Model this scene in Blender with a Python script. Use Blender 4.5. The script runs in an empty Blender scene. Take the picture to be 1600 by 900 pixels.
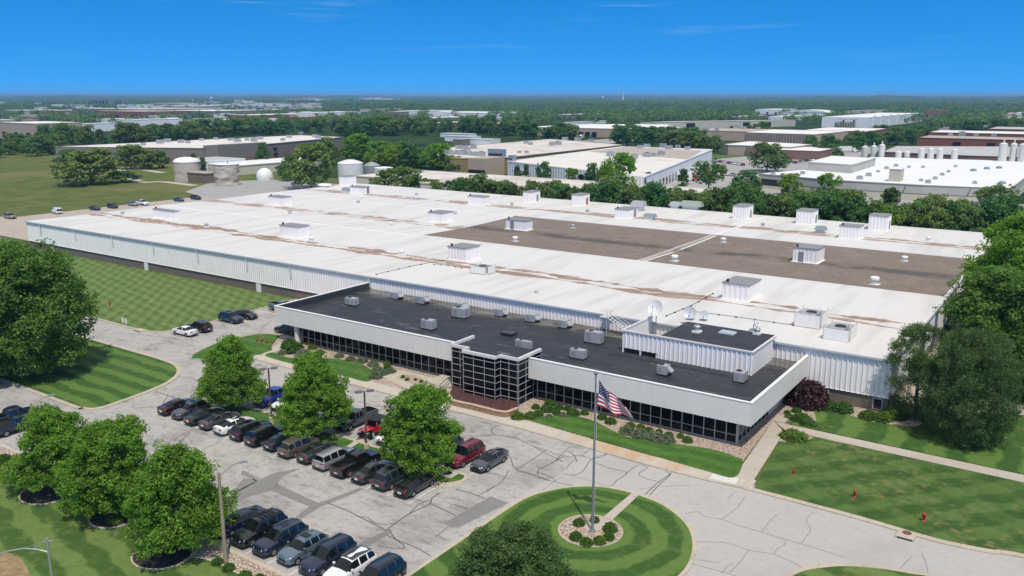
import bpy, bmesh, math, random
import numpy as np
from math import radians as R, sin, cos, pi
from mathutils import Vector, Matrix
random.seed(7); rng = np.random.default_rng(7)
sc = bpy.context.scene
C = sc.collection
# ------------------------------------------------------------------ camera model (30 mm lens, 37.5 m above the ground)
F = 1332.; YH = 149.; CAMH = 37.5
PITCH = math.atan((450-YH)/F); PSI = math.atan2(940, F/cos(PITCH))
def G(x, y, z=0.):
    """point of the place at height z seen at photo coordinates x, y"""
    cx = (x-800)/F; cy = (450-y)/F
    d = (cx, cos(PITCH)+cy*sin(PITCH), -sin(PITCH)+cy*cos(PITCH))
    c, s = cos(PSI), sin(PSI)
    t = (z-CAMH)/d[2]
    return Vector(((d[0]*c-d[1]*s)*t, (d[0]*s+d[1]*c)*t, z))
def PJ(p):
    c, s = cos(PSI), sin(PSI); X, Y, Z = p[0], p[1], p[2]-CAMH
    a = X*c+Y*s; b = -X*s+Y*c
    dep = b*cos(PITCH)-Z*sin(PITCH); u = b*sin(PITCH)+Z*cos(PITCH)
    return 800+F*a/dep, 450-F*u/dep
def solve(fn, lo, hi):
    s = fn(lo) > 0
    for _ in range(50):
        m = (lo+hi)/2
        if (fn(m) > 0) == s: lo = m
        else: hi = m
    return (lo+hi)/2
def topz(p, ty, z0=-1): return solve(lambda z: PJ((p[0], p[1], z))[1]-ty, z0, 90)
def PP(pts, z=0.): return [tuple(G(x, y, z)[:2]) for x, y in pts]
def smooth(pts, n=4, closed=False):
    """Catmull-Rom through 2-D points"""
    m = len(pts); out = []
    rngi = range(m if closed else m-1)
    for i in rngi:
        if closed: p0, p1, p2, p3 = pts[(i-1) % m], pts[i], pts[(i+1) % m], pts[(i+2) % m]
        else: p0, p1, p2, p3 = pts[max(i-1, 0)], pts[i], pts[i+1], pts[min(i+2, m-1)]
        for k in range(n):
            t = k/n
            out.append(tuple(.5*((2*b)+(-a+c)*t+(2*a-5*b+4*c-d)*t*t+(-a+3*b-3*c+d)*t**3) for a, b, c, d in zip(p0, p1, p2, p3)))
    if not closed: out.append(tuple(pts[-1]))
    return out
# ------------------------------------------------------------------ materials
def newmat(name):
    m = bpy.data.materials.new(name); m.use_nodes = True
    nt = m.node_tree; b = nt.nodes['Principled BSDF']
    return m, nt, b
def N(nt, typ, **kw):
    n = nt.nodes.new(typ)
    for k, v in kw.items():
        if k.startswith('i_'):
            key = k[2:]; key = int(key) if key.isdigit() else key.replace('_', ' ')
            n.inputs[key].default_value = v
        else: setattr(n, k, v)
    return n
def L(nt, a, b): nt.links.new(a, b)
def rgb(c): return (c[0], c[1], c[2], 1)
def simple(name, col, rough=.6, metal=0., var=.0, scale=1., coat=0., spec=.5, bump=0., coord='pos'):
    m, nt, b = newmat(name)
    b.inputs['Base Color'].default_value = rgb(col); b.inputs['Roughness'].default_value = rough
    b.inputs['Metallic'].default_value = metal; b.inputs['Coat Weight'].default_value = coat
    b.inputs['Specular IOR Level'].default_value = spec
    if var or bump:
        g = N(nt, 'ShaderNodeNewGeometry')
        nz = N(nt, 'ShaderNodeTexNoise', i_Scale=scale, i_Detail=5., i_Roughness=.6); L(nt, g.outputs['Position'], nz.inputs['Vector'])
        if var:
            mr = N(nt, 'ShaderNodeMapRange', i_1=.3, i_2=.7, i_3=1-var, i_4=1+var); L(nt, nz.outputs['Fac'], mr.inputs[0])
            mx = N(nt, 'ShaderNodeMix', data_type='RGBA', blend_type='MULTIPLY'); mx.inputs[0].default_value = 1
            mx.inputs[6].default_value = rgb(col); L(nt, mr.outputs[0], mx.inputs[7]); L(nt, mx.outputs[2], b.inputs['Base Color'])
        if bump:
            bp = N(nt, 'ShaderNodeBump', i_Strength=bump, i_Distance=.1); L(nt, nz.outputs['Fac'], bp.inputs['Height']); L(nt, bp.outputs[0], b.inputs['Normal'])
    return m
def vmath(nt, op, a, b=None, **kw):
    n = N(nt, 'ShaderNodeMath', operation=op)
    for i, v in enumerate((a, b)):
        if v is None: continue
        if isinstance(v, (int, float)): n.inputs[i].default_value = v
        else: L(nt, v, n.inputs[i])
    return n.outputs[0]
def mixc(nt, f, a, b, mode='MIX'):
    n = N(nt, 'ShaderNodeMix', data_type='RGBA', blend_type=mode)
    if isinstance(f, (int, float)): n.inputs[0].default_value = f
    else: L(nt, f, n.inputs[0])
    for s, v in ((6, a), (7, b)):
        if isinstance(v, tuple): n.inputs[s].default_value = rgb(v)
        else: L(nt, v, n.inputs[s])
    return n.outputs[2]
def noise(nt, vec, scale, detail=4., rough=.55, dist=0.):
    n = N(nt, 'ShaderNodeTexNoise', i_Scale=scale, i_Detail=detail, i_Roughness=rough, i_Distortion=dist)
    L(nt, vec, n.inputs['Vector']); return n.outputs['Fac']
def ramp(nt, f, a, b, lo=0., hi=1.):
    n = N(nt, 'ShaderNodeMapRange', interpolation_type='SMOOTHSTEP', i_1=a, i_2=b, i_3=lo, i_4=hi); L(nt, f, n.inputs[0]); return n.outputs[0]
def pos(nt): return N(nt, 'ShaderNodeNewGeometry').outputs['Position']
def mapping(nt, vec, rot=0., scale=(1, 1, 1), loc=(0, 0, 0)):
    n = N(nt, 'ShaderNodeMapping'); n.inputs['Rotation'].default_value = (0, 0, rot); n.inputs['Scale'].default_value = scale; n.inputs['Location'].default_value = loc
    L(nt, vec, n.inputs['Vector']); return n.outputs[0]
def sepx(nt, vec):
    n = N(nt, 'ShaderNodeSeparateXYZ'); L(nt, vec, n.inputs[0]); return n.outputs
def bumpto(nt, b, h, strength=.3, dist=.05):
    bp = N(nt, 'ShaderNodeBump', i_Strength=strength, i_Distance=dist); L(nt, h, bp.inputs['Height']); L(nt, bp.outputs[0], b.inputs['Normal'])

def lawn_mat(name, stripes, light=(.100, .172, .036), dark=(.036, .088, .015), worn=(.155, .155, .06), wornamt=.25, ring=None, amp=.30):
    """mown grass: stripes = [(angle deg, period m, weight)], ring = (cx, cy, period) for circular passes"""
    m, nt, b = newmat(name); p = pos(nt)
    acc = None
    for ang, per, w in stripes:
        wob = mapping(nt, p, R(ang))
        x = sepx(nt, wob)[0]
        nz = noise(nt, p, .22, 3.); x = vmath(nt, 'ADD', x, vmath(nt, 'MULTIPLY', nz, per*.75))
        s = vmath(nt, 'SINE', vmath(nt, 'MULTIPLY', x, 2*pi/per))
        s = vmath(nt, 'MULTIPLY', ramp(nt, s, -.45, .45, -1, 1), w)
        acc = s if acc is None else vmath(nt, 'ADD', acc, s)
    if acc is None and not ring: acc = 0.
    if ring:
        d = N(nt, 'ShaderNodeVectorMath', operation='DISTANCE'); L(nt, p, d.inputs[0]); d.inputs[1].default_value = (ring[0], ring[1], .12)
        x = vmath(nt, 'ADD', d.outputs['Value'], vmath(nt, 'MULTIPLY', noise(nt, p, .25, 2.), 1.4))
        s = vmath(nt, 'SINE', vmath(nt, 'MULTIPLY', x, 2*pi/ring[2]))
        acc = ramp(nt, s, -.6, .6, -.8, .8)
    n1 = noise(nt, p, .9, 6., .7); n2 = noise(nt, p, .06, 3.); n3 = noise(nt, p, 4., 5., .85)
    f = vmath(nt, 'ADD', vmath(nt, 'MULTIPLY', acc, amp), .5)
    f = vmath(nt, 'ADD', f, vmath(nt, 'MULTIPLY', vmath(nt, 'SUBTRACT', n1, .5), 1.5))
    f = vmath(nt, 'ADD', f, vmath(nt, 'MULTIPLY', vmath(nt, 'SUBTRACT', n3, .5), 1.0))
    c = mixc(nt, ramp(nt, f, 0, 1), dark, light)
    w = vmath(nt, 'MULTIPLY', ramp(nt, vmath(nt, 'MULTIPLY', n1, vmath(nt, 'ADD', n2, .45)), .5, .72), wornamt*2)
    c = mixc(nt, w, c, worn)
    L(nt, c, b.inputs['Base Color']); b.inputs['Roughness'].default_value = .85; b.inputs['Specular IOR Level'].default_value = .2
    bumpto(nt, b, n3, .6, .06)
    return m
def paving_mat(name, base, darkc, patch=.5, fine=.10, streak=None, joints=None, rust=None):
    m, nt, b = newmat(name); p = pos(nt)
    n1 = noise(nt, p, .14, 5., .6); n2 = noise(nt, p, 1.3, 8., .75); n3 = noise(nt, p, 9., 4., .8)
    c = mixc(nt, vmath(nt, 'MULTIPLY', ramp(nt, n1, .45, .72), patch), base, darkc)
    c = mixc(nt, vmath(nt, 'MULTIPLY', ramp(nt, n2, .47, .68), patch), c, darkc)
    mul = ramp(nt, n3, .2, .8, 1-fine*1.6, 1+fine*1.6)
    c = mixc(nt, 1., c, mul, 'MULTIPLY')
    if streak:
        v = mapping(nt, p, 0, streak); s = noise(nt, v, 1., 6., .7)
        c = mixc(nt, vmath(nt, 'MULTIPLY', vmath(nt, 'MULTIPLY', ramp(nt, s, .50, .66), ramp(nt, n1, .42, .6, .15, 1)), .7), c, tuple(x*.5 for x in darkc))
    if joints:
        for ax, per in joints:
            x = sepx(nt, p)[ax]; fr = vmath(nt, 'FRACT', vmath(nt, 'DIVIDE', x, per))
            ln = vmath(nt, 'LESS_THAN', fr, .035/per*1.6)
            c = mixc(nt, vmath(nt, 'MULTIPLY', ln, .5), c, tuple(x*.4 for x in darkc))
    if rust:
        nn = noise(nt, mapping(nt, p, 0, (.5, .2, 1)), 1., 4.)
        X = sepx(nt, p)[0]
        band = vmath(nt, 'MULTIPLY', ramp(nt, X, rust[0], rust[0]+4), ramp(nt, X, rust[1]-4, rust[1], 1, 0))
        c = mixc(nt, vmath(nt, 'MULTIPLY', vmath(nt, 'MULTIPLY', band, ramp(nt, nn, .35, .65)), .6), c, (.45, .25, .11))
    L(nt, c, b.inputs['Base Color']); b.inputs['Roughness'].default_value = .88
    bumpto(nt, b, n3, .25, .02)
    return m
M = {}
M['conc'] = paving_mat('pale_concrete', (.46, .415, .35), (.36, .32, .26), .6, .06, joints=[(0, 3.0)])
M['conc2'] = paving_mat('walk_concrete', (.44, .39, .33), (.36, .31, .25), .6, .06, joints=[(1, 1.8)])
M['walkrust'] = paving_mat('sidewalk_concrete', (.47, .43, .37), (.38, .33, .27), .6, .06, joints=[(0, 3.6)], rust=(-47, -28))
M['lot'] = paving_mat('weathered_lot', (.385, .365, .345), (.225, .215, .21), .8, .13, streak=(.3, 1.1, 1))
M['roadc'] = paving_mat('driveway_concrete', (.41, .385, .365), (.33, .31, .295), .6, .06)
M['patch'] = paving_mat('asphalt_patch', (.205, .20, .195), (.16, .155, .155), .6, .10)
M['seal'] = simple('crack_sealant', (.105, .10, .10), .75)
M['hair'] = simple('hairline_crack', (.19, .175, .16), .9)
M['paint'] = simple('worn_line_paint', (.64, .63, .61), .8, var=.22, scale=2.)
M['kerb'] = paving_mat('kerb_concrete', (.46, .40, .32), (.34, .29, .22), .7, .08, joints=[(0, 3.0)])
def rock_mat(name, a, bcol, c3, scale=4.):
    m, nt, b = newmat(name); p = pos(nt)
    v = N(nt, 'ShaderNodeTexVoronoi', i_Scale=scale); L(nt, p, v.inputs['Vector'])
    r = sepx(nt, v.outputs['Color'])
    c = mixc(nt, r[0], a, bcol); c = mixc(nt, vmath(nt, 'GREATER_THAN', r[1], .72), c, c3)
    c = mixc(nt, ramp(nt, v.outputs['Distance'], .3, .8), c, tuple(x*.5 for x in bcol))
    L(nt, c, b.inputs['Base Color']); b.inputs['Roughness'].default_value = .9
    inv = vmath(nt, 'SUBTRACT', 1., v.outputs['Distance']); bumpto(nt, b, inv, 1., .12)
    return m
M['rock'] = rock_mat('river_rock', (.56, .45, .36), (.43, .31, .24), (.60, .54, .48), 5.5)
M['mulch'] = rock_mat('dark_mulch', (.04, .034, .032), (.02, .018, .018), (.075, .065, .06), 5.)
M['redmulch'] = rock_mat('red_mulch', (.11, .042, .038), (.06, .026, .025), (.16, .06, .05), 6.)
# ------------------------------------------------------------------ mesh builder
class MB:
    def __init__(s): s.v = []; s.f = []; s.m = []; s.sm = []
    def add(s, vs, fs, mi=0, smooth=False):
        o = len(s.v); s.v.extend(tuple(map(float, p)) for p in vs)
        for f in fs: s.f.append(tuple(i+o for i in f)); s.m.append(mi); s.sm.append(smooth)
        return s
    def box(s, x0, x1, y0, y1, z0, z1, mi=0, skip=()):
        v = [(x0,y0,z0),(x1,y0,z0),(x1,y1,z0),(x0,y1,z0),(x0,y0,z1),(x1,y0,z1),(x1,y1,z1),(x0,y1,z1)]
        fs = dict(b=(0,3,2,1), t=(4,5,6,7), f=(0,1,5,4), r=(1,2,6,5), k=(2,3,7,6), l=(3,0,4,7))
        return s.add(v, [q for k, q in fs.items() if k not in skip], mi)
    def obox(s, c, ux, uy, hx, hy, z0, z1, mi=0):
        """box with horizontal axes ux, uy (unit) and half sizes"""
        P = []
        for z in (z0, z1):
            for a, b in ((-1,-1),(1,-1),(1,1),(-1,1)):
                P.append((c[0]+ux[0]*a*hx+uy[0]*b*hy, c[1]+ux[1]*a*hx+uy[1]*b*hy, z))
        return s.add(P, [(0,3,2,1),(4,5,6,7),(0,1,5,4),(1,2,6,5),(2,3,7,6),(3,0,4,7)], mi)
    def prism(s, poly, z0, z1, mi=0, mside=None, bottom=False):
        a = sum(poly[i][0]*poly[(i+1) % len(poly)][1]-poly[(i+1) % len(poly)][0]*poly[i][1] for i in range(len(poly)))
        if a < 0: poly = poly[::-1]
        n = len(poly)
        s.add([(x, y, z1) for x, y in poly], [tuple(range(n))], mi)
        if z0 is not None:
            s.add([(x, y, z0) for x, y in poly]+[(x, y, z1) for x, y in poly], [(i, (i+1) % n, n+(i+1) % n, n+i) for i in range(n)], mi if mside is None else mside)
        return s
    def ribbon(s, line, w, z0, z1, mi=0, closed=False):
        """strip of width w centred on a 2-D polyline, with upright sides when z0 is given"""
        n = len(line); Lf = []; Rt = []
        for i in range(n):
            a = line[(i-1) % n] if closed or i > 0 else line[i]; b = line[(i+1) % n] if closed or i < n-1 else line[i]
            d = Vector((b[0]-a[0], b[1]-a[1])); d = d.normalized() if d.length > 1e-6 else Vector((1, 0))
            nn = Vector((-d.y, d.x))*w/2
            Lf.append((line[i][0]+nn.x, line[i][1]+nn.y)); Rt.append((line[i][0]-nn.x, line[i][1]-nn.y))
        rg = range(n if closed else n-1)
        V = [(x, y, z1) for x, y in Lf]+[(x, y, z1) for x, y in Rt]
        s.add(V, [(n+i, n+(i+1) % n, (i+1) % n, i) for i in rg], mi)
        if z0 is not None:
            for side, flip in ((Lf, 0), (Rt, 1)):
                V = [(x, y, z0) for x, y in side]+[(x, y, z1) for x, y in side]
                s.add(V, [((i+1) % n, i, n+i, n+(i+1) % n) if not flip else (i, (i+1) % n, n+(i+1) % n, n+i) for i in rg], mi)
            if not closed:
                for i in (0, n-1):
                    s.add([(*Rt[i], z0), (*Lf[i], z0), (*Lf[i], z1), (*Rt[i], z1)], [(0, 1, 2, 3) if i else (3, 2, 1, 0)], mi)
        return s
    def cyl(s, c, r0, z0, z1, r1=None, n=16, mi=0, cap=True, smooth=True):
        r1 = r0 if r1 is None else r1
        V = [(c[0]+r0*cos(2*pi*i/n), c[1]+r0*sin(2*pi*i/n), z0) for i in range(n)]+[(c[0]+r1*cos(2*pi*i/n), c[1]+r1*sin(2*pi*i/n), z1) for i in range(n)]
        s.add(V, [(i, (i+1) % n, n+(i+1) % n, n+i) for i in range(n)], mi, smooth)
        if cap: s.add(V[n:], [tuple(range(n))], mi); s.add(V[:n], [tuple(range(n))[::-1]], mi)
        return s
    def lathe(s, c, prof, n=16, mi=0, smooth=True):
        """prof = [(r, z)...] from bottom to top"""
        V = []; k = len(prof)
        for r, z in prof:
            for i in range(n): V.append((c[0]+r*cos(2*pi*i/n), c[1]+r*sin(2*pi*i/n), c[2]+z if len(c) > 2 else z))
        Fq = [(j*n+i, j*n+(i+1) % n, (j+1)*n+(i+1) % n, (j+1)*n+i) for j in range(k-1) for i in range(n)]
        s.add(V, Fq, mi, smooth)
        s.add(V[-n:], [tuple(range(n))], mi)
        return s
    def tube(s, pts, r, n=8, mi=0, smooth=True):
        """tube through 3-D points; r a number or one per point"""
        pts = [Vector(p) for p in pts]; rr = [r]*len(pts) if isinstance(r, (int, float)) else r
        V = []
        for i, p in enumerate(pts):
            d = (pts[min(i+1, len(pts)-1)]-pts[max(i-1, 0)]).normalized()
            a = d.cross(Vector((0, 0, 1)) if abs(d.z) < .95 else Vector((1, 0, 0))).normalized(); b = d.cross(a)
            for k in range(n):
                t = 2*pi*k/n; V.append(p+a*cos(t)*rr[i]+b*sin(t)*rr[i])
        Fq = [(i*n+(k+1) % n, i*n+k, (i+1)*n+k, (i+1)*n+(k+1) % n) for i in range(len(pts)-1) for k in range(n)]
        s.add(V, Fq, mi, smooth); s.add(V[-n:], [tuple(range(n))[::-1]], mi); s.add(V[:n], [tuple(range(n))], mi)
        return s
    def quad(s, a, b, c, d, mi=0): return s.add([a, b, c, d], [(0, 1, 2, 3)], mi)
    def build(s, name, mats, parent=None, loc=None, sharp=None):
        me = bpy.data.meshes.new(name)
        V = s.v
        if parent is not None and loc is None:
            o = parent
            off = Vector((0, 0, 0))
            while o is not None: off += o.location; o = o.parent
            V = [(x-off.x, y-off.y, z-off.z) for x, y, z in s.v]
        me.from_pydata(V, [], s.f)
        for mm in (mats if isinstance(mats, (list, tuple)) else [mats]): me.materials.append(mm)
        me.polygons.foreach_set('material_index', s.m); me.polygons.foreach_set('use_smooth', s.sm)
        if sharp: me.set_sharp_from_angle(angle=R(sharp))
        me.update()
        ob = bpy.data.objects.new(name, me); C.objects.link(ob)
        if parent is not None: ob.parent = parent
        return ob
def tag(o, label, cat, group=None):
    o['label'] = label; o['category'] = cat
    if group: o['group'] = group
    return o
def thing(name, label, cat, loc=(0, 0, 0), rz=0., group=None):
    o = bpy.data.objects.new(name, None); C.objects.link(o); o.empty_display_size = .3
    o.location = loc; o.rotation_euler = (0, 0, rz); tag(o, label, cat, group); return o
def struct(name, mb, mats, kind='structure'):
    o = mb.build(name, mats); o['kind'] = kind; return o
KIDS = {}
def kids(o): return [c for c in C.objects if c.parent == o]
def dup(root, loc, rz=0., scale=None, label=None, group=None, name=None):
    """copy of a thing with its parts and sub-parts"""
    def cp(o, par):
        c = o.copy(); C.objects.link(c)
        if par is not None: c.parent = par
        for ch in o.children: cp(ch, c)
        return c
    c = cp(root, None); c.location = loc; c.rotation_euler = (0, 0, rz)
    if scale: c.scale = scale if isinstance(scale, tuple) else (scale,)*3
    if label: c['label'] = label
    if group: c['group'] = group
    return c
def corrug(mb, x0, x1, yf, z0, z1, pitch=.6, depth=.09, axis='x', out=-1, mi=0):
    """upright ribbed sheet: axis the direction it runs along, out the sign of its outward normal on the other axis"""
    n = max(1, int(round((x1-x0)/pitch))); p = (x1-x0)/n; L_ = []
    for i in range(n):
        a = x0+i*p
        L_ += [(a, 0), (a+p*.55, 0), (a+p*.68, 1), (a+p*.87, 1)]
    L_.append((x1, 0)); V = []
    for z in (z0, z1):
        for u, d in L_:
            w = yf+out*depth*d
            V.append((u, w, z) if axis == 'x' else (w, u, z))
    k = len(L_); flip = (axis == 'x') != (out < 0)
    mb.add(V, [(i, i+1, k+i+1, k+i) if not flip else (i+1, i, k+i, k+i+1) for i in range(k-1)], mi)
# ------------------------------------------------------------------ ground, paving, lawns
def field_mat():
    m, nt, b = newmat('open_ground'); p = pos(nt)
    n1 = noise(nt, p, .02, 5., .6); n2 = noise(nt, p, .12, 6., .7); n3 = noise(nt, p, 1.2, 4., .8)
    c = mixc(nt, ramp(nt, n2, .35, .65), (.085, .115, .028), (.145, .165, .052))
    c = mixc(nt, vmath(nt, 'MULTIPLY', ramp(nt, n1, .48, .66), .8), c, (.20, .18, .075))
    c = mixc(nt, ramp(nt, n3, .3, .75, 0, .55), c, (.05, .075, .02))
    L(nt, c, b.inputs['Base Color']); b.inputs['Roughness'].default_value = .9; b.inputs['Specular IOR Level'].default_value = .1
    bumpto(nt, b, n3, .8, .3); return m
M['field'] = field_mat()
def far_mat():
    m, nt, b = newmat('far_ground'); p = pos(nt)
    n1 = noise(nt, p, .004, 6., .65); n2 = noise(nt, p, .03, 5., .7)
    c = mixc(nt, ramp(nt, n2, .35, .65), (.018, .04, .012), (.04, .07, .022))
    c = mixc(nt, vmath(nt, 'MULTIPLY', ramp(nt, n1, .56, .7), .5), c, (.11, .125, .06))
    L(nt, c, b.inputs['Base Color']); b.inputs['Roughness'].default_value = .95; b.inputs['Specular IOR Level'].default_value = .05
    return m
M['farground'] = far_mat()
g = MB(); g.quad((-30000, -500, -.03), (30000, -500, -.03), (30000, 60000, -.03), (-30000, 60000, -.03)); struct('ground', g, M['farground'])
g = MB(); g.prism([(-700, -30), (60, -30), (60, 250), (-120, 250), (-400, 300), (-560, 300), (-700, 260)], None, 0.); struct('field', g, M['field'])
# paved lot and driveways
g = MB(); g.prism([(-175, 38), (-175, 107), (-95, 107), (-95, 77.5), (-41.5, 77.5), (-41.5, 38)], None, .02); struct('parking_lot', g, M['lot'])
g = MB(); g.prism([(-41.5, 30), (-41.5, 77.5), (80, 77.5), (80, 30)], None, .02); struct('driveway', g, M['roadc'])
# strip of driveway-coloured pavement joining the lot along the round lawn
g = MB(); g.prism(PP([(640, 905), (706, 851), (790, 790), (850, 752), (900, 735), (960, 742), (1000, 756), (985, 800), (800, 830), (680, 905)]), None, .024); struct('pavement', g, M['roadc'])
# rear service drive and yard along the left end of the warehouse
g = MB(); g.prism([(-330, 113), (-221, 113), (-221, 260), (-160, 262), (-160, 228), (-226, 216), (-226, 330), (-330, 262), (-318, 215), (-288, 215), (-281, 190), (-281, 113)], None, .01)
M['gravelroad'] = paving_mat('gravel_drive', (.40, .345, .29), (.30, .26, .22), .6, .08)
M['yard'] = paving_mat('yard_asphalt', (.33, .325, .315), (.25, .245, .24), .5, .06)
g = MB(); g.prism([(-330, 111), (-219, 111), (-219, 222), (-281, 222), (-281, 130), (-330, 122)], None, .012); struct('service_road', g, M['gravelroad'])
g = MB(); g.prism([(-300, 206), (-281, 200), (-200, 200), (-200, 240), (-262, 262), (-308, 262), (-326, 238)], None, .016); struct('yard', g, M['yard'])
g = MB(); g.ribbon(smooth(PP([(305, 290), (255, 284), (215, 283), (190, 262), (255, 270)]), 5), 4., None, .02); struct('track', g, M['conc'])
# ---- lawns: 12 cm above the paving with a concrete kerb
LAWN = {}
LAWN['nw'] = lawn_mat('checker_lawn', [(137, 2.1, .85), (102, 2.3, .85)], light=(.145, .205, .06), dark=(.062, .115, .026), worn=(.17, .17, .06), wornamt=.15, amp=.17)
LAWN['w'] = lawn_mat('striped_lawn', [(90, 2.9, 1.)], wornamt=.15, amp=.32)
LAWN['s'] = lawn_mat('rough_striped_lawn', [(99, 3.4, .9)], light=(.125, .19, .05), dark=(.046, .095, .018), worn=(.18, .19, .07), wornamt=.3, amp=.36)
LAWN['c'] = lawn_mat('round_lawn', [], wornamt=.12, ring=(-33.1, 60.4, 2.9), amp=.5)
LAWN['e'] = lawn_mat('east_lawn', [(40, 3.4, .35), (-55, 4.2, .2)], light=(.085, .145, .034), dark=(.034, .078, .015), worn=(.18, .155, .065), wornamt=.6, amp=.6)
LAWN['ee'] = lawn_mat('far_east_lawn', [(2, 4.6, .8)], wornamt=.35, amp=.42)
LAWN['f'] = lawn_mat('front_lawn', [(88, 2.6, .45)], light=(.080, .16, .030), dark=(.032, .092, .014), wornamt=.15)
def lawn(poly, key, z=.12, name='lawn', kerb=None, kw=.42, kz=.135):
    g = MB(); g.prism(poly, 0., z); struct(name, g, LAWN[key] if key in LAWN else M[key])
    if kerb:
        k = MB(); k.ribbon(kerb[0], kw, 0., kz, closed=kerb[1]); struct('kerb', k, M['kerb'])
# north-west lawn beside the warehouse
e1 = smooth([(-240, 76.3), (-180, 76.3), (-138, 76.3), (-127.5, 76.3), (-122.8, 77.4), (-121.3, 81), (-121.3, 90), (-121.8, 100), (-122, 106.9)], 5)
lawn(e1+[(-215, 106.9), (-221, 106.9), (-262, 112), (-320, 120), (-320, 76.3)], 'nw', kerb=(e1, False))
# west lawn under the big trees
e2 = smooth([(-240, 68.8), (-160, 68.8), (-118, 68.8), (-108, 68.7), (-103.6, 67.7), (-100.6, 65.3), (-98.7, 61.5), (-97.8, 56), (-97.7, 52.6), (-99.5, 51.4), (-104, 51.2), (-150, 51.2), (-200, 51.2)], 5)
lawn(e2+[(-260, 51.2), (-260, 68.8)], 'w', kerb=(e2, False), kw=.6)
# south bed and lawn below the lot
e3 = [(-190, 40.2), (-97, 40.25), (-60, 40.25), (-41.5, 40.25)]
lawn([(-190, 40.2), (-41.5, 40.25), (-41.5, 34), (-60, 34), (-190, 34)], 'rock', z=.10, name='rock_bed', kerb=(e3, False))
e3b = smooth(PP([(-90, 660), (0, 730), (60, 765), (80, 782), (104, 786), (128, 786), (190, 818), (238, 838), (262, 858), (290, 870), (330, 878), (380, 902), (440, 935)]), 5)
lawn(e3b+[(-30, 10), (-190, 0), (-190, 30)], 's', z=.125)
k = MB(); k.ribbon(e3b, .16, 0., .16); struct('bed_edging', k, M['kerb'])
g = MB(); g.prism(smooth(PP([(-10, 872), (20, 868), (40, 885), (46, 930), (-60, 930)]), 3, True), None, .131); struct('bare_soil', g, simple('dry_soil', (.25, .18, .09), .95, var=.3, scale=2., bump=.5))
# round lawn with the flagpole
e4 = smooth([(-41.6, 30), (-41.6, 50), (-41.6, 59), (-41.3, 62.8), (-40, 65.6), (-38.2, 67.6), (-35.9, 68.8), (-33.2, 69.1), (-29.8, 68.5), (-26.6, 66.3), (-24.8, 63.6), (-23.8, 60.5), (-23.7, 57.7), (-24.4, 52), (-26, 44), (-27, 30)], 6)
lawn(e4, 'c', kerb=(e4, False), kw=.36)
# lower right lawn
e5 = smooth([(-17.6, 40), (-17.3, 58), (-16.4, 63.5), (-14.6, 66.1), (-12.3, 67.8), (-8.8, 69), (-3, 69.6), (30, 69.8)], 6)
lawn(e5+[(30, 40)], 's', kerb=(e5, False))
# east lawns
e6 = [(-25., 76.2), (-21, 76.2), (-14, 76.1), (-8, 75.7), (-4, 76.2), (0, 77.2), (20, 79), (60, 80)]
e6 = smooth(e6, 4)
lawn([(-24.1, 76.7)]+[(x, y+.4) for x, y in e6[1:]]+[(60, 92.6), (-22.4, 93.1), (-24.8, 92.2), (-25.9, 91.0)], 'e')
k = MB(); k.ribbon([(x, y+.15) for x, y in e6], .62, 0., .135); struct('kerb', k, M['kerb'])
lawn([(-26.4, 95.4), (60, 94.9), (60, 150), (-17.3, 150), (-17.3, 105.4), (-26.4, 105.4)], 'ee')
g = MB(); g.ribbon(smooth([(60, 128), (10, 122), (-3, 117), (-16, 112), (-16, 135), (-12, 200)], 5), 4.2, None, .13); struct('path', g, M['gravelroad'])
# sidewalk along the drive (Y 76.6 to 78.6) with its kerb
g = MB(); g.ribbon([(-99.3, 77.75), (-52, 77.75), (-36, 77.0), (-29, 77.0), (-24.4, 77.5)], 2.0, 0., .14); struct('sidewalk', g, M['walkrust'])
k = MB(); k.ribbon([(-99.3, 76.6), (-52, 76.6), (-36, 75.85), (-29, 75.85), (-24.4, 76.35)], .3, 0., .142); struct('kerb', k, M['kerb'])
g = MB(); g.ribbon([(-28.6, 76.95), (-26.0, 77.2)], 1.5, None, .146); struct('sidewalk', g, simple('new_concrete', (.58, .56, .52), .8, var=.06, scale=2.))
g = MB(); g.prism([(-26.6, 77.9), (-24.7, 77.9), (-26.1, 92.6), (-28.2, 95.2)], 0., .143); g.prism([(-26.2, 93.2), (60, 92.7), (60, 94.7), (-27.4, 95.1), (-27.9, 94.9)], 0., .14); g.prism([(-28.3, 95.3), (-26.9, 95.2), (-26.9, 97.6), (-28.4, 97.6)], 0., .139); struct('sidewalk', g, M['conc2'])
# rock beds round the office
g = MB(); g.prism([(-104.5, 86.4), (-101, 82), (-99.2, 78.8), (-55.3, 78.8), (-55.3, 82.5), (-55.3, 86.2), (-99.4, 86.2)], 0., .10); struct('rock_bed', g, M['rock'])
g = MB(); g.prism([(-55.3, 78.8), (-26.9, 78.3), (-28.4, 97.4), (-26.9, 97.6), (-26.4, 105.4), (-29.2, 105.4), (-29.3, 86.1), (-55.3, 86.1)], 0., .10); struct('rock_bed', g, M['rock'])
g = MB(); g.prism(smooth(PP([(1268, 668), (1242, 661), (1230, 648), (1236, 632), (1262, 632), (1275, 655)]), 4, True), None, .135); g.prism(smooth(PP([(1213, 690), (1238, 680), (1268, 684), (1262, 689), (1240, 692)]), 4, True), None, .131); g.prism(smooth(PP([(1312, 641), (1322, 648), (1345, 656), (1372, 662), (1430, 668), (1430, 655), (1340, 638)]), 4, True), None, .134); struct('rock_bed', g, M['rock'])
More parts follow.
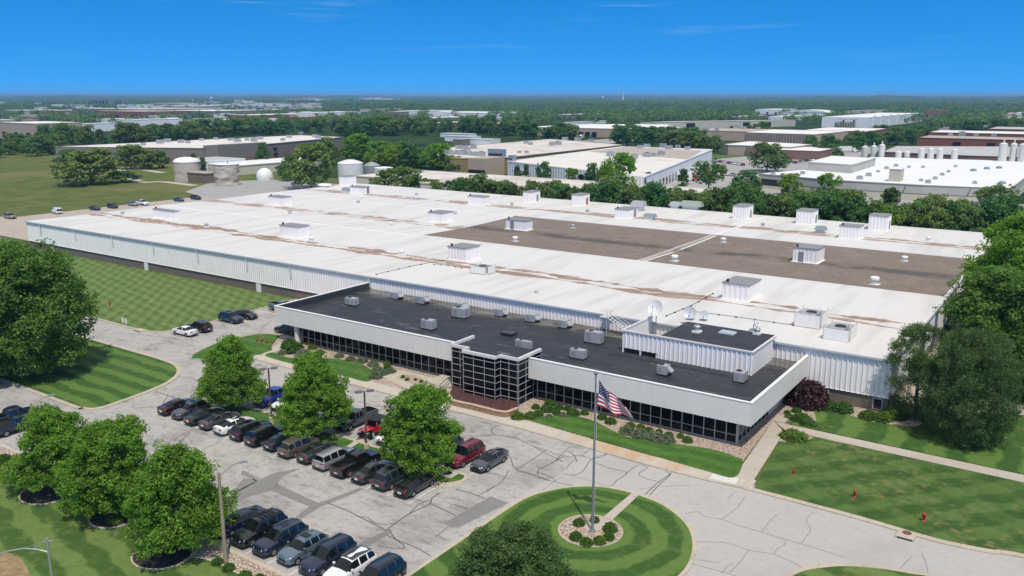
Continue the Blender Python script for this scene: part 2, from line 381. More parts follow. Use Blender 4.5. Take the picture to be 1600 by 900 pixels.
# walk and front lawns by the office
lawn(smooth(PP([(300, 560), (340, 537), (385, 526.5), (410, 523), (430, 524.5), (437, 526.5), (428, 536), (424, 543), (425.5, 548), (415, 552), (404, 556), (380, 552)]), 4, True), 'f', z=.15)
g = MB(); g.ribbon(smooth(PP([(322, 552), (345, 534), (385, 523.5), (412, 520), (440, 524)]), 4), .3, 0., .14); struct('kerb', g, M['kerb'])
g = MB(); g.prism(PP([(404, 558), (427, 543.5), (440, 536), (447, 540), (434, 549), (416, 559)]), 0., .145); struct('path', g, M['conc2'])
lawn(smooth(PP([(415, 557.5), (427, 552), (441, 557.5), (459, 561.5), (480, 562), (500, 561.5), (524, 562), (544, 565), (565, 570.5), (577, 577), (582.5, 583.5), (581, 590), (573, 598), (540, 590), (490, 578), (450, 568.5)]), 4, True), 'f', z=.16)
lawn(smooth(PP([(829, 657.5), (845, 653), (870, 651.2), (895, 652), (920, 657), (945, 668), (970, 681), (1000, 689), (1050, 695), (1090, 700), (1125, 707), (1152, 717), (1161, 722), (1147, 748), (1100, 737), (1000, 708), (910, 682), (850, 665)]), 4, True), 'f', z=.16)
# entrance walks left of the tower
g = MB(); g.prism(PP([(598, 590), (627, 579.5), (710, 601), (706, 612), (690, 610), (650, 588), (630, 587), (617, 592), (640, 600), (655, 606), (650, 614), (608, 597)]), 0., .15); struct('path', g, M['conc'])
# middle island of the car park
isl = smooth([(-85.4, 60.9), (-84.6, 60.2), (-82, 60.15), (-70, 60.15), (-58, 60.15), (-51.6, 59.9), (-49.6, 60.4), (-48.6, 61.7), (-48.9, 62.9), (-50.4, 63.1), (-58, 63.1), (-70, 63.1), (-83, 63.1), (-85.2, 62.4)], 4, True)
lawn(isl, 'f', z=.14, kerb=(isl, True), kw=.42, kz=.15)
g = MB(); g.prism(PP([(686, 753.5), (700, 756), (716, 752), (726, 745), (731, 747), (722, 757), (704, 763), (680, 763), (666, 759), (668, 756)]), 0., .1); struct('kerb', g, M['kerb'])
g = MB(); g.prism(PP([(533, 705), (557, 689), (572, 684), (576, 689), (560, 694), (541, 707)]), 0., .155); g.prism(PP([(441, 669), (453, 664), (456, 667), (446, 672)]), 0., .152); struct('path', g, M['conc2'])
# asphalt patches, sealed cracks, stall lines
g = MB(); z = .026
for pl in ([(380, 748), (397, 749), (402, 752), (377, 766), (362, 772)],
           [(377, 764), (400, 752), (420, 743), (433, 738), (443, 737), (462, 733), (470, 733), (446, 742), (436, 752), (434, 758), (424, 767), (380, 779), (352, 790), (350, 780)],
           [(380, 735), (405, 748), (410, 746), (400, 752), (376, 741)],
           [(424, 767), (434, 757), (497, 786), (520, 778), (562, 762), (568, 765), (530, 781), (500, 793), (475, 808), (459, 824), (447, 821), (472, 800), (483, 792)],
           [(611, 826), (563, 848), (549, 864), (566, 864), (575, 855), (612, 832)]):
    g.prism(PP(pl), None, z)
g.prism(PP([(697, 816), (766, 776), (795, 786), (716, 825)]), None, .0275)
struct('asphalt_patch', g, M['patch'])
def line_px(mb, pts, w, z=.031, n=4): mb.ribbon(smooth(PP(pts), n), w*.6, None, z)
g = MB(); g2 = MB()
for w, pts in ((.2, [(242, 612), (262, 618), (285, 628), (306, 635)]), (.17, [(262, 618), (258, 626), (250, 634), (228, 637), (208, 638)]),
    (.15, [(300, 672), (278, 683), (272, 690)]), (.13, [(297, 676), (284, 688), (276, 695)]), (.14, [(345, 689), (335, 695), (325, 698)]),
    (.15, [(560, 627), (580, 633), (600, 636)]), (.16, [(570, 652), (590, 643), (612, 634)]), (.13, [(640, 657), (680, 672), (715, 680), (765, 680)]),
    (.13, [(712, 683), (745, 683), (774, 679)]), (.17, [(780, 664), (768, 671), (774, 679), (800, 683), (815, 689), (832, 697), (850, 707), (880, 722)]), (.13, [(803, 683), (818, 675)]),
    (.17, [(854, 703), (834, 717), (820, 726), (806, 734)]), (.15, [(775, 705), (795, 711), (806, 734), (840, 744), (858, 752)]), (.19, [(882, 712), (862, 724), (842, 734), (840, 742)]),
    (.15, [(806, 733), (836, 743), (866, 753), (900, 760)]), (.14, [(841, 739), (860, 745), (868, 752)]), (.13, [(832, 697), (870, 710), (895, 715)]),
    (.17, [(868, 721), (884, 705), (897, 712), (901, 722)]), (.14, [(883, 704), (893, 698), (905, 701)]), (.14, [(880, 741), (900, 742), (912, 735), (923, 719), (941, 714), (948, 710), (940, 712), (925, 717)]),
    (.15, [(895, 712), (910, 713), (925, 718)]), (.12, [(884, 733), (895, 720), (900, 718)]), (.12, [(908, 713), (920, 704)]), (.15, [(925, 721), (950, 731), (972, 736), (979, 741), (965, 750), (958, 758), (952, 760)]), (.13, [(978, 740), (985, 735), (998, 727), (1012, 730)]),
    (.13, [(1012, 731), (998, 741), (1010, 748), (1027, 753)]), (.18, [(1008, 773), (1025, 757), (1050, 739)]), (.16, [(1015, 774), (1030, 758), (1047, 742), (1040, 737)]),
    (.2, [(712, 765), (735, 771), (757, 779)]), (.14, [(795, 735), (785, 752), (770, 762), (757, 769), (747, 775)]), (.12, [(790, 748), (798, 749)]), (.14, [(772, 760), (760, 769)]),
    (.24, [(688, 770), (675, 779), (671, 788), (655, 796), (640, 803), (622, 815), (607, 826), (600, 830)]), (.18, [(671, 782), (655, 788), (645, 797), (640, 803)]), (.2, [(672, 787), (690, 795), (712, 806)]),
    (.18, [(642, 778), (655, 782), (665, 785)]), (.2, [(511, 786), (540, 797), (562, 808), (580, 817), (600, 827)]), (.16, [(560, 808), (575, 809), (582, 816), (600, 820), (614, 818)]),
    (.18, [(603, 836), (625, 846), (650, 856), (672, 869)]), (.15, [(609, 829), (617, 842), (630, 852), (628, 858), (600, 855), (590, 852)]), (.14, [(700, 824), (690, 832), (680, 840)]),
    (.13, [(300, 545), (330, 547), (360, 545)]), (.12, [(340, 530), (352, 520), (372, 512), (390, 508)]), (.12, [(405, 520), (412, 510), (425, 500)]), (.14, [(240, 520), (262, 529), (300, 530)]), (.12, [(190, 520), (230, 524), (262, 530)])):
    line_px(g, pts, w)
struct('crack_sealant', g, M['seal'])
for pts in ([(1070, 803), (1090, 800), (1100, 807), (1127, 812), (1150, 820), (1190, 832), (1230, 844), (1275, 857), (1320, 872)], [(1127, 812), (1150, 795), (1165, 775)], [(1070, 848), (1110, 847), (1140, 850), (1170, 860), (1210, 867), (1240, 880), (1252, 887)],
    [(1252, 850), (1260, 838), (1266, 828), (1260, 812), (1270, 802)], [(1210, 866), (1215, 857), (1225, 853), (1228, 845)], [(1170, 860), (1155, 880), (1140, 895)], [(1127, 896), (1137, 885), (1145, 880)], [(1090, 875), (1110, 878), (1125, 880)], [(1190, 832), (1205, 812), (1215, 804)],
    [(1400, 905), (1410, 885), (1425, 870)], [(1440, 865), (1446, 878), (1450, 895)], [(1075, 880), (1110, 889), (1150, 900)], [(1136, 780), (1146, 772)], [(1000, 765), (1020, 762), (1080, 758)], [(885, 741), (925, 752), (953, 761)], [(800, 800), (830, 782), (860, 757), (880, 745)]):
    line_px(g2, pts, .085, .033, 5)
struct('hairline_cracks', g2, M['hair'])
g = MB()
for k_ in range(16):
    x = -90.6+2.714*k_
    g.box(x-.05, x+.05, 55.2, 60.0, .028, .029, skip=('b', 'f', 'r', 'k', 'l'))
for k_ in range(14):
    x = -84.2+2.72*k_
    g.box(x-.05, x+.05, 63.4, 68.2, .028, .029, skip=('b', 'f', 'r', 'k', 'l'))
for k_ in range(8):
    x = -60.6+2.74*k_
    g.box(x-.05, x+.05, 40.6, 45.4, .028, .029, skip=('b', 'f', 'r', 'k', 'l'))
for y in (77.2, 80, 83.2, 86.4, 89.7, 92.9, 95.9): g.box(-120.9, -115.6, y-.06, y+.06, .028, .029, skip=('b', 'f', 'r', 'k', 'l'))
struct('road_markings', g, M['paint'])
# flagpole ring
g = MB(); g.prism([(-33.1+2.75*cos(t*pi/20)-.05, 60.35+2.75*sin(t*pi/20)) for t in range(40)], None, .135); struct('rock_bed', g, M['rock'])
g = MB(); g.ribbon([(-33.1+2.8*cos(t*pi/20)-.05, 60.35+2.8*sin(t*pi/20)) for t in range(40)], .14, .1, .18, closed=True); struct('bed_edging', g, M['kerb'])
g = MB(); g.prism(PP([(990, 770), (1001, 773), (958, 813), (948, 822), (935, 832), (918, 831), (908, 822), (922, 815), (940, 812)]), None, .142); struct('path', g, M['conc2'])
# ------------------------------------------------------------------ the white warehouse
WX0, WX1, WY0, WY1, WZ = -220.3, -17.6, 105.5, 220.0, 6.8
M['panel'] = simple('white_wall_panel', (.80, .79, .77), .45, var=.04, scale=.5)
M['panelrib'] = simple('ribbed_wall_panel', (.84, .80, .785), .45, var=.05, scale=.35)
M['brown'] = simple('brown_block', (.165, .132, .108), .85, var=.15, scale=2.)
M['trim'] = simple('gutter_metal', (.52, .54, .56), .4, var=.05)
M['greytop'] = simple('grey_metal_top', (.24, .24, .235), .5, var=.12, scale=1.5)
M['galv'] = simple('galvanised_metal', (.48, .49, .50), .35, metal=.6, var=.08, scale=3.)
M['hvac'] = simple('hvac_grey', (.34, .35, .37), .5, var=.08, scale=3.)
M['white'] = simple('white_paint', (.78, .76, .73), .5, var=.05, scale=1.5)
M['dark'] = simple('dark_grille', (.02, .02, .022), .6)
M['black'] = simple('black_rubber', (.012, .012, .013), .7)
def roof_mat():
    m, nt, b = newmat('white_roof_membrane'); p = pos(nt); xyz = sepx(nt, p)
    c = (.615, .60, .585)
    s = noise(nt, mapping(nt, p, 0, (.30, .035, 1)), 1., 4., .6)
    c = mixc(nt, vmath(nt, 'MULTIPLY', ramp(nt, s, .45, .7), .75), c, (.49, .475, .46))
    n2 = noise(nt, p, .07, 5., .6); c = mixc(nt, vmath(nt, 'MULTIPLY', ramp(nt, n2, .5, .75), .45), c, (.60, .575, .55))
    fr = vmath(nt, 'FRACT', vmath(nt, 'DIVIDE', xyz[0], 6.1)); c = mixc(nt, vmath(nt, 'MULTIPLY', vmath(nt, 'LESS_THAN', fr, .03), .18), c, (.45, .44, .43))
    for yv, amp in ((123.8, 1.), (159.6, .85), (198.2, .9)):
        for off, sc_ in ((-1.3, 1.3), (1.1, 1.9)):
            wob = vmath(nt, 'MULTIPLY', vmath(nt, 'SUBTRACT', noise(nt, mapping(nt, p, 0, (.045, 0, 0), (yv*3+off*7, 0, 0)), 1., 2.), .5), 6.)
            d = vmath(nt, 'ABSOLUTE', vmath(nt, 'SUBTRACT', vmath(nt, 'SUBTRACT', xyz[1], yv+off), wob))
            wd = noise(nt, mapping(nt, p, 0, (.075*sc_, .02, 0), (yv*5+off, yv, 0)), 1., 3., .6)
            wd = ramp(nt, wd, .36, .64, .10, 1.9)
            brk = noise(nt, mapping(nt, p, 0, (.35, 1.1, 1), (off, 0, 0)), 1., 5., .75)
            e = vmath(nt, 'ADD', vmath(nt, 'DIVIDE', d, vmath(nt, 'ADD', wd, .01)), vmath(nt, 'MULTIPLY', vmath(nt, 'SUBTRACT', brk, .5), 1.6))
            k = vmath(nt, 'MULTIPLY', ramp(nt, e, .75, 1.05, 1, 0), amp*.97)
            col = mixc(nt, ramp(nt, brk, .48, .64), (.14, .085, .06), (.44, .31, .245))
            c = mixc(nt, k, c, col)
            halo = vmath(nt, 'MULTIPLY', ramp(nt, e, .9, 2.6, 1, 0), .22); c = mixc(nt, halo, c, (.60, .47, .38))
    n5 = noise(nt, p, .5, 7., .85); c = mixc(nt, vmath(nt, 'MULTIPLY', ramp(nt, n5, .60, .74), .5), c, (.42, .36, .31))
    L(nt, c, b.inputs['Base Color']); b.inputs['Roughness'].default_value = .65; b.inputs['Specular IOR Level'].default_value = .3
    bumpto(nt, b, s, .1, .1)
    return m
M['roof'] = roof_mat()
def gravel_mat():
    m, nt, b = newmat('brown_gravel_roof'); p = pos(nt); xyz = sepx(nt, p)
    n1 = noise(nt, p, .25, 5., .65); n2 = noise(nt, p, 2.6, 5., .85)
    c = mixc(nt, ramp(nt, n2, .32, .68), (.115, .085, .067), (.245, .195, .16))
    c = mixc(nt, vmath(nt, 'MULTIPLY', ramp(nt, n1, .45, .7), .35), c, (.27, .225, .19))
    wob = vmath(nt, 'MULTIPLY', vmath(nt, 'SUBTRACT', noise(nt, mapping(nt, p, 0, (.05, .05, 1)), 1., 3.), .5), 5.)
    d = vmath(nt, 'ABSOLUTE', vmath(nt, 'ADD', vmath(nt, 'SUBTRACT', xyz[1], 162.), wob))
    k = vmath(nt, 'MULTIPLY', ramp(nt, d, .5, 3.6, .75, 0), ramp(nt, noise(nt, p, .2, 4.), .3, .6))
    c = mixc(nt, k, c, (.05, .045, .043))
    L(nt, c, b.inputs['Base Color']); b.inputs['Roughness'].default_value = .95; bumpto(nt, b, n2, .5, .08); return m
M['gravel'] = gravel_mat()
wh = thing('warehouse', 'huge white single-storey warehouse with a stained white flat roof and a brown gravel roof section', 'warehouse', ((WX0+WX1)/2, WY0, 0))
g = MB(); corrug(g, WX0, WX1, WY0, 1.95, WZ-.12, .62, .10); corrug(g, WY0, WY1, WX1, 1.95, WZ-.12, 1.2, .05, 'y', 1); corrug(g, WY0, WY1, WX0, 1.95, WZ-.12, .62, .08, 'y', -1)
g.quad((WX1, WY1, 0), (WX0, WY1, 0), (WX0, WY1, WZ), (WX1, WY1, WZ)); g.quad((WX0, WY0+.05, 1.95), (WX0, WY0-.1, 1.95), (WX1, WY0-.1, 1.95), (WX1, WY0+.05, 1.95)); g.build('wall', M['panelrib'], wh)
g = MB(); g.box(WX0+.15, WX1-.15, WY0+.12, WY1-.2, 0, 1.97, skip=('t', 'b')); g.build('base_wall', M['brown'], wh)
g = MB(); g.box(WX0-.5, WX1+.3, WY0-.7, WY0+.11, .02, .07); struct('footpath', g, M['conc2'])
prof = [(WY0-.12, 0.), (124, -.2), (143, .12), (160, -.2), (181, .12), (198, -.2), (WY1+.1, 0.)]
g = MB(); X0, X1 = WX0-.1, WX1+.1
V = [(x, y, WZ+dz) for y, dz in prof for x in (X0, X1)]; g.add(V, [(2*i, 2*i+1, 2*i+3, 2*i+2) for i in range(len(prof)-1)]); g.build('roof', M['roof'], wh)
def roofz(y):
    for (a, za), (b_, zb) in zip(prof, prof[1:]):
        if a <= y <= b_: return WZ+za+(zb-za)*(y-a)/(b_-a)
    return WZ
g = MB()
for xa, xb in ((-123.8, -70.9), (-68.9, WX1-.35)):
    for ya, yb in ((145., 160), (160, 180.9)): g.quad((xa, ya, roofz(ya)+.03), (xb, ya, roofz(ya)+.03), (xb, yb, roofz(yb)+.03), (xa, yb, roofz(yb)+.03))
g.build('gravel_roof', M['gravel'], wh)
g = MB(); g.box(-70.3, -69.5, 145, 160, WZ-.1, WZ+.25); g.box(-70.3, -69.5, 160, 181, WZ-.1, WZ+.3); g.box(-124.2, WX1, 180.95, 181.3, WZ, WZ+.3); g.build('roof_curb', simple('curb_metal', (.42, .37, .33), .7, var=.15, scale=.8), wh)
g = MB()
for y in (143., 181.9): g.box(X0+.2, -124.5 if y < 150 else X1-.4, y-.35, y+.35, WZ, WZ+.14)
for x in (-69.9, -160.5): g.box(x-.3, x+.3, 182.4, WY1-.5, WZ-.2, WZ+.13)
g.build('roof_ridge', simple('roof_ridge_strip', (.74, .735, .72), .6, var=.05), wh)
g = MB(); g.box(X0-.1, X1+.05, WY0-.34, WY0-.125, WZ-.2, WZ+.05); g.box(X1+.003, X1+.2, WY0, WY1, WZ-.22, WZ+.12); g.box(X0-.2, X0-.003, WY0-.1, WY1, WZ-.3, WZ+.02); g.box(X0, X1, WY1+.1, WY1+.25, WZ-.3, WZ+.08); g.build('gutter', M['trim'], wh)
for x in (-213.5, -197.5, -182, -166.5, -151, -135.5, -123., -102.6):
    g = MB(); zb = 4.2 if x < -110 else 4.9
    g.tube([(x, WY0-.24, WZ-.2), (x, WY0-.24, WZ-.75), (x+.1, WY0-.2, WZ-1.05), (x+.1, WY0-.2, zb)], .13, 6); g.build('downspout', M['trim'], wh)
for x in (-209.3, -170, -132.6, -113.9):
    g = MB(); g.box(x-.65, x+.65, WY0-.03, WY0+.13, 0, 1.949); g.build('pilaster', M['white'], wh)
for x in (-25.2, -18.9):
    g = MB(); g.box(x-.55, x+.55, WY0+.02, WY0+.14, .35, 1.75, 0); w_ = g.build('window', M['trim'], wh)
    g = MB(); g.box(x-.45, x+.45, WY0+.0, WY0+.05, .45, 1.65); g.build('pane', simple('dark_window', (.012, .014, .018), .08), w_)
for y in (150., 135.8, 126.2, 170):
    g = MB(); g.box(WX1+.0, WX1+.35, y-.35, y+.35, 1.2, WZ-.25); g.build('downspout', simple('dark_pipe', (.13, .15, .19), .5), wh)
# cable lines with small blocks on the roof
def cable(pts, label):
    t = thing('roof_cable', label, 'cable', tuple(G(*pts[0], WZ)))
    q = [tuple(G(x, y, WZ))[:2] for x, y in pts]; g = MB(); b2 = MB()
    for (xa, ya), (xb, yb) in zip(q, q[1:]):
        za, zb = roofz(ya)+.12, roofz(yb)+.12
        g.tube([(xa, ya, za), (xb, yb, zb)], .035, 5)
        n = max(2, int(math.hypot(xb-xa, yb-ya)/2.4))
        for i in range(n+1):
            x, y = xa+(xb-xa)*i/n, ya+(yb-ya)*i/n; z = roofz(y); b2 = MB(); b2.box(x-.13, x+.13, y-.1, y+.1, z-.02, z+.14); b2.build('block', M['dark'], t)
    g.build('conduit', M['dark'], t)
cable([(588, 429), (640, 416), (692, 406)], 'black conduit on blocks running from the front roof edge to a ribbed box')
cable([(1041, 494), (1080, 477), (1114, 458)], 'black conduit on blocks running back from the big white dish across the white roof')
cable([(1072, 485), (1150, 495), (1240, 508)], 'black conduit on blocks running from the dishes to the fenced cooling units')
cable([(678, 412), (700, 414), (722, 418)], 'short black conduit on blocks beside the low open white box on the roof')
# ------------------------------------------------------------------ things standing on the roofs
def fit(nx, ny, lx, rx, ty, z):
    """near bottom corner nx,ny; pixel x of left and right bottom corners; pixel y of the top of the near corner"""
    P = G(nx, ny, z)
    a = solve(lambda d: PJ((P.x-d, P.y, z))[0]-lx, 0, 60); b_ = solve(lambda d: PJ((P.x, P.y+d, z))[0]-rx, 0, 90)
    return P.x-a, P.x, P.y, P.y+b_, topz(P, ty, z)
RG = 'ribbed penthouse boxes standing on the white roof'
def roofbox(nx, ny, lx, rx, ty, label, door=None, top='greytop', pipe=True, z=6.62):
    x0, x1, y0, y1, zt = fit(nx, ny, lx, rx, ty, z); cx, cy = (x0+x1)/2, (y0+y1)/2
    t = thing('roof_penthouse', label, 'roof box', (cx, cy, z), 0, RG)
    g = MB(); corrug(g, x0, x1, y0, z, zt, .75, .07, 'x', -1); corrug(g, y0, y1, x1, z, zt, .75, .07, 'y', 1); corrug(g, x0, x1, y1, z, zt, .75, .07, 'x', 1); corrug(g, y0, y1, x0, z, zt, .75, .07, 'y', -1); g.build('wall', M['panelrib'], t)
    g = MB(); g.box(x0-.14, x1+.14, y0-.14, y1+.14, zt-.05, zt+.1); g.build('top', M[top], t)
    g = MB(); g.box(x0-.3, x1+.3, y0-.3, y1+.3, z-.3, z+.13); g.build('curb', M['white'], t)
    if door:
        col = {'grey': (.22, .23, .25), 'rust': (.30, .08, .04), 'blue': (.16, .19, .26)}[door[1]]; s_ = door[0]
        g = MB()
        if s_ == 'f': g.box(x0+(x1-x0)*.24, x0+(x1-x0)*.24+.95, y0-.11, y0-.02, z+.14, z+2.1)
        else: g.box(x1+.02, x1+.11, y0+(y1-y0)*.62, y0+(y1-y0)*.62+.9, z+.14, z+2.1)
        g.build('door', simple('box_door', col, .6), t)
    if pipe:
        g = MB(); g.cyl((x0+.6, y0+.5), .22, zt+.09, zt+.55, n=8); g.build('flue', M['dark'], t)
for a in ((261+12, 344.5, 240, 281, 330.5, 'ribbed white roof box nearest the left end of the white roof'),
          (437+6, 322, 420, 456, 308.5, 'ribbed white box near the roof left edge in front of the dark oak'),
          (461+6, 373, 438, 484, 355, 'wide ribbed white box nearest the front edge on the left roof half'),
          (566, 304, 547, 578, 293, 'ribbed white roof box beside the tall box at the back left corner of the roof', ('r', 'blue')),
          (542, 290.5, 530, 557, 276, 'tall white roof box at the very back left corner below the white water tank', None, 'greytop', False),
          (690, 348.5, 669, 708, 333.5, 'ribbed white roof box standing left of the far corner of the brown gravel roof'),
          (755, 321.5, 731, 765, 308, 'low ribbed white box at the roof back left of two tall boxes', None, 'greytop', True),
          (728, 410, 700, 750, 388.5, 'ribbed white roof box behind the dark office roof, where the conduit on blocks ends'),
          (822, 361.5, 790, 832, 345.5, 'ribbed white box with a dark door on the far edge of the gravel roof', ('f', 'grey')),
          (829, 317, 817, 844, 300.5, 'tall white box at the back edge left of the red-doored one', ('r', 'grey'), 'greytop', False),
          (907, 322.5, 893, 921, 305, 'tall white box with a rust red door at the roof back edge', ('r', 'rust'), 'greytop', False),
          (981, 343, 960, 996, 328, 'white roof box with a round fan housing right behind it', ('r', 'grey')),
          (1164, 344, 1144, 1176, 323, 'tall white roof box at the back edge right of the green cooling unit', ('r', 'grey'), 'greytop', False),
          (1268, 352, 1243, 1277, 330.5, 'tall white roof box at the back edge with the yellow-green tree left behind it', ('r', 'grey'), 'greytop', False),
          (1341, 375, 1310, 1348, 355, 'low wide white roof box in front of the rightmost tall white roof box', None),
          (1384, 362, 1356, 1391, 338.5, 'rightmost tall white box at the back edge of the roof', ('r', 'grey'), 'greytop', False),
          (1276, 413, 1238, 1287, 390, 'ribbed white box with a grey door on the right gravel roof half', ('f', 'grey')),
          (1168, 472.5, 1128, 1187, 446.5, 'big ribbed white box with a grey top nearest the satellite dishes')):
    roofbox(*a)
# low open box and the two fenced cooling units
def screened(nx, ny, lx, rx, ty, label, unit=True):
    z = 6.6; x0, x1, y0, y1, zt = fit(nx, ny, lx, rx, ty, z)
    t = thing('screened_unit', label, 'roof unit', ((x0+x1)/2, (y0+y1)/2, z))
    g = MB(); w = .08; zb = z+.18
    g.box(x0, x1, y0, y0+w, zb, zt); g.box(x1-w, x1, y0+w+.7, y1, zb, zt); g.box(x0, x0+w, y0+w, y1, zb, zt); g.box(x0+w, x1-w, y1-w, y1, zb, zt); g.build('screen', M['white'], t)
    g = MB()
    for x in (x0+.05, x1-.05):
        for y in (y0+.03, y1-.03): g.cyl((x, y), .05, z-.3, zt+.35, n=6)
    g.box(x0-.1, x1+.1, y0+.1, y0+.18, zt+.28, zt+.33); g.build('post', M['galv'], t)
    if unit:
        g = MB(); g.box(x0+.6, x1-.9, y0+.5, y1-.5, z-.2, zt-.05); u = g.build('cooling_unit', M['hvac'], t)
        g = MB(); g.cyl(((x0+x1)/2, (y0+y1)/2), min(.7, (y1-y0)/3), zt-.06, zt+.1, n=14); g.build('fan', M['dark'], u)
screened(759, 431, 735, 774, 419, 'low open-topped white box with a dark slot standing left of the dark office roof edge')
screened(1281, 516.5, 1240, 1293, 495, 'left of the two white-screened cooling units on the right end of the roof')
screened(1326, 537.5, 1285, 1338, 518, 'right of the two white-screened cooling units, nearest the right end of the front roof edge')
# round vents
def vent(px, py, s, label, z=6.65, grp='round roof vents on the white warehouse'):
    p = G(px, py, z); t = thing('roof_vent', label, 'roof vent', p, 0, grp)
    g = MB(); g.box(p.x-.75*s, p.x+.75*s, p.y-.75*s, p.y+.75*s, z-.2, z+.22); g.build('base', M['white'], t)
    g = MB(); g.lathe((p.x, p.y, z), [(.5*s, .2), (.5*s, .5*s+.1), (.66*s, .55*s+.1), (.7*s, 1.15*s), (.58*s, 1.3*s), (.2*s, 1.36*s)], 14); g.build('hood', M['galv'] if s < .8 else M['white'], t)
for a in ((805, 378, .9, 'round white roof vent on the brown gravel below the box with the dark door'), (895, 357, .75, 'small round roof vent at the far edge of the left brown gravel field'), (1054, 409, 1.0, 'round white vent on gravel at the near end of the dividing strip'),
          (1130, 379.5, .85, 'round white vent at the gravel far edge just right of the strip'), (1366, 445.5, 1.1, 'big round white roof vent on the gravel nearest the right front'), (1413, 409, .85, 'round white vent at the gravel far edge near the roof right end'),
          (1450, 377, .8, 'round white roof vent on the white strip beyond the gravel near the right trees'), (628, 399, .8, 'round white vent before the near left corner of the gravel roof'), (487, 377.5, .8, 'round white roof vent just right of the wide ribbed box on the left half'),
          (1192, 354, .7, 'round roof vent right of the tall white box beside the green cooling unit'), (453, 335, .75, 'small round roof vent in front of the left ribbed box near the oak'), (560, 318, .7, 'small round roof vent in front of the back left corner boxes'),
          (612, 353.5, .8, 'small round roof vent on the white roof left of the box by the gravel corner'), (651, 306, .7, 'small round roof vent near the back edge between the corner boxes and the low box'), (711, 336, .7, 'small round roof vent just right of the box at the gravel far corner'),
          (800, 321.5, .7, 'small round roof vent between the low ribbed box and the tall white box'), (918, 333, .75, 'small round roof vent in front of the red-doored white box'), (192, 336, .7, 'round roof vent alone near the left edge of the roof'),
          (323, 355, .7, 'round roof vent right of the leftmost ribbed box'), (838, 460, .45, 'tiny metal chimney vent near the front roof edge above the row of cooling units')):
    vent(*a)
def skiphood(px, py, w, d, h, label, mat='hood'):
    p = G(px, py, 6.65); t = thing('roof_hood', label, 'roof hood', p)
    g = MB(); g.box(p.x-w*.35, p.x+w*.35, p.y-d*.35, p.y+d*.35, 6.4, 6.65+h*.5); g.build('base', M['white'], t)
    g = MB(); a = 7.  # slanted hood
    g.add([(p.x-w/2, p.y-d/2, 6.65+h*.45), (p.x+w/2, p.y-d/2, 6.65+h*.45), (p.x+w/2, p.y+d/2, 6.65+h*.45), (p.x-w/2, p.y+d/2, 6.65+h*.45), (p.x-w*.4, p.y-d*.1, 6.65+h), (p.x+w*.4, p.y-d*.1, 6.65+h), (p.x+w*.4, p.y+d*.45, 6.65+h), (p.x-w*.4, p.y+d*.45, 6.65+h)], [(0,3,2,1),(4,5,6,7),(0,1,5,4),(1,2,6,5),(2,3,7,6),(3,0,4,7)]); g.build('hood', M[mat], t)
M['hood'] = simple('blue_grey_metal', (.19, .25, .30), .45, var=.1, scale=2.)
M['hoodg'] = simple('green_grey_metal', (.27, .32, .28), .5, var=.1, scale=2.)
skiphood(1015, 342, 3.4, 1.8, 1.3, 'blue grey slanted hood on the roof right of the box with the round fan housing')
skiphood(1282, 363, 2.6, 1.8, 1.4, 'small blue grey hood on the roof beside the wide low box at the right back')
skiphood(541, 298.5, 3.2, 2., 1.1, 'blue grey hood on the roof left of the box at the back left corner')
skiphood(507, 292, 4.5, 2.5, 1.1, 'low pale hood on the roof at the far left back edge below the oak', 'white')
skiphood(1080, 327.5, 6.6, 3, 2.3, 'pale green cooling unit at the back edge of the roof', 'hoodg')
skiphood(1055, 326, 3.2, 2.4, 1.9, 'grey twin fan unit left of the pale green cooling unit at the back edge', 'hvac')
skiphood(997, 329, 4., 3., 2.6, 'grey round fan housing behind a white roof box at the back edge', 'hvac')
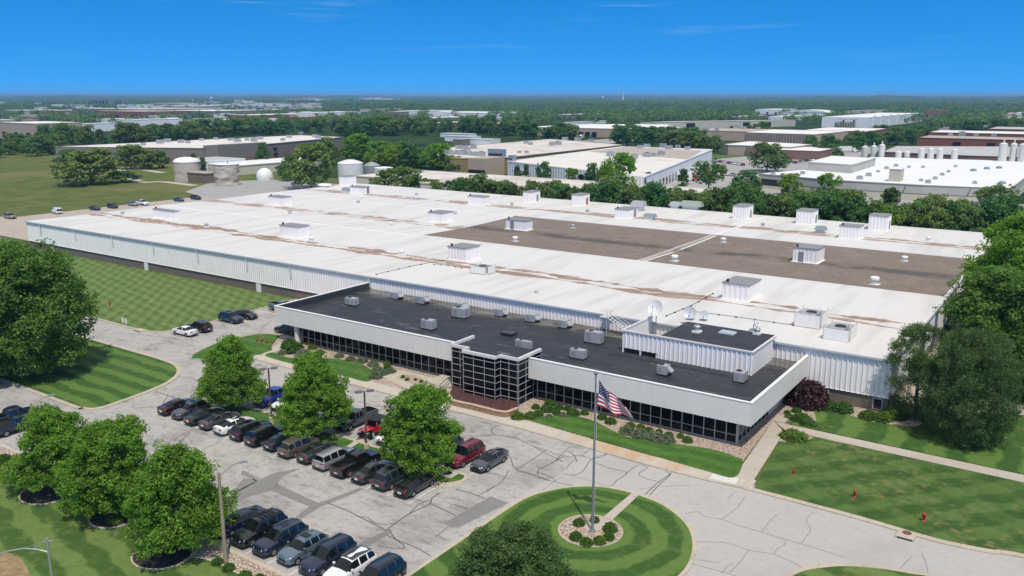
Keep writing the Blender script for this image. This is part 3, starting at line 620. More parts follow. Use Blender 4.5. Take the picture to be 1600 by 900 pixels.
# ------------------------------------------------------------------ the office front with its black roof
OX0, OX1, OY0, OZ0, OZ1, OR = -102.9, -27.4, 84.6, 3.1, 5.7, 4.65
M['fascia'] = simple('pale_fascia', (.72, .69, .655), .55, var=.03, scale=.4)
_m = M['fascia']; _nt = _m.node_tree; _b = _nt.nodes['Principled BSDF']; _src = _b.inputs['Base Color'].links[0].from_socket
_x = sepx(_nt, pos(_nt)); _j = vmath(_nt, 'LESS_THAN', vmath(_nt, 'FRACT', vmath(_nt, 'DIVIDE', _x[0], 4.4)), .012)
_st = ramp(_nt, noise(_nt, mapping(_nt, pos(_nt), 0, (1.2, 1.2, .12)), 1., 4., .7), .5, .75, 0, .22)
L(_nt, mixc(_nt, vmath(_nt, 'ADD', vmath(_nt, 'MULTIPLY', _j, .22), _st), _src, (.42, .40, .36)), _b.inputs['Base Color'])
def black_roof():
    m, nt, b = newmat('black_roof_membrane'); p = pos(nt); xyz = sepx(nt, p)
    n1 = noise(nt, p, .35, 6., .7); n2 = noise(nt, mapping(nt, p, .3, (.4, 1, 1)), .5, 5., .7)
    c = mixc(nt, ramp(nt, n1, .35, .7), (.017, .018, .022), (.033, .035, .042))
    c = mixc(nt, vmath(nt, 'MULTIPLY', ramp(nt, n2, .56, .72), .65), c, (.15, .145, .14))
    # ponding dirt along the warehouse wall
    k = vmath(nt, 'MULTIPLY', vmath(nt, 'MULTIPLY', vmath(nt, 'LESS_THAN', xyz[2], 5.), ramp(nt, vmath(nt, 'ADD', xyz[1], vmath(nt, 'MULTIPLY', n1, 4.)), 102.6, 104.6)), .8)
    c = mixc(nt, k, c, mixc(nt, ramp(nt, n2, .4, .62), (.035, .032, .028), (.15, .135, .115)))
    for ax, per in ((0, 9.1), (1, 3.05)):
        fr = vmath(nt, 'FRACT', vmath(nt, 'DIVIDE', xyz[ax], per)); c = mixc(nt, vmath(nt, 'MULTIPLY', vmath(nt, 'LESS_THAN', fr, .1/per), .35), c, (.085, .085, .09))
    L(nt, c, b.inputs['Base Color'])
    pd = vmath(nt, 'MULTIPLY', vmath(nt, 'LESS_THAN', xyz[2], 5.), vmath(nt, 'MULTIPLY', ramp(nt, vmath(nt, 'ADD', xyz[1], vmath(nt, 'MULTIPLY', n1, 3.)), 103.4, 104.2), ramp(nt, noise(nt, p, .16, 3.), .42, .5)))
    L(nt, vmath(nt, 'MULTIPLY', ramp(nt, n1, .3, .7, .45, .75), vmath(nt, 'SUBTRACT', 1., vmath(nt, 'MULTIPLY', pd, .93))), b.inputs['Roughness']); return m
M['broof'] = black_roof()
M['glass'] = simple('dark_tinted_glass', (.005, .006, .008), .06, spec=.18)
M['mull'] = simple('pale_mullion', (.42, .40, .37), .5)
of = thing('office_building', 'low office front with a pale fascia over dark window bands and a flat black roof', 'office', ((OX0+OX1)/2, OY0, 0))
g = MB(); g.box(OX0+.3, OX1-.3, OY0+.3, WY0-.12, OZ0+.5, OR); g.build('roof', M['broof'], of)
g = MB(); g.box(OX0, OX1, OY0, OY0+.28, OZ0, OZ1); g.box(OX0, OX0+.28, OY0+.285, WY0-.11, OZ0, OZ1); g.box(OX1-.28, OX1, OY0+.285, WY0-.11, OZ0, OZ1)
fa = g.build('fascia', M['fascia'], of)
g = MB(); g.box(OX0-.05, OX1+.05, OY0-.05, OY0+.33, OZ1+.002, OZ1+.07); g.box(OX0-.05, OX0+.33, OY0+.335, WY0-.11, OZ1+.002, OZ1+.07); g.box(OX1-.33, OX1+.05, OY0+.335, WY0-.11, OZ1+.002, OZ1+.07); g.build('coping', M['white'], fa)
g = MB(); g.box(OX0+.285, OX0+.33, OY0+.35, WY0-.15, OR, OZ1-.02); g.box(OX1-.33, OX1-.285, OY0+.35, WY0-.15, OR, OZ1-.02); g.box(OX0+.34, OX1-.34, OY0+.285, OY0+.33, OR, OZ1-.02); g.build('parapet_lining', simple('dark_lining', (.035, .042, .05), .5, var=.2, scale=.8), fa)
g = MB(); g.box(OX0+.3, OX1-.3, OY0+.3, WY0-.12, OZ0+.05, OZ0+.45); g.build('soffit', M['fascia'], of)
xw0, xw1, yw = -99.0, -29.3, 86.2
fr = MB(); fr.box(xw0+.1, xw1-.1, yw+.12, WY0-.13, 0, OZ0+.06, skip=('t', 'b')); fr.build('wall', simple('dark_wall', (.02, .02, .02), .5), of)
g = MB(); g.box(xw0-.05, xw1+.05, yw-.1, yw+.1, 0, .16); g.box(xw1-.1, xw1+.06, yw+.105, WY0-.2, 0, .16); g.build('sill', M['conc2'], of)
def office_window(u0, u1, axis='x'):
    g = MB(); p_ = MB(); d = .055
    B = (lambda m_, a, b, o0, o1, z0, z1: m_.box(a, b, yw+o0, yw+o1, z0, z1)) if axis == 'x' else (lambda m_, a, b, o0, o1, z0, z1: m_.box(xw1-o1, xw1-o0, a, b, z0, z1))
    B(g, u0-d, u0+d, -.07, .1, .163, OZ0+.04); B(g, u0+d, u1-d, -.05, .1, .163, .24); B(g, u0+d, u1-d, -.05, .1, 1.08, 1.15)
    w = g.build('window', M['mull'], of)
    B(p_, u0+d+.002, u1-d-.002, .0, .04, .24, 1.08); B(p_, u0+d+.002, u1-d-.002, .0, .04, 1.15, OZ0+.04); p_.build('pane', M['glass'], w)
for xa, xb, n in ((xw0+.45, -66.6, 24), (-55.4, xw1, 20)):
    for i in range(n): office_window(xa+(xb-xa)*i/n, xa+(xb-xa)*(i+1)/n)
for i in range(7): office_window(yw+.1+i*1.3, yw+1.4+i*1.3, 'y')
g = MB(); g.box(xw1-.16, xw1+.08, yw-.1, yw+.099, .165, OZ0+.045); g.build('corner_post', M['mull'], of)
g = MB(); g.box(xw1-.03, xw1+.03, yw+9.3, yw+10.4, .165, 2.4); d_ = g.build('door', M['mull'], of); g = MB(); g.box(xw1+.032, xw1+.05, yw+9.45, yw+10.25, .3, 2.3); g.build('pane', M['glass'], d_)
g = MB(); g.box(xw1-.05, xw1+.05, yw+10.5, WY0-.15, .17, OZ0+.045); g.build('end_wall', M['fascia'], of)
for x, y in ((-98.9, 85.4),):
    g = MB(); g.cyl((x, y), .42, 0, OZ0+.05, n=18); g.build('column', M['fascia'], of)
# stair up to the warehouse roof
# ------------------------------------------------------------------ black glass entrance tower
M['tglass'] = simple('black_glass', (.003, .003, .005), .03, spec=.14)
M['tbar'] = simple('tower_glazing_bar', (.46, .46, .48), .4)
M['tcope'] = simple('tower_coping', (.66, .63, .62), .45)
TZ = 6.25; TX0, TX1 = -66.35, -55.75
foot = [(-66.35, 87.4), (-66.35, 82.6), (-63.55, 82.6), (-63.55, 81.35), (-58.45, 81.35), (-58.45, 82.3), (-55.75, 82.3), (-55.75, 87.4)]
tw = thing('entrance_tower', 'black glass entrance tower with a white grid of glazing bars projecting from the office front', 'tower', (-61, 84, 0))
g = MB(); g.prism([(x, y) for x, y in foot], 0, TZ-.35, 1, 0); g.build('glass_wall', [M['tglass'], M['broof']], tw)
rows = [.12, 1.0, 1.9, 2.78, 3.65, 4.5, 5.38]
for i in range(len(foot)-1):
    a, b_ = Vector(foot[i]), Vector(foot[i+1]); d = b_-a; ln = d.length; u = d/ln; nn = Vector((u.y, -u.x))
    if nn.dot(Vector((-61, 85))-a) > 0: nn = -nn
    g = MB()
    for z in rows: g.obox(((a+b_)/2+nn*.02), u, nn, ln/2-.03 if i not in (1, 3, 5) else ln/2+.05, .03, z-.022, z+.022)
    nv = max(1, round(ln/1.75))
    for k_ in range(nv+1):
        if k_ in (0, nv) and i in (2, 4): continue
        c_ = a+u*(ln*k_/nv)
        if k_ == 0 and i: c_ = c_+u*.1
        if k_ == nv and i < 6: c_ = c_-u*.1
        g.obox(c_+nn*.016, u, nn, .022, .026, 0, TZ-.32)
    g.build('glazing_bars', M['tbar'], tw)
g = MB(); line = foot
g.ribbon([(x, y) for x, y in line], .34, TZ-.36, TZ+.02); g.build('coping', M['tcope'], tw)
g = MB(); g.ribbon([(-66.2, 87.3), (-66.2, 82.9), (-63.4, 82.9)], .05, TZ-.7, TZ-.36); g.build('parapet_lining', M['dark'], tw)
# planter with a block retaining wall and red mulch
pl_o = smooth(PP([(701, 617), (703, 621), (708.5, 625.5), (722, 629), (737, 632), (757, 637), (777, 642), (791, 643.5), (800, 641), (809, 637.5)], .75), 5)
pt = thing('planter', 'curved tan block planter wall round the foot of the black glass tower', 'planter', (-61, 80, 0))
def block_mat():
    m, nt, b = newmat('tan_block'); p = pos(nt)
    br = N(nt, 'ShaderNodeTexBrick', i_Scale=1., i_Mortar_Size=.02, i_Brick_Width=.42, i_Row_Height=.2); br.inputs['Color1'].default_value = rgb((.42, .28, .18)); br.inputs['Color2'].default_value = rgb((.30, .19, .12)); br.inputs['Mortar'].default_value = rgb((.1, .07, .05))
    x = sepx(nt, p); cb = N(nt, 'ShaderNodeCombineXYZ'); L(nt, vmath(nt, 'ADD', x[0], x[1]), cb.inputs[0]); L(nt, x[2], cb.inputs[1]); L(nt, cb.outputs[0], br.inputs['Vector'])
    L(nt, br.outputs['Color'], b.inputs['Base Color']); b.inputs['Roughness'].default_value = .9; bumpto(nt, b, br.outputs['Fac'], -.6, .05); return m
g = MB(); g.ribbon(pl_o, .34, 0, .72); g.build('wall', block_mat(), pt)
g = MB(); g.ribbon(pl_o, .44, .722, .83); g.build('cap', simple('tan_cap', (.48, .34, .24), .85, var=.1, scale=2.), pt)
g = MB(); g.prism([(x, y) for x, y in pl_o]+[(-55.8, 82.4), (-58.4, 82.4), (-58.5, 81.45), (-63.5, 81.45), (-63.5, 82.7), (-66.2, 82.7)], 0, .66); g.build('mulch', M['redmulch'], pt)
# entrance steps with a handrail
st = thing('entrance_steps', 'concrete entrance steps left of the black glass tower', 'steps', (-67, 80, 0))
g = MB(); g.box(-70.5, -66.45, 82.3, 85.8, 0, .5); u = g.build('landing', M['conc'], st)
for i in range(3):
    g = MB(); g.box(-69.6, -66.9, 81.0+i*.43, 81.0+i*.43+.425, 0, .16*(i+1)+.02); g.build('step', M['conc2'], st)
hr = thing('handrail', 'black metal handrail at the entrance steps', 'handrail', (-66.8, 81, 0))
g = MB(); g.tube([(-66.9, 80.8, .15), (-66.9, 80.8, 1.1), (-66.9, 82.5, 1.55), (-66.9, 83.6, 1.55), (-66.9, 83.6, .5)], .045, 6); g.tube([(-66.9, 80.8, .65), (-66.9, 82.5, 1.05)], .03, 6); g.tube([(-66.9, 82.5, .5), (-66.9, 82.5, 1.55)], .03, 6); g.build('rail', M['black'], hr)
po = thing('flower_pot', 'grey stone pot of red flowers by the glass tower', 'flower pot', (-67.4, 85.2, .5))
g = MB(); g.lathe((-67.4, 85.2, .5), [(.4, 0), (.62, .35), (.7, .55), (.6, .5)], 12); g.build('pot', simple('grey_stone', (.2, .19, .18), .8), po)
# ------------------------------------------------------------------ ribbed penthouse on the office roof
y0 = 96.6; px0, px1, pz = -48.95, -31.6, 7.62; ph = thing('roof_penthouse', 'long ribbed white penthouse with a black roof standing on the office roof', 'penthouse', (-40, y0, OR))
xs = -43.9
g = MB(); corrug(g, px0, xs, y0, OR+.65, pz-.12, .62, .10); corrug(g, xs, px1, y0, OR+.02, pz-.12, .62, .10); corrug(g, y0, WY0-.12, px0, OR+.65, pz-.12, .62, .08, 'y', -1); g.box(px1-.06, px1, y0+.02, WY0-1.3, OR+.02, pz-.12)
g.box(px1-.9, px1-.85, WY0-1.28, WY0-.12, OR+.02, pz-.12)
corrug(g, px0, xs-.1, y0+.1, OR+.65, pz-.12, .62, -.05); corrug(g, y0+.15, WY0-.12, px0+.1, OR+.65, pz-.12, .62, -.05, 'y', -1); g.quad((xs, y0+.05, OR), (xs, WY0-.12, OR), (xs, WY0-.12, pz-.1), (xs, y0+.05, pz-.1)); g.build('wall', M['panelrib'], ph)
g = MB(); g.box(xs+.02, px1-.08, y0+.12, WY0+.3, pz-.35, pz-.1); g.build('roof', M['broof'], ph)
g = MB(); g.box(px0-.1, px1+.12, y0-.16, y0+.115, pz-.119, pz+.07); g.box(px1-.14, px1+.12, y0+.12, WY0-.3, pz-.119, pz+.07); g.box(px0-.12, px0+.16, y0+.12, WY0-.15, pz-.119, pz+.07); g.build('coping', M['tcope'], ph)
for x in (px0+.1, px0+2.6, px0+4.9):
    g = MB(); g.box(x-.1, x+.1, y0+.0, y0+.16, OR, OR+.65); g.build('post', M['white'], ph)
g = MB(); g.box(px0, xs, y0+.22, y0+.5, OR+.02, OR+.55); g.build('kick_board', M['dark'], ph)
# cooling units on the office roof
HG = 'grey cooling units on the black office roof'
def hvac(nx, ny, lx, rx, ty, label, hood=True, z=OR, fan=True):
    x0, x1, ya, yb, zt = fit(nx, ny, lx, rx, ty, z); t = thing('cooling_unit', label, 'cooling unit', ((x0+x1)/2, (ya+yb)/2, z), 0, HG)
    g = MB(); g.box(x0, x1, ya, yb, z+.18, zt); g.build('cabinet', M['hvac'], t)
    g = MB(); g.box(x0-.08, x1+.08, ya-.08, yb+.08, z-.01, z+.178); g.build('curb', M['dark'], t)
    if fan:
        g = MB(); r = min(x1-x0, yb-ya)*.3; g.cyl((x0+(x1-x0)*.3, (ya+yb)/2), r, zt+.002, zt+.1, n=14); g.build('fan', M['dark'], t)
    g = MB(); w = (x1-x0); g.box(x0+.12*w, x0+.42*w, ya-.02, ya-.001, z+.4, zt-.25); g.build('grille', simple('unit_panel', (.25, .26, .28), .5), t); g = MB(); g.box(x1+.001, x1+.02, ya+.2*(yb-ya), ya+.7*(yb-ya), z+.4, zt-.3); g.build('grille', simple('unit_panel', (.25, .26, .28), .5), t)
    if hood:
        g = MB(); g.add([(x1+.003, ya+.15, zt-.15), (x1+.003, yb-.15, zt-.15), (x1+.6, yb-.15, zt-.65), (x1+.6, ya+.15, zt-.65), (x1+.003, ya+.15, zt-.75), (x1+.003, yb-.15, zt-.75)], [(0, 3, 2, 1), (0, 4, 3), (1, 2, 5), (3, 4, 5, 2)]); g.build('hood', M['hvac'], t)
for a in ((553.5, 479, 539, 561, 467.5, 'grey cooling unit alone near the left end of the black roof', False), (674, 517, 658, 682, 502, 'square grey cooling unit in the middle of the black roof nearest the fascia', False),
          (725, 499, 706, 734, 483.5, 'larger grey cooling unit standing directly in front of one beside the wall', False), (937, 539.5, 913, 943, 521, 'larger grey cooling unit left of the ribbed penthouse end', False),
          (911, 563.5, 890, 917, 549, 'grey cooling unit nearest the fascia between the glass tower and the penthouse', False), (828, 548, 805, 832, 535, 'grey cooling unit directly behind the glass tower roof', False),
          (1041, 588.5, 1026, 1047, 573, 'pale metal cooling unit in front of the penthouse middle', True), (1161, 600, 1146, 1168, 584, 'upright grey cooling unit at the penthouse front right corner', False)):
    hvac(*a)
for i, (nx, ny, lx, rx, ty) in enumerate(((620, 468.5, 609, 629, 458), (661, 476.5, 650, 670, 464.5), (721, 487.5, 709, 730, 475), (784, 496, 772, 791, 484.5), (834, 505, 821, 842, 493), (884, 514.5, 872, 892, 502))):
    hvac(nx, ny, lx, rx, ty, ['first', 'second', 'third', 'fourth', 'fifth', 'sixth'][i]+' grey cooling unit from the left in the row along the ribbed warehouse wall', True, OR, False)
# stairs, dishes, hatch
sr = thing('roof_stairs', 'white metal stairs from the black office roof up to the white warehouse roof', 'stairs', (-55, 103.5, OR))
p0 = G(966, 522, OR); ytop = WY0-.25
p0 = (-50.7, 103.9); p1 = (-54.9, 103.9)
M['stair'] = simple('white_stair_metal', (.55, .55, .54), .5)
g = MB()
for dy in (-.45, .45): g.tube([(p0[0], p0[1]+dy, OR+.05), (p1[0], p1[1]+dy, WZ+.1)], .06, 6)
g.build('stringer', M['stair'], sr)
g = MB()
for i in range(1, 10):
    f_ = i/10; x = p0[0]+(p1[0]-p0[0])*f_; z = OR+.05+(WZ+.05-OR)*f_; g.box(x-.14, x+.14, p0[1]-.42, p0[1]+.42, z-.03, z)
g.build('tread', M['stair'], sr)
g = MB()
for dy in (-.47, .47):
    g.tube([(p0[0], p0[1]+dy, OR+1.0), (p1[0], p1[1]+dy, WZ+1.05), (p1[0]-1.2, p1[1]+dy, WZ+1.05)], .035, 6); g.tube([(p0[0], p0[1]+dy, OR+.55), (p1[0], p1[1]+dy, WZ+.6)], .025, 6)
    for f_ in (0, .33, .66, 1): x = p0[0]+(p1[0]-p0[0])*f_; z = OR+(WZ-OR)*f_; g.tube([(x, p0[1]+dy, z), (x, p0[1]+dy, z+1.05)], .03, 6)
g.build('rail', M['stair'], sr)
g = MB(); g.box(p1[0]-1.3, p1[0]-.02, p1[1]-.45, WY0-.4, WZ+.02, WZ+.08)
for x in (p1[0]-1.2, p1[0]-.1):
    for y in (p1[1]-.4, p1[1]+.4): g.cyl((x, y), .05, OR, WZ+.02, n=6)
g.tube([(p1[0]-1.2, p1[1], OR), (p1[0]-.1, p1[1], WZ)], .03, 5); g.build('platform', M['stair'], sr)
def dish(px, py, zb, r, h, label, ang=R(-60), tilt=R(45), col='white'):
    p = G(px, py, zb); t = thing('satellite_dish', label, 'satellite dish', p, 0, 'dishes by the penthouse')
    g = MB(); g.tube([(p.x, p.y, zb), (p.x, p.y, zb+h)], .06, 6); g.box(p.x-.5, p.x+.5, p.y-.4, p.y+.4, zb-.02, zb+.1); g.build('mast', M['galv'], t)
    ax = Vector((cos(ang)*cos(tilt), sin(ang)*cos(tilt), sin(tilt))); a = ax.cross(Vector((0, 0, 1))).normalized(); b_ = a.cross(ax); c0 = Vector((p.x, p.y, zb+h))+ax*.1
    V = []; n = 18
    for rr, d in ((.02, 0), (.35, .04), (.7, .13), (1, .25)):
        for k_ in range(n): V.append(c0+a*(cos(2*pi*k_/n)*rr*r)+b_*(sin(2*pi*k_/n)*rr*r)+ax*(d*r))
    g = MB(); g.add(V, [(j*n+i, j*n+(i+1) % n, (j+1)*n+(i+1) % n, (j+1)*n+i) for j in range(3) for i in range(n)], 0, True)
    V2 = [v-ax*.03 for v in V]; g.add(V2, [(j*n+i, (j+1)*n+i, (j+1)*n+(i+1) % n, j*n+(i+1) % n) for j in range(3) for i in range(n)], 0, True)
    g.build('reflector', M[col], t)
    g = MB(); f_ = c0+ax*r*.9; g.tube([c0+b_*r*-.95+ax*.22*r, f_], .03, 5); g.tube([f_, f_-ax*.25], .08, 6); g.build('feed_horn', M['galv'], t)
dish(1024, 531, OR, 1.15, 4.4, 'largest white satellite dish on a tall mast in the open end of the penthouse', R(-100), R(25))
dish(1078, 499, pz-.1, .85, .9, 'grey white satellite dish on the back edge of the penthouse roof', R(-75), R(25), 'trim')
dish(1099, 500.5, pz-.1, .6, .75, 'small grey satellite dish right of the larger one on the penthouse back edge', R(-60), R(25), 'trim')
dish(1177, 516, pz-.1, .6, .8, 'small white satellite dish at the right back of the penthouse roof', R(20), R(25), 'white')
vent(1089, 519, .7, 'metal mushroom vent in the middle of the penthouse roof', pz-.1, None); vent(1183, 522, .6, 'metal mushroom vent beside the small dish at the penthouse right end', pz-.1, None)
sk = G(1137, 520.5, pz-.1); t = thing('skylight', 'pale blue square skylight in the penthouse black roof', 'skylight', sk)
g = MB(); g.box(sk.x-1., sk.x+1., sk.y-.7, sk.y+.7, pz-.11, pz+.06); g.build('frame', M['trim'], t); g = MB(); g.box(sk.x-.85, sk.x+.85, sk.y-.55, sk.y+.55, pz+.062, pz+.13); g.build('pane', simple('skylight_pane', (.42, .52, .54), .25), t)
hx = G(795, 523, OR); t = thing('roof_hatch', 'flat black roof hatch behind the glass tower', 'roof hatch', hx); g = MB(); g.box(hx.x-.9, hx.x+.9, hx.y-.7, hx.y+.7, OR, OR+.3); g.build('curb', M['dark'], t); g = MB(); g.box(hx.x-.97, hx.x+.97, hx.y-.77, hx.y+.77, OR+.302, OR+.4); g.build('lid', simple('hatch_lid', (.05, .05, .055), .5), t)
# walkway pads in front of the penthouse
g = MB()
for i in range(15): x = px0-1+i*1.25; g.box(x, x+.95, 94.6, 95.3, OR+.005, OR+.04)
g.build('walkway_pads', simple('walk_pad', (.018, .018, .018), .8), of)
# ------------------------------------------------------------------ vehicles
def paint(name, col, metal=.35, rough=.28):
    m, nt, b = newmat(name); b.inputs['Base Color'].default_value = rgb(col); b.inputs['Metallic'].default_value = metal
    b.inputs['Roughness'].default_value = rough; b.inputs['Coat Weight'].default_value = 1.; b.inputs['Coat Roughness'].default_value = .03
    return m
CP = {k: paint('paint_'+k, *v) for k, v in dict(black=((.006, .006, .008), .1), navy=((.010, .018, .045), .2), maroon=((.022, .008, .010), .3), red=((.42, .012, .02), .1), darkred=((.19, .008, .02), .3), grey=((.095, .10, .112), .5),
     darkgrey=((.045, .049, .056), .4), silver=((.42, .43, .45), .6), white=((.78, .78, .78), 0.), brown=((.16, .13, .105), .5), blue=((.008, .04, .28), .3), steel=((.15, .21, .26), .5), green=((.018, .026, .026), .3), plum=((.020, .014, .020), .3), tan=((.33, .27, .20), .5)).items()}
M['cglass'] = simple('car_glass', (.006, .008, .009), .03, spec=.6)
M['tyre'] = simple('tyre_rubber', (.013, .013, .014), .85)
M['rim'] = simple('alloy_rim', (.42, .42, .43), .35, metal=.7)
M['lamp'] = simple('headlight_lens', (.55, .57, .6), .1)
M['tail'] = simple('taillight_lens', (.33, .012, .012), .2)
M['plate'] = simple('number_plate', (.62, .62, .6), .5)
M['blackplas'] = simple('black_plastic', (.014, .014, .015), .5)
def curve(pts): 
    xs = [p[0] for p in pts]; ys = [p[1] for p in pts]
    return lambda y: float(np.interp(y, xs, ys))
def car_kind(nm, L_, W, wb, wr, zb, top, belt, wtop, wbelt, glass, ws, rw, pillars, low=.24, cat='car', bed=None, rails=False, sunroof=False, gaps=()):
    """loft a car body along its length (+Y is the nose); returns the Empty of the kind"""
    h = W/2; ft, fb, fw, fB = curve(top), curve(belt), curve(wtop), curve(wbelt)
    fl = curve([(-L_/2, .42), (-L_/2+.12, .30), (-L_/2+.5, low), (L_/2-.5, low), (L_/2-.12, .26), (L_/2, .36)])
    axF, axR = wb/2+.08+zb, -wb/2+.08+zb; ra = wr+.055
    ys = set(round(p[0], 3) for cu in (top, belt, wtop, wbelt) for p in cu) | {round(v, 3) for v in (*ws, *rw, *glass)} | {round(v, 3) for p in pillars for v in p}
    for a in (axF, axR):
        for k_ in range(9): ys.add(round(a-ra*cos(pi*k_/8), 3))
        ys.add(round(a-ra-.01, 3)); ys.add(round(a+ra+.01, 3))
    if bed: ys |= {round(bed[0], 3), round(bed[1], 3)}
    ys = sorted(y for y in ys if -L_/2-1e-6 <= y <= L_/2+1e-6); 
    q = [ys[0]]
    for y in ys[1:]:
        if y-q[-1] > .006: q.append(y)
    ys = q; V = []; n = 17
    for y in ys:
        zl, zB, zT, w, wt = fl(y), fb(y), ft(y), fB(y)*h, fw(y)*h
        za = 0
        for a in (axF, axR):
            if abs(y-a) <= ra+1e-4: za = max(za, math.sqrt(max(0, ra*ra-(y-a)**2))+wr-.02)
        mid = zl+(zB-zl)*.5
        half = [(0, max(zl, za)), (w*.78, max(zl, za)), (w*.97, max(zl+.09, za)), (w, max(mid, za+.01)), (w*.975, max(zB-.09, za+.02)), (w*.925, max(zB, za+.03)), (wt, max(zT-.085, zB+.012)), (wt*.80, max(zT-.012, zB+.025)), (0, max(zT-.012, zB+.025)+.045)]
        for x, z in half: V.append((x, y, z))
        for x, z in half[-2:0:-1]: V.append((-x, y, z))
    m_ = 16; B = MB(); WS = MB(); RW = MB(); SG = {1: MB(), -1: MB()}
    fb_, fws, frw, fs1, fs2 = [], [], [], [], []
    for i in range(len(ys)-1):
        yc = (ys[i]+ys[i+1])/2
        for k_ in range(m_):
            f = (i*m_+k_, i*m_+(k_+1) % m_, (i+1)*m_+(k_+1) % m_, (i+1)*m_+k_)
            seg = k_ if k_ < 8 else 15-k_
            tgt = fb_
            if seg in (6, 7):
                if ws[0] < yc < ws[1]: tgt = fws
                elif rw[0] < yc < rw[1]: tgt = frw
                elif bed and bed[0] < yc < bed[1] and seg == 7: continue
            elif seg == 5 and glass[0] < yc < glass[1] and not any(a < yc < b_ for a, b_ in pillars): tgt = fs1 if k_ < 8 else fs2
            tgt.append(f)
    fb_.append(tuple(range(m_))[::-1]); fb_.append(tuple((len(ys)-1)*m_+k_ for k_ in range(m_)))
    root = thing(nm, nm, cat)
    def sub(faces, name, mat, par, off=0):
        used = sorted({i for f in faces for i in f}); ix = {u: j for j, u in enumerate(used)}
        mb = MB(); mb.add([V[u] for u in used], [tuple(ix[i] for i in f) for f in faces], 0, True); return mb.build(name, mat, par, loc=1, sharp=50)
    sub(fb_, 'body', CP['grey'], root); sub(fws, 'windshield', M['cglass'], root)
    if frw: sub(frw, 'rear_window', M['cglass'], root)
    for fs in (fs1, fs2): sub(fs, 'side_window', M['cglass'], root)
    # wheels
    for a in (axF, axR):
        for s_ in (1, -1):
            x0 = s_*(h-.13); T = MB(); rm = MB()
            def ring(mb, prof, mi=0, n2=20):
                VV = [(x0+s_*dx, a+r*cos(2*pi*j/n2), wr+r*sin(2*pi*j/n2)) for r, dx in prof for j in range(n2)]
                mb.add(VV, [((p*n2+j), (p*n2+(j+1) % n2), ((p+1)*n2+(j+1) % n2), ((p+1)*n2+j)) for p in range(len(prof)-1) for j in range(n2)], mi, True)
            ring(T, [(.05, -.1), (wr*.9, -.1), (wr, -.07), (wr, .07), (wr*.93, .115), (wr*.68, .11), (wr*.66, .07)])
            w_ = T.build('wheel', M['tyre'], root, loc=1)
            ring(rm, [(wr*.68, .095), (wr*.6, .108), (wr*.57, .06), (.02, .05)], 0)
            for k_ in range(6):
                t = 2*pi*k_/6; u = (cos(t), sin(t)); v_ = (-u[1], u[0]); P = []
                for xx in (.06, .105):
                    for r, e in ((.03, .035), (wr*.6, .05)):
                        for sg in (1, -1): P.append((x0+s_*xx, a+u[0]*r+v_[0]*e*sg, wr+u[1]*r+v_[1]*e*sg))
                rm.add(P, [(4, 5, 7, 6), (0, 2, 6, 4), (1, 5, 7, 3), (2, 3, 7, 6)], 1)
            rm.build('rim', [M['blackplas'], M['rim']], w_, loc=1)
    # lamps, plate, mirrors, grille
    yf, yr = L_/2, -L_/2
    for s_ in (1, -1):
        zf = fb(yf-.12)-.12; x = fB(yf-.15)*h
        g = MB(); g.add([(s_*x*.52, yf+.004, zf), (s_*x*.95, yf-.1, zf+.01), (s_*x*1.0, yf-.42, zf+.13), (s_*x*.9, yf-.36, zf+.19), (s_*x*.55, yf-.05, zf+.12)], [(0, 1, 2, 3, 4), (4, 3, 2, 1, 0)]); g.build('headlight', M['lamp'], root, loc=1)
        zr = fb(yr+.12)-.05; x = fB(yr+.1)*h
        g = MB(); g.add([(s_*x*.5, yr-.012, zr-.13), (s_*x*.97, yr+.06, zr-.15), (s_*x*1.006, yr+.34, zr-.05), (s_*x*.985, yr+.32, zr+.04), (s_*x*.9, yr+.02, zr+.06), (s_*x*.5, yr-.008, zr+.03)], [(0, 1, 4, 5), (1, 2, 3, 4), (5, 4, 1, 0), (4, 3, 2, 1)]); g.build('taillight', M['tail'], root, loc=1)
        ym = ws[1]-.38; zm = fb(ym)+.09; xm = fB(ym)*h*.96
        g = MB(); g.box(min(s_*xm, s_*(xm+.2)), max(s_*xm, s_*(xm+.2)), ym-.07, ym+.07, zm-.05, zm+.1); g.build('mirror', CP['grey'], root, loc=1)
        if rails:
            g = MB(); yy = [v for v in (rw[1]+.05, (rw[1]+ws[0])/2, ws[0]-.15)]; g.tube([(s_*fw(y)*h*.86, y, ft(y)+.045) for y in yy], .022, 5); g.build('roof_rail', M['rim'] if rails == 1 else M['blackplas'], root, loc=1)
    zp = .62 if cat != 'van' else .6
    g = MB(); g.box(-.2, .2, yr-.012, yr+.1, zp-.08, zp+.07); g.build('number_plate', M['plate'], root, loc=1)
    g = MB(); zg = fb(yf-.05)-.16; g.box(-.42, .42, yf-.1, yf+.008, zg-.12, zg+.09); g.build('grille', M['blackplas'], root, loc=1)
    g = MB(); g.box(-h*.78, h*.78, yf-.2, yf+.012, .28, .37); g.box(-h*.8, h*.8, yr-.012, yr+.2, .34, .42); g.build('bumper_trim', M['blackplas'], root, loc=1)
    if sunroof:
        g = MB(); yc = (ws[0]+rw[1])/2+.25; z_ = ft(yc)+.019; g.add([(-.42, yc-.35, ft(yc-.35)+.042), (.42, yc-.35, ft(yc-.35)+.042), (.42, yc+.35, ft(yc+.35)+.042), (-.42, yc+.35, ft(yc+.35)+.042)], [(0, 1, 2, 3)]); g.build('sunroof', M['cglass'], root, loc=1)
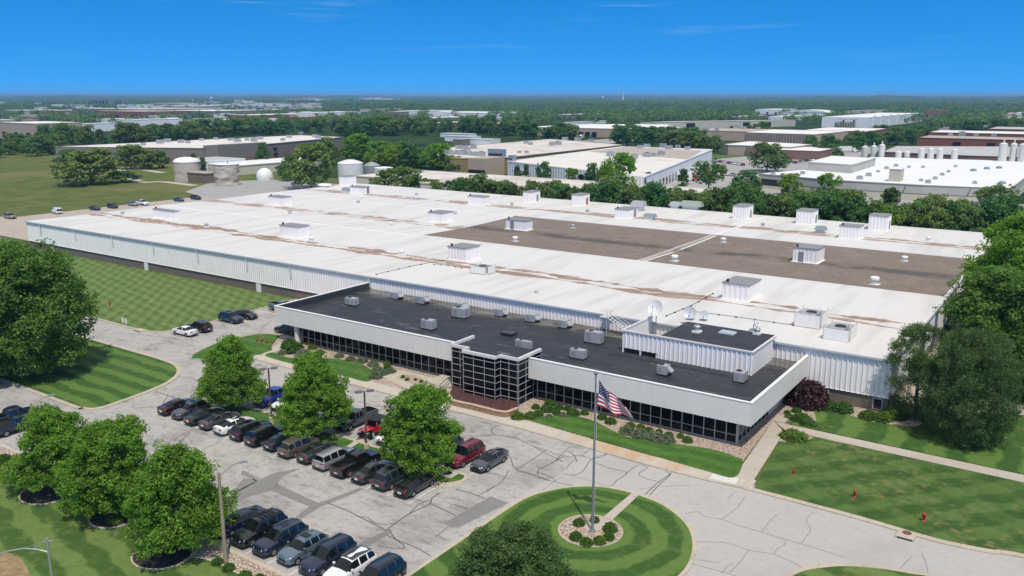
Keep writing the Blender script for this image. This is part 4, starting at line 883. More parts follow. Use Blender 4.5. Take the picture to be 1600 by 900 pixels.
    if bed:
        g = MB(); wi = fw(bed[0]+.2)*h*.84; zt = ft(bed[0]+.2)-.005; zf_ = zt-.48
        y0_, y1_ = bed
        g.add([(-wi, y0_, zf_), (wi, y0_, zf_), (wi, y1_, zf_), (-wi, y1_, zf_), (-wi, y0_, zt), (wi, y0_, zt), (wi, y1_, zt), (-wi, y1_, zt)], [(0, 1, 2, 3), (0, 4, 5, 1), (1, 5, 6, 2), (2, 6, 7, 3), (3, 7, 4, 0)]); g.build('cargo_bed', M['blackplas'], root, loc=1)
    return root
K = {}
K['sedan'] = car_kind('sedan', 4.85, 1.84, 2.78, .33, -.02,
    top=[(-2.43, .90), (-2.36, 1.06), (-1.85, 1.11), (-1.78, 1.12), (-.95, 1.40), (-.5, 1.45), (-.1, 1.46), (.25, 1.42), (1.2, 1.02), (1.5, .98), (2.1, .88), (2.36, .76), (2.43, .62)],
    belt=[(-2.43, .86), (-2.3, 1.0), (-1.7, 1.01), (0, .98), (1.1, .96), (1.6, .92), (2.15, .82), (2.36, .70), (2.43, .58)],
    wtop=[(-2.43, .72), (-1.75, .78), (-.95, .62), (.35, .63), (1.1, .80), (1.9, .84), (2.43, .62)], wbelt=[(-2.43, .80), (-2.3, .90), (-1.9, .97), (-1, 1), (1.2, 1), (1.9, .96), (2.25, .88), (2.43, .74)],
    glass=(-1.45, .95), ws=(.25, 1.2), rw=(-1.78, -.95), pillars=[(-.36, -.27)], sunroof=False)
K['sedan_roof'] = car_kind('sedan', 4.85, 1.84, 2.78, .34, -.02,
    top=[(-2.43, .90), (-2.36, 1.05), (-2.0, 1.10), (-1.98, 1.11), (-.9, 1.40), (-.5, 1.44), (-.1, 1.45), (.25, 1.41), (1.28, 1.0), (1.6, .96), (2.1, .86), (2.36, .76), (2.43, .62)],
    belt=[(-2.43, .86), (-2.3, 1.0), (-1.7, 1.0), (0, .96), (1.1, .94), (1.6, .90), (2.15, .80), (2.36, .70), (2.43, .58)],
    wtop=[(-2.43, .72), (-1.95, .78), (-.9, .62), (.25, .63), (1.2, .80), (1.9, .84), (2.43, .62)], wbelt=[(-2.43, .80), (-2.3, .90), (-1.9, .97), (-1, 1), (1.2, 1), (1.9, .96), (2.25, .88), (2.43, .74)],
    glass=(-1.5, 1.0), ws=(.25, 1.28), rw=(-1.98, -.9), pillars=[(-.36, -.27)], sunroof=True)
K['hatch'] = car_kind('hatchback', 4.2, 1.79, 2.6, .32, -.02,
    top=[(-2.1, .95), (-2.05, 1.10), (-1.95, 1.16), (-1.35, 1.38), (-.6, 1.45), (0, 1.44), (.3, 1.40), (1.02, 1.03), (1.4, .98), (1.9, .86), (2.04, .74), (2.1, .6)],
    belt=[(-2.1, .88), (-2.0, 1.03), (-1.2, 1.04), (0, .98), (1.0, .95), (1.5, .9), (1.9, .80), (2.04, .68), (2.1, .56)],
    wtop=[(-2.1, .72), (-1.9, .70), (-1.2, .62), (.3, .63), (1.0, .80), (1.6, .84), (2.1, .62)], wbelt=[(-2.1, .82), (-2.0, .92), (-1.6, .98), (-1, 1), (1., 1), (1.6, .96), (1.95, .88), (2.1, .74)],
    glass=(-1.5, .85), ws=(.3, 1.02), rw=(-1.95, -1.35), pillars=[(-.4, -.3), (-1.2, -1.02)])
SUVB = [(-2.36, .90), (-2.25, 1.08), (-1.5, 1.10), (0, 1.06), (1.1, 1.04), (1.6, 1.00), (2.1, .92), (2.3, .82), (2.38, .64)]
SUVW = [(-2.36, .84), (-2.25, .93), (-1.9, .98), (-1, 1), (1.2, 1), (1.9, .97), (2.2, .90), (2.38, .78)]
def suv(nm, L_=4.74, W=1.9, H=1.70, rails=1, sunroof=False, tail=0., cat='suv', wr=.37):
    s_ = L_/4.74
    return car_kind(nm, L_, W, 2.78*s_, wr, -.02,
        top=[(y*s_, z) for y, z in [(-2.36, .95), (-2.3, 1.10), (-2.22, 1.14), (-1.88+tail, H-.13), (-1.7+tail, H-.06), (-.6, H), (0, H), (.42, H-.05), (1.12, 1.12), (1.5, 1.06), (2.1, .97), (2.3, .86), (2.37, .68)]],
        belt=[(y*s_, z) for y, z in SUVB], wtop=[(y*s_, z) for y, z in [(-2.36, .76), (-2.2, .80), (-1.85+tail, .66), (-1, .68), (.4, .68), (1.1, .82), (1.9, .86), (2.37, .66)]], wbelt=[(y*s_, z) for y, z in SUVW],
        glass=(-2.05*s_, .98*s_), ws=(.42*s_, 1.12*s_), rw=(-2.22*s_, (-1.88+tail)*s_), pillars=[(-.35*s_, -.23*s_), (-1.28*s_, -1.16*s_)], low=.29, cat=cat, rails=rails, sunroof=sunroof)
K['suv'] = suv('suv'); K['suv_big'] = suv('suv', 5.05, 1.98, 1.80, 2, False, -.12); K['suv_small'] = suv('suv', 4.45, 1.84, 1.62, 1, True, .1, wr=.35); K['suv_roof'] = suv('suv', 4.9, 1.95, 1.74, 1, True)
K['wagon'] = suv('minivan', 5.0, 1.95, 1.74, 0, False, -.2, 'minivan', .34)
K['van'] = car_kind('van', 5.4, 2.0, 3.4, .36, .1, top=[(-2.7, 1.0), (-2.68, 1.95), (-2.5, 2.05), (0, 2.08), (1.0, 2.0), (1.75, 1.3), (2.3, 1.15), (2.6, 1.0), (2.7, .7)],
    belt=[(-2.7, .95), (-2.6, 1.2), (0, 1.2), (1.5, 1.16), (2.2, 1.06), (2.6, .9), (2.7, .64)], wtop=[(-2.7, .84), (0, .86), (1.0, .84), (1.8, .86), (2.7, .7)], wbelt=[(-2.7, .94), (-2.4, 1), (1.9, 1), (2.5, .92), (2.7, .8)],
    glass=(.55, 1.6), ws=(1.0, 1.75), rw=(-2.699, -2.69), pillars=[], cat='van')
g = MB(); 
for s_ in (1, -1): g.box(min(s_*.12, s_*.75), max(s_*.12, s_*.75), -2.725, -2.69, 1.3, 1.8)
g.build('rear_window', M['cglass'], K['van'], loc=1)
K['pickup'] = car_kind('pickup', 5.75, 2.0, 3.65, .40, -.08,
    top=[(-2.87, 1.16), (-2.84, 1.27), (-.86, 1.27), (-.80, 1.28), (-.62, 1.78), (-.3, 1.88), (.5, 1.88), (.75, 1.84), (1.45, 1.24), (1.8, 1.20), (2.5, 1.12), (2.75, 1.02), (2.87, .8)],
    belt=[(-2.87, 1.14), (-2.84, 1.24), (-.8, 1.24), (0, 1.2), (1.4, 1.18), (2.4, 1.08), (2.75, .98), (2.87, .76)],
    wtop=[(-2.87, .88), (-.86, .90), (-.55, .76), (.7, .76), (1.4, .86), (2.4, .88), (2.87, .74)], wbelt=[(-2.87, .93), (-2.7, .98), (0, 1), (1.6, 1), (2.5, .97), (2.87, .84)],
    glass=(-.66, 1.25), ws=(.75, 1.45), rw=(-.80, -.62), pillars=[(.18, .30), (-.3, -.26)], low=.40, cat='pickup', bed=(-2.78, -.92))
def tonneau(t):
    g = MB(); g.box(-.88, .88, -2.8, -.9, 1.285, 1.33); g.build('bed_cover', M['blackplas'], t, loc=1)
# open red jeep-like off-roader
def offroader():
    t = thing('offroad_car', 'jeep', 'off-roader'); red = CP['red']
    g = MB(); g.box(-.72, .72, -1.75, .45, .55, 1.05); g.add([(-.62, .45, .62), (.62, .45, .62), (.55, 1.75, .62), (-.55, 1.75, .62), (-.66, .45, 1.12), (.66, .45, 1.12), (.52, 1.75, 1.0), (-.52, 1.75, 1.0)], [(0,3,2,1),(4,5,6,7),(0,1,5,4),(1,2,6,5),(2,3,7,6),(3,0,4,7)])
    g.box(-.7, .7, .3, .5, 1.05, 1.14); g.build('body', red, t, loc=1)
    for s_ in (1, -1):
        g = MB(); a, b_ = sorted((s_*.58, s_*.86))
        g.add([(a, .65, .78), (b_, .65, .78), (b_, .85, .95), (a, .85, .95), (a, 1.55, .95), (b_, 1.55, .95), (b_, 1.78, .82), (a, 1.78, .82)], [(0,1,2,3),(3,2,5,4),(4,5,6,7),(3,2,1,0),(4,5,2,3),(7,6,5,4)]); g.build('fender', simple('grey_fender', (.45, .40, .36), .6), t, loc=1)
        g = MB(); a, b_ = sorted((s_*.70, s_*.86)); g.add([(a, -1.6, .8), (b_, -1.6, .8), (b_, -1.4, .97), (a, -1.4, .97), (a, -.75, .97), (b_, -.75, .97), (b_, -.55, .8), (a, -.55, .8)], [(0,1,2,3),(3,2,5,4),(4,5,6,7),(3,2,1,0),(4,5,2,3),(7,6,5,4)]); g.build('fender', simple('grey_fender', (.45, .40, .36), .6), t, loc=1)
        g = MB(); g.cyl((0, 0), .1, 0, .04, n=14)
        g.v = [(s_*.40+x, 1.755+z, .86+y) for x, y, z in g.v]; g.build('headlight', M['lamp'], t, loc=1)
    g = MB(); g.add([(-.72, .42, 1.14), (.72, .42, 1.14), (.66, .12, 1.72), (-.66, .12, 1.72)], [(0, 1, 2, 3), (3, 2, 1, 0)]); g.build('windshield', M['cglass'], t, loc=1)
    g = MB(); g.tube([(-.72, .42, 1.1), (-.66, .1, 1.74), (.66, .1, 1.74), (.72, .42, 1.1)], .04, 6); g.build('windshield_frame', red, t, loc=1)
    g = MB(); 
    for s_ in (1, -1):
        for y in (-.45, -1.65): g.tube([(s_*.66, y, 1.0), (s_*.62, y, 1.74)], .045, 6)
    g.build('roll_bar', M['blackplas'], t, loc=1)
    g = MB(); g.add([(-.7, -1.75, 1.74), (.7, -1.75, 1.74), (.7, .14, 1.76), (-.7, .14, 1.76), (-.62, -1.65, 1.86), (.62, -1.65, 1.86), (.62, .0, 1.86), (-.62, .0, 1.86)], [(0,3,2,1),(4,5,6,7),(0,1,5,4),(1,2,6,5),(2,3,7,6),(3,0,4,7)]); g.build('soft_top', simple('navy_canvas', (.012, .017, .03), .8), t, loc=1)
    g = MB(); 
    for x in (-.55, .15): g.box(x, x+.45, -.5, -.05, 1.06, 1.2); g.box(x, x+.45, -.62, -.5, 1.06, 1.6)
    g.build('seat', simple('grey_seat', (.1, .1, .1), .8), t, loc=1)
    g = MB(); g.box(-.7, .7, 1.82, 1.98, .5, .68); g.build('bumper', M['blackplas'], t, loc=1)
    g = MB(); g.box(-.3, .3, 1.752, 1.77, .68, .98); g.build('grille', M['blackplas'], t, loc=1)
    for a in (1.2, -1.1):
        for s_ in (1, -1):
            T = MB(); n2 = 18; wr = .41; prof = [(.05, -.1), (wr*.9, -.12), (wr, -.09), (wr, .09), (wr*.92, .13), (wr*.6, .12), (wr*.55, .05)]
            T.add([(s_*.74+s_*dx, a+r*cos(2*pi*j/n2), wr+r*sin(2*pi*j/n2)) for r, dx in prof for j in range(n2)], [(p*n2+j, p*n2+(j+1) % n2, (p+1)*n2+(j+1) % n2, (p+1)*n2+j) for p in range(6) for j in range(n2)], 0, True); w_ = T.build('wheel', M['tyre'], t, loc=1)
            r_ = MB(); r_.add([(s_*.80, a+.55*wr*cos(2*pi*j/n2), wr+.55*wr*sin(2*pi*j/n2)) for j in range(n2)], [tuple(range(n2)), tuple(range(n2))[::-1]]); r_.build('rim', M['galv'], w_, loc=1)
    g = MB(); g.box(-.72, .72, -1.9, -1.76, .5, .68); g.build('bumper', M['blackplas'], t, loc=1)
    return t
K['jeep'] = offroader()
USED = set()
def car(kind, x, y, rz, col, label, group=None, pg=None):
    r = K[kind]
    if kind not in USED: USED.add(kind); c = r; c.location = (x, y, .03); c.rotation_euler = (0, 0, R(rz)); c['label'] = label
    else: c = dup(r, (x, y, .03), R(rz), label=label)
    if group: c['group'] = group
    elif 'group' in c: del c['group']
    if kind != 'jeep':
        for ch in c.children:
            if ch.name.split('.')[0] in ('body', 'mirror'):
                ch.material_slots[0].link = 'OBJECT'; ch.material_slots[0].material = CP[col]
    return c
row = 'cars parked in the long middle row'
FR = [('sedan', 'maroon', 0, 'dark maroon sedan at the far left end of the long middle row'), ('suv_small', 'grey', 180, 'grey crossover parked nose towards the camera between a maroon and a black sedan'), ('sedan', 'green', 0, 'black green sedan between the nose-out grey crossover and a grey sedan'),
      ('sedan_roof', 'grey', 0, 'mid grey sedan just left of the bright white sedan in the long row'), ('sedan_roof', 'white', 0, 'bright white sedan with a dark sunroof, the only white car in the long row'), ('suv_roof', 'plum', 0, 'dark plum crossover just right of the bright white sedan'),
      ('suv_big', 'black', 0, 'big black suv between the plum crossover and the black hatchback'), ('hatch', 'navy', 0, 'small black hatchback between the big black suv and the brown crossover'), ('suv', 'brown', 0, 'brown crossover, the only brown car in the long row'),
      ('sedan_roof', 'darkgrey', 0, 'dark grey sedan with a sunroof between the brown crossover and the silver minivan'), ('wagon', 'silver', 0, 'silver minivan beside the black pickup in the long row'), ('pickup', 'black', 0, 'black pickup with an open bed in the long row'),
      ('sedan', 'darkgrey', 0, 'dark grey sedan just right of the open-bed black pickup'), ('suv_roof', 'darkgrey', 0, 'dark grey crossover left of the shiny black sedan at the right row end'), ('sedan', 'black', 0, 'shiny black sedan at the right end of the long row by the rounded island tip')]
for i, (k_, col, rz, lab) in enumerate(FR):
    yy = 57.75+rng.uniform(-.12, .12) if k_ != 'pickup' else 58.0
    car(k_, -89.2+2.714*i+rng.uniform(-.08, .08), yy, rz+rng.uniform(-1.2, 1.2), col, lab, row)
br = 'cars parked nose to the rock bed along the bottom'
for i, (k_, col, lab) in enumerate((('sedan', 'navy', 'navy car half hidden by the maple at the left end of the bottom row'), ('suv_big', 'black', 'black suv with a slatted roof rack in the bottom row beside the wooden light pole'), ('suv_roof', 'navy', 'dark navy crossover with chrome window trim third from the left in the bottom row'),
     ('suv_small', 'steel', 'steel blue crossover in the middle of the bottom row'), ('suv_big', 'navy', 'dark blue-black suv right of the steel blue crossover'), ('suv', 'white', 'white suv with a black roof in the bottom row'), ('suv_big', 'navy', 'dark suv at the right end of the bottom row, cut by the frame edge'))):
    c = car(k_, -59.2+2.74*i, 43.3+(.25 if i in (4, 6) else 0), 180+rng.uniform(-1, 1), col, lab, br)
    if i == 5:
        g = MB(); g.add([(-.62, -1.9, 1.62), (.62, -1.9, 1.62), (.62, -.6, 1.724), (-.62, -.6, 1.724), (.62, .3, 1.71), (-.62, .3, 1.71)], [(0, 1, 2, 3), (3, 2, 4, 5)]); rp = g.build('roof_panel', CP['black'], c, loc=1)
    if i == 1:
        g = MB()
        for y in (-1.3, -.9, -.5, -.1): g.box(-.55, .55, y-.05, y+.05, 1.85, 1.89)
        g.build('roof_rack', M['blackplas'], c, loc=1)
ur = 'cars parked along the upper side of the middle island'
car('pickup', -81.8, 66.6, 180, 'blue', 'bright blue pickup nosed under the left island maple', ur); car('hatch', -78.9, 66.0, 180, 'white', 'white hatchback between the blue pickup and the middle maple', ur)
car('pickup', -68.0, 66.7, 180, 'darkgrey', 'dark grey pickup half hidden behind the middle maple', ur); car('jeep', -64.2, 65.7, 180, 'red', 'open red off-roader with a dark canvas top', ur)
car('sedan_roof', -61.3, 66.0, 180, 'white', 'white sedan peeping out left of the right-hand island maple', ur); car('suv', -54.3, 66.2, 180, 'darkgrey', 'dark suv hidden behind the right-hand maple, beside the dark red suv', ur)
car('suv_big', -51.4, 66.0, 180, 'darkred', 'dark red suv beside the rightmost island maple', ur); car('sedan_roof', -48.6, 66.5, 180, 'grey', 'steel grey sedan at the tip of the island right of the dark red suv', ur)
lr = 'cars parked along the north-west lawn'
car('sedan', -118.0, 78.9, 92, 'white', 'white sedan parked at the lawn edge beyond the left maple', lr); car('suv', -118.1, 81.7, 91, 'black', 'black suv at the lawn edge next to the white sedan', lr); car('suv_roof', -118.6, 88.2, -91, 'navy', 'navy suv facing out from the lawn edge', lr)
car('sedan', -118.7, 91.3, -90, 'black', 'black sedan between the navy suv and the office corner', lr); car('pickup', -117.2, 98.2, -90, 'steel', 'grey blue pickup behind the corner of the pale fascia', lr); car('suv_roof', -104.9, 88.8, 95, 'black', 'black suv sheltering under the left end of the office fascia')
c1 = car('pickup', -98.6, 43.6, 0, 'navy', 'dark navy pickup with a covered bed at the left edge of the lot', None); tonneau(c1)
c1 = car('pickup', -101.6, 44.4, 0, 'navy', 'second dark navy pickup left of the covered one, cut off by the frame edge', None)
fr_ = 'cars parked behind the left end of the warehouse'
for k_, x, y, rz, col, lab in (('wagon', -278.8, 128.9, -90, 'tan', 'tan minivan on the gravel drive at the left frame edge'), ('van', -278.2, 143.2, 80, 'white', 'white panel van on the gravel drive beside the meadow'), ('sedan', -276.4, 155.0, -90, 'navy', 'dark blue sedan by the meadow right of the white van'), ('suv', -276.2, 161.2, -90, 'black', 'black suv by the meadow between the dark sedan and two pale cars'),
      ('suv_small', -276.2, 168.8, -90, 'silver', 'silver crossover at the meadow edge touching the white pickup'), ('pickup', -275.6, 171.9, -90, 'white', 'white pickup at the meadow edge beside the silver crossover'), ('sedan_roof', -274.5, 185.6, -90, 'blue', 'bright navy sedan at the meadow edge below the first stone-coloured tank'), ('suv', -274.3, 192.6, -90, 'navy', 'navy suv farthest along the meadow edge near the tanks')):
    car(k_, x, y, rz, col, lab, fr_)
for k_ in K:
    if k_ not in USED:
        print('unused kind', k_)
# ------------------------------------------------------------------ foliage
def leaf_mat(name, dark, light, hue=.0, trans=.35, scale=.55, tip=None):
    m, nt, b = newmat(name); tc = N(nt, 'ShaderNodeTexCoord'); oi = N(nt, 'ShaderNodeObjectInfo')
    p = tc.outputs['Object']; n1 = noise(nt, p, scale, 3., .6); n2 = noise(nt, p, scale*7, 2., .6)
    f = vmath(nt, 'ADD', vmath(nt, 'MULTIPLY', n1, .55), vmath(nt, 'MULTIPLY', n2, .45))
    c = mixc(nt, ramp(nt, f, .36, .64), dark, light)
    if tip: c = mixc(nt, vmath(nt, 'MULTIPLY', ramp(nt, n2, .58, .7), .6), c, tip)
    hs = N(nt, 'ShaderNodeHueSaturation'); L(nt, c, hs.inputs['Color'])
    L(nt, ramp(nt, oi.outputs['Random'], 0, 1, .5-hue, .5+hue), hs.inputs['Hue']); L(nt, ramp(nt, oi.outputs['Random'], 0, 1, 1.12 if hue else 1., .86 if hue else 1.), hs.inputs['Value'])
    L(nt, hs.outputs[0], b.inputs['Base Color']); b.inputs['Roughness'].default_value = .55; b.inputs['Specular IOR Level'].default_value = .3
    tr = N(nt, 'ShaderNodeBsdfTranslucent'); L(nt, mixc(nt, 1., hs.outputs[0], (.9, 1.25, .35), 'MULTIPLY'), tr.inputs['Color'])
    ms = N(nt, 'ShaderNodeMixShader', i_0=trans); L(nt, b.outputs[0], ms.inputs[1]); L(nt, tr.outputs[0], ms.inputs[2])
    L(nt, ms.outputs[0], nt.nodes['Material Output'].inputs['Surface']); return m
LM = dict(maple=leaf_mat('maple_leaves', (.105, .205, .022), (.235, .40, .050), .0, .52, .5, (.30, .43, .06)),
          oak=leaf_mat('oak_leaves', (0.072, 0.150, 0.026), (0.165, 0.285, 0.052), .012, .42, .35),
          locust=leaf_mat('fine_dark_leaves', (0.047, 0.096, 0.026), (0.109, 0.183, 0.053), .0, .35, .5, (0.141, 0.212, 0.059)),
          pine=leaf_mat('pine_needles', (.066, .122, .038), (.165, .24, .08), .012, .34, .6, (.20, .27, .09)),
          lime=leaf_mat('lime_leaves', (0.115, 0.207, 0.017), (0.265, 0.380, 0.034), .008, .35, .4),
          mid=leaf_mat('woodland_leaves', (0.072, 0.144, 0.038), (0.169, 0.282, 0.072), .04, .36, .3),
          far=leaf_mat('far_woodland_leaves', (0.068, 0.133, 0.041), (0.156, 0.250, 0.078), .0, .3, .02),
          plum=leaf_mat('purple_leaves', (0.030, 0.010, 0.014), (0.085, 0.030, 0.038), .0, .25, .8),
          shrub=leaf_mat('clipped_shrub_leaves', (0.046, 0.103, 0.014), (0.109, 0.201, 0.025), .018, .2, 1.2),
          grey=leaf_mat('grey_green_leaves', (0.098, 0.132, 0.071), (0.196, 0.236, 0.144), .01, .2, 1.2))
M['bark'] = simple('bark', (.11, .085, .065), .9, var=.3, scale=3., bump=.6)
def leaves(centers, radii, m, size, up=.35, flat=.75, seed=1, asp=.62, spike=0.):
    """leaf quads scattered in clumps: (verts, faces)"""
    r = np.random.default_rng(seed); n = len(centers)
    c = np.repeat(np.asarray(centers, float), m, 0); rad = np.repeat(np.asarray(radii, float), m)
    d = r.normal(size=(n*m, 3)); d /= np.linalg.norm(d, axis=1)[:, None]
    p = c+d*(rad*r.uniform(.25, 1, n*m)**.6)[:, None]*np.array([1, 1, flat])
    nrm = d*.7+r.normal(size=(n*m, 3))*.45+np.array([0, 0, up]); nrm /= np.linalg.norm(nrm, axis=1)[:, None]
    a = np.cross(nrm, r.normal(size=(n*m, 3)));
    if spike: a = d*.6+r.normal(size=(n*m, 3))*.35+np.array([0, 0, spike])
    a /= np.linalg.norm(a, axis=1)[:, None]; b = np.cross(nrm, a)
    s = size*r.uniform(.6, 1.25, n*m)[:, None]; a = a*s; b = b*s*asp
    return np.stack([p-a*.9, p+b-a*.1, p+a, p-b-a*.1], 1).reshape(-1, 3)
def quads_obj(name, V, mat, parent=None):
    n = len(V)//4; me = bpy.data.meshes.new(name); me.vertices.add(len(V)); me.vertices.foreach_set('co', V.astype(np.float32).ravel())
    me.loops.add(n*4); me.loops.foreach_set('vertex_index', np.arange(n*4, dtype=np.int32)); me.polygons.add(n)
    me.polygons.foreach_set('loop_start', np.arange(0, n*4, 4, dtype=np.int32)); me.materials.append(mat); me.update(calc_edges=True)
    o = bpy.data.objects.new(name, me); C.objects.link(o); o.parent = parent; return o
def crown_pts(shape, h0, h1, r, n, seed, lobes=14, inner=.25, lob=.34):
    """clump centres of a crown between heights h0 and h1; shape(t) is the outline radius 0..1"""
    g_ = np.random.default_rng(seed); P = []
    lb = []
    for i in range(lobes):
        t = g_.uniform(.06, .96); a = 2*pi*i*.618+g_.uniform(-.4, .4); rr = r*shape(t)*g_.uniform(.62, .86); lb.append((rr*cos(a), rr*sin(a), h0+(h1-h0)*t, r*lob*g_.uniform(.75, 1.2)))
    lb.append((0, 0, h0+(h1-h0)*.84, r*lob)); lb.append((0, 0, h0+(h1-h0)*.55, r*lob*1.5))
    while len(P) < n:
        if g_.random() < inner:
            t = g_.uniform(0, 1); a = g_.uniform(0, 2*pi); rr = r*shape(t)*g_.uniform(.3, .9)
            P.append((rr*cos(a), rr*sin(a), h0+(h1-h0)*t))
        else:
            x, y, z, q = lb[g_.integers(len(lb))]; d = g_.normal(size=3); d /= np.linalg.norm(d); d *= q*g_.uniform(.75, 1.05)
            if d[2] < -.55*q: continue
            P.append((x+d[0], y+d[1], z+d[2]*.8))
    return np.array(P)
def trunk_obj(par, h, r, spread, seed, nl=7, z0=.3, top=.8):
    g_ = np.random.default_rng(seed); t = MB()
    t.tube([(0, 0, -.1), (.02, 0, h*.12), (.05*r, .06, h*.35), (-.1*r, 0, h*.6), (0, .05, h*top)], [r*1.35, r, r*.8, r*.5, r*.15], 9)
    for i in range(nl):
        zz = h*(z0+.38*i/nl); a = 2*pi*i*.618+g_.uniform(-.3, .3); e = spread*g_.uniform(.5, .8)
        t.tube([(0, 0, zz), (cos(a)*e*.4, sin(a)*e*.4, zz+h*.09), (cos(a)*e, sin(a)*e, zz+h*g_.uniform(.14, .26))], [r*.45, r*.28, r*.06], 6)
    return t.build('trunk', M['bark'], par, loc=1)
SH = dict(maple=lambda t: max(.05, (1-t)**.55*min(1, .72+t*2.2)), oak=lambda t: max(.05, math.sqrt(max(0, 1-(2*t-.86)**2/1.35))), round=lambda t: max(.08, math.sqrt(max(0, 1-(2*t-1)**2))**.8), cone=lambda t: max(.04, (1-t)**.85*min(1, .7+t*3)), umb=lambda t: max(.1, min(1, .35+t*1.5)*math.sqrt(max(0, 1-max(0, (t-.45)/.55)**2))))
def tree_kind(nm, shape, h, r, mat, n, m, cr, leaf, seed, h0=.17, trunk=.25, lobes=14, up=.35, flat=.75, inner=.25, lob=.34, asp=.62, spike=0.):
    t = thing(nm, nm, 'tree'); s = SH[shape]
    P = crown_pts(s, h*h0, h*.97, r, n, seed, lobes, inner, lob); g_ = np.random.default_rng(seed+5)
    quads_obj('crown', leaves(P, cr*g_.uniform(.7, 1.25, len(P)), m, leaf, up, flat, seed+9, asp, spike), mat, t)
    trunk_obj(t, h, trunk, r, seed, 7, max(.12, h0*.9)); t['h'] = h; return t
TK = dict(
    maple1=tree_kind('maple_tree', 'maple', 10, 5.2, LM['maple'], 1250, 46, .58, .14, 11, .15, .2, 40, inner=.42, lob=.28), maple2=tree_kind('maple_tree', 'maple', 10, 5.2, LM['maple'], 1250, 46, .58, .14, 25, .15, .2, 34, inner=.42, lob=.28),
    oak=tree_kind('oak_tree', 'oak', 18, 9.6, LM['oak'], 1600, 50, 1.05, .21, 31, .08, .55, 60, inner=.35, lob=.24), locust=tree_kind('locust_tree', 'oak', 10, 5.6, LM['locust'], 1200, 44, .62, .125, 41, .08, .2, 46, inner=.4, lob=.26),
    maple3=tree_kind('maple_tree', 'maple', 10, 5.2, LM['maple'], 1250, 46, .58, .14, 77, .14, .2, 30, inner=.36, lob=.30), edge=tree_kind('maple_tree', 'round', 16, 6.2, LM['maple'], 1300, 44, .9, .2, 63, .06, .35, 44, inner=.35, lob=.28),
    pine=tree_kind('pine_tree', 'oak', 13, 5.4, LM['pine'], 1700, 44, .5, .19, 51, .03, .28, 80, .55, 1.1, inner=.42, lob=.17, asp=.3, spike=.7), pine2=tree_kind('pine_tree', 'round', 13, 3.4, LM['pine'], 620, 44, .48, .18, 57, .03, .2, 30, .55, 1.15, inner=.22, lob=.22, asp=.3, spike=.7), tall=tree_kind('oak_tree', 'round', 16, 6.2, LM['oak'], 1300, 44, .9, .20, 61, .06, .35, 44, inner=.35, lob=.28),
    mid1=tree_kind('tree', 'round', 10, 4.8, LM['mid'], 230, 22, .85, .34, 71, .10, .2, 14), mid2=tree_kind('tree', 'oak', 10, 5.4, LM['mid'], 250, 22, .85, .34, 81, .12, .2, 16), mid3=tree_kind('tree', 'round', 10, 4.2, LM['mid'], 200, 22, .8, .32, 91, .05, .18, 12),
    mid4=tree_kind('tree', 'maple', 10, 4.6, LM['locust'], 210, 22, .75, .3, 97, .05, .18, 20, inner=.15, lob=.24),
    lime=tree_kind('tree', 'round', 10, 4.6, LM['lime'], 230, 22, .8, .32, 101, .10, .2, 14), bright=tree_kind('tree', 'round', 10, 4.8, LM['maple'], 250, 22, .85, .33, 111, .08, .2, 14), conif=tree_kind('conifer', 'cone', 10, 2.6, LM['pine'], 200, 20, .55, .28, 121, .04, .16, 10), umb=tree_kind('elm_tree', 'umb', 10, 7., LM['mid'], 300, 22, .8, .3, 131, .28, .25, 16))
TU = set()
def tree(kind, p, h, label, rz=None, wide=1., group=None):
    r = TK[kind]; s = h/r['h']; rz = rng.uniform(0, 6.28) if rz is None else rz
    if kind not in TU: TU.add(kind); c = r; c.location = (p[0], p[1], p[2] if len(p) > 2 else 0); c.rotation_euler = (0, 0, rz); c['label'] = label
    else: c = dup(r, (p[0], p[1], p[2] if len(p) > 2 else 0), rz, label=label)
    c.scale = (s*wide, s*wide, s); c['height'] = h
    if group: c['group'] = group
    elif 'group' in c: del c['group']
    return c
def tree_px(kind, px, py, ty, hw, label, group=None, rz=None):
    p = G(px, py); h = topz(p, ty); r0 = {'maple1': 5.2, 'maple2': 5.2, 'maple3': 5.2, 'edge': 6.2, 'oak': 9.6, 'locust': 5.6, 'pine': 5.4, 'pine2': 3.4, 'tall': 6.2, 'mid1': 4.8, 'mid2': 5.4, 'mid3': 4.2, 'mid4': 4.6, 'lime': 4.6, 'bright': 4.8, 'conif': 2.6, 'umb': 7.}[kind]
    up = G(px, (py+ty)/2, h/2) if False else p
    dep = -p.x*sin(PSI)+p.y*cos(PSI)
    sc_ = F/math.hypot(dep*cos(PITCH)+(CAMH-h/2)*sin(PITCH), 1e-9)
    wide = (hw/sc_)/(r0*h/TK[kind]['h'])
    return tree(kind, (p.x, p.y, 0.), h, label, rz, wide, group)
# maples of the car park
mg = 'maples round the car park'
tree('maple1', (-84.0, 61.7, .1), 8.9, 'leafy green maple at the left end of the middle island over the blue pickup', .5, .98, mg); tree('maple2', (-69.4, 61.7, .1), 9.5, 'leafy green maple in the middle of the island behind the brown crossover', 1.2, .97, mg)
tree('maple3', (-53.7, 61.5, .1), 9.1, 'leafy green maple at the right end of the middle island beside the dark red suv', 3.3, 1.0, mg); tree('maple2', (-79.4, 38.0, .1), 8.6, 'leafy green maple nearest the left frame edge in the bottom bed beside the covered pickup', 2.6, 1.05, mg)
tree('maple3', (-70.2, 38.3, .1), 9.2, 'leafy green maple between two others in the bottom bed', 4.4, 1.02, mg); tree('maple1', (-60.2, 38.2, .1), 9.1, 'leafy green maple beside the wooden light pole in the bottom bed', 5.3, 1.04, mg)
tree('oak', (-118.5, 54.5, .1), 17.5, 'huge dark green oak on the striped west lawn', .3, 1.02); tree('oak', (-122.5, 44., .1), 15., 'paler oak cut by the left frame edge below the huge dark oak', 2.1, .8)
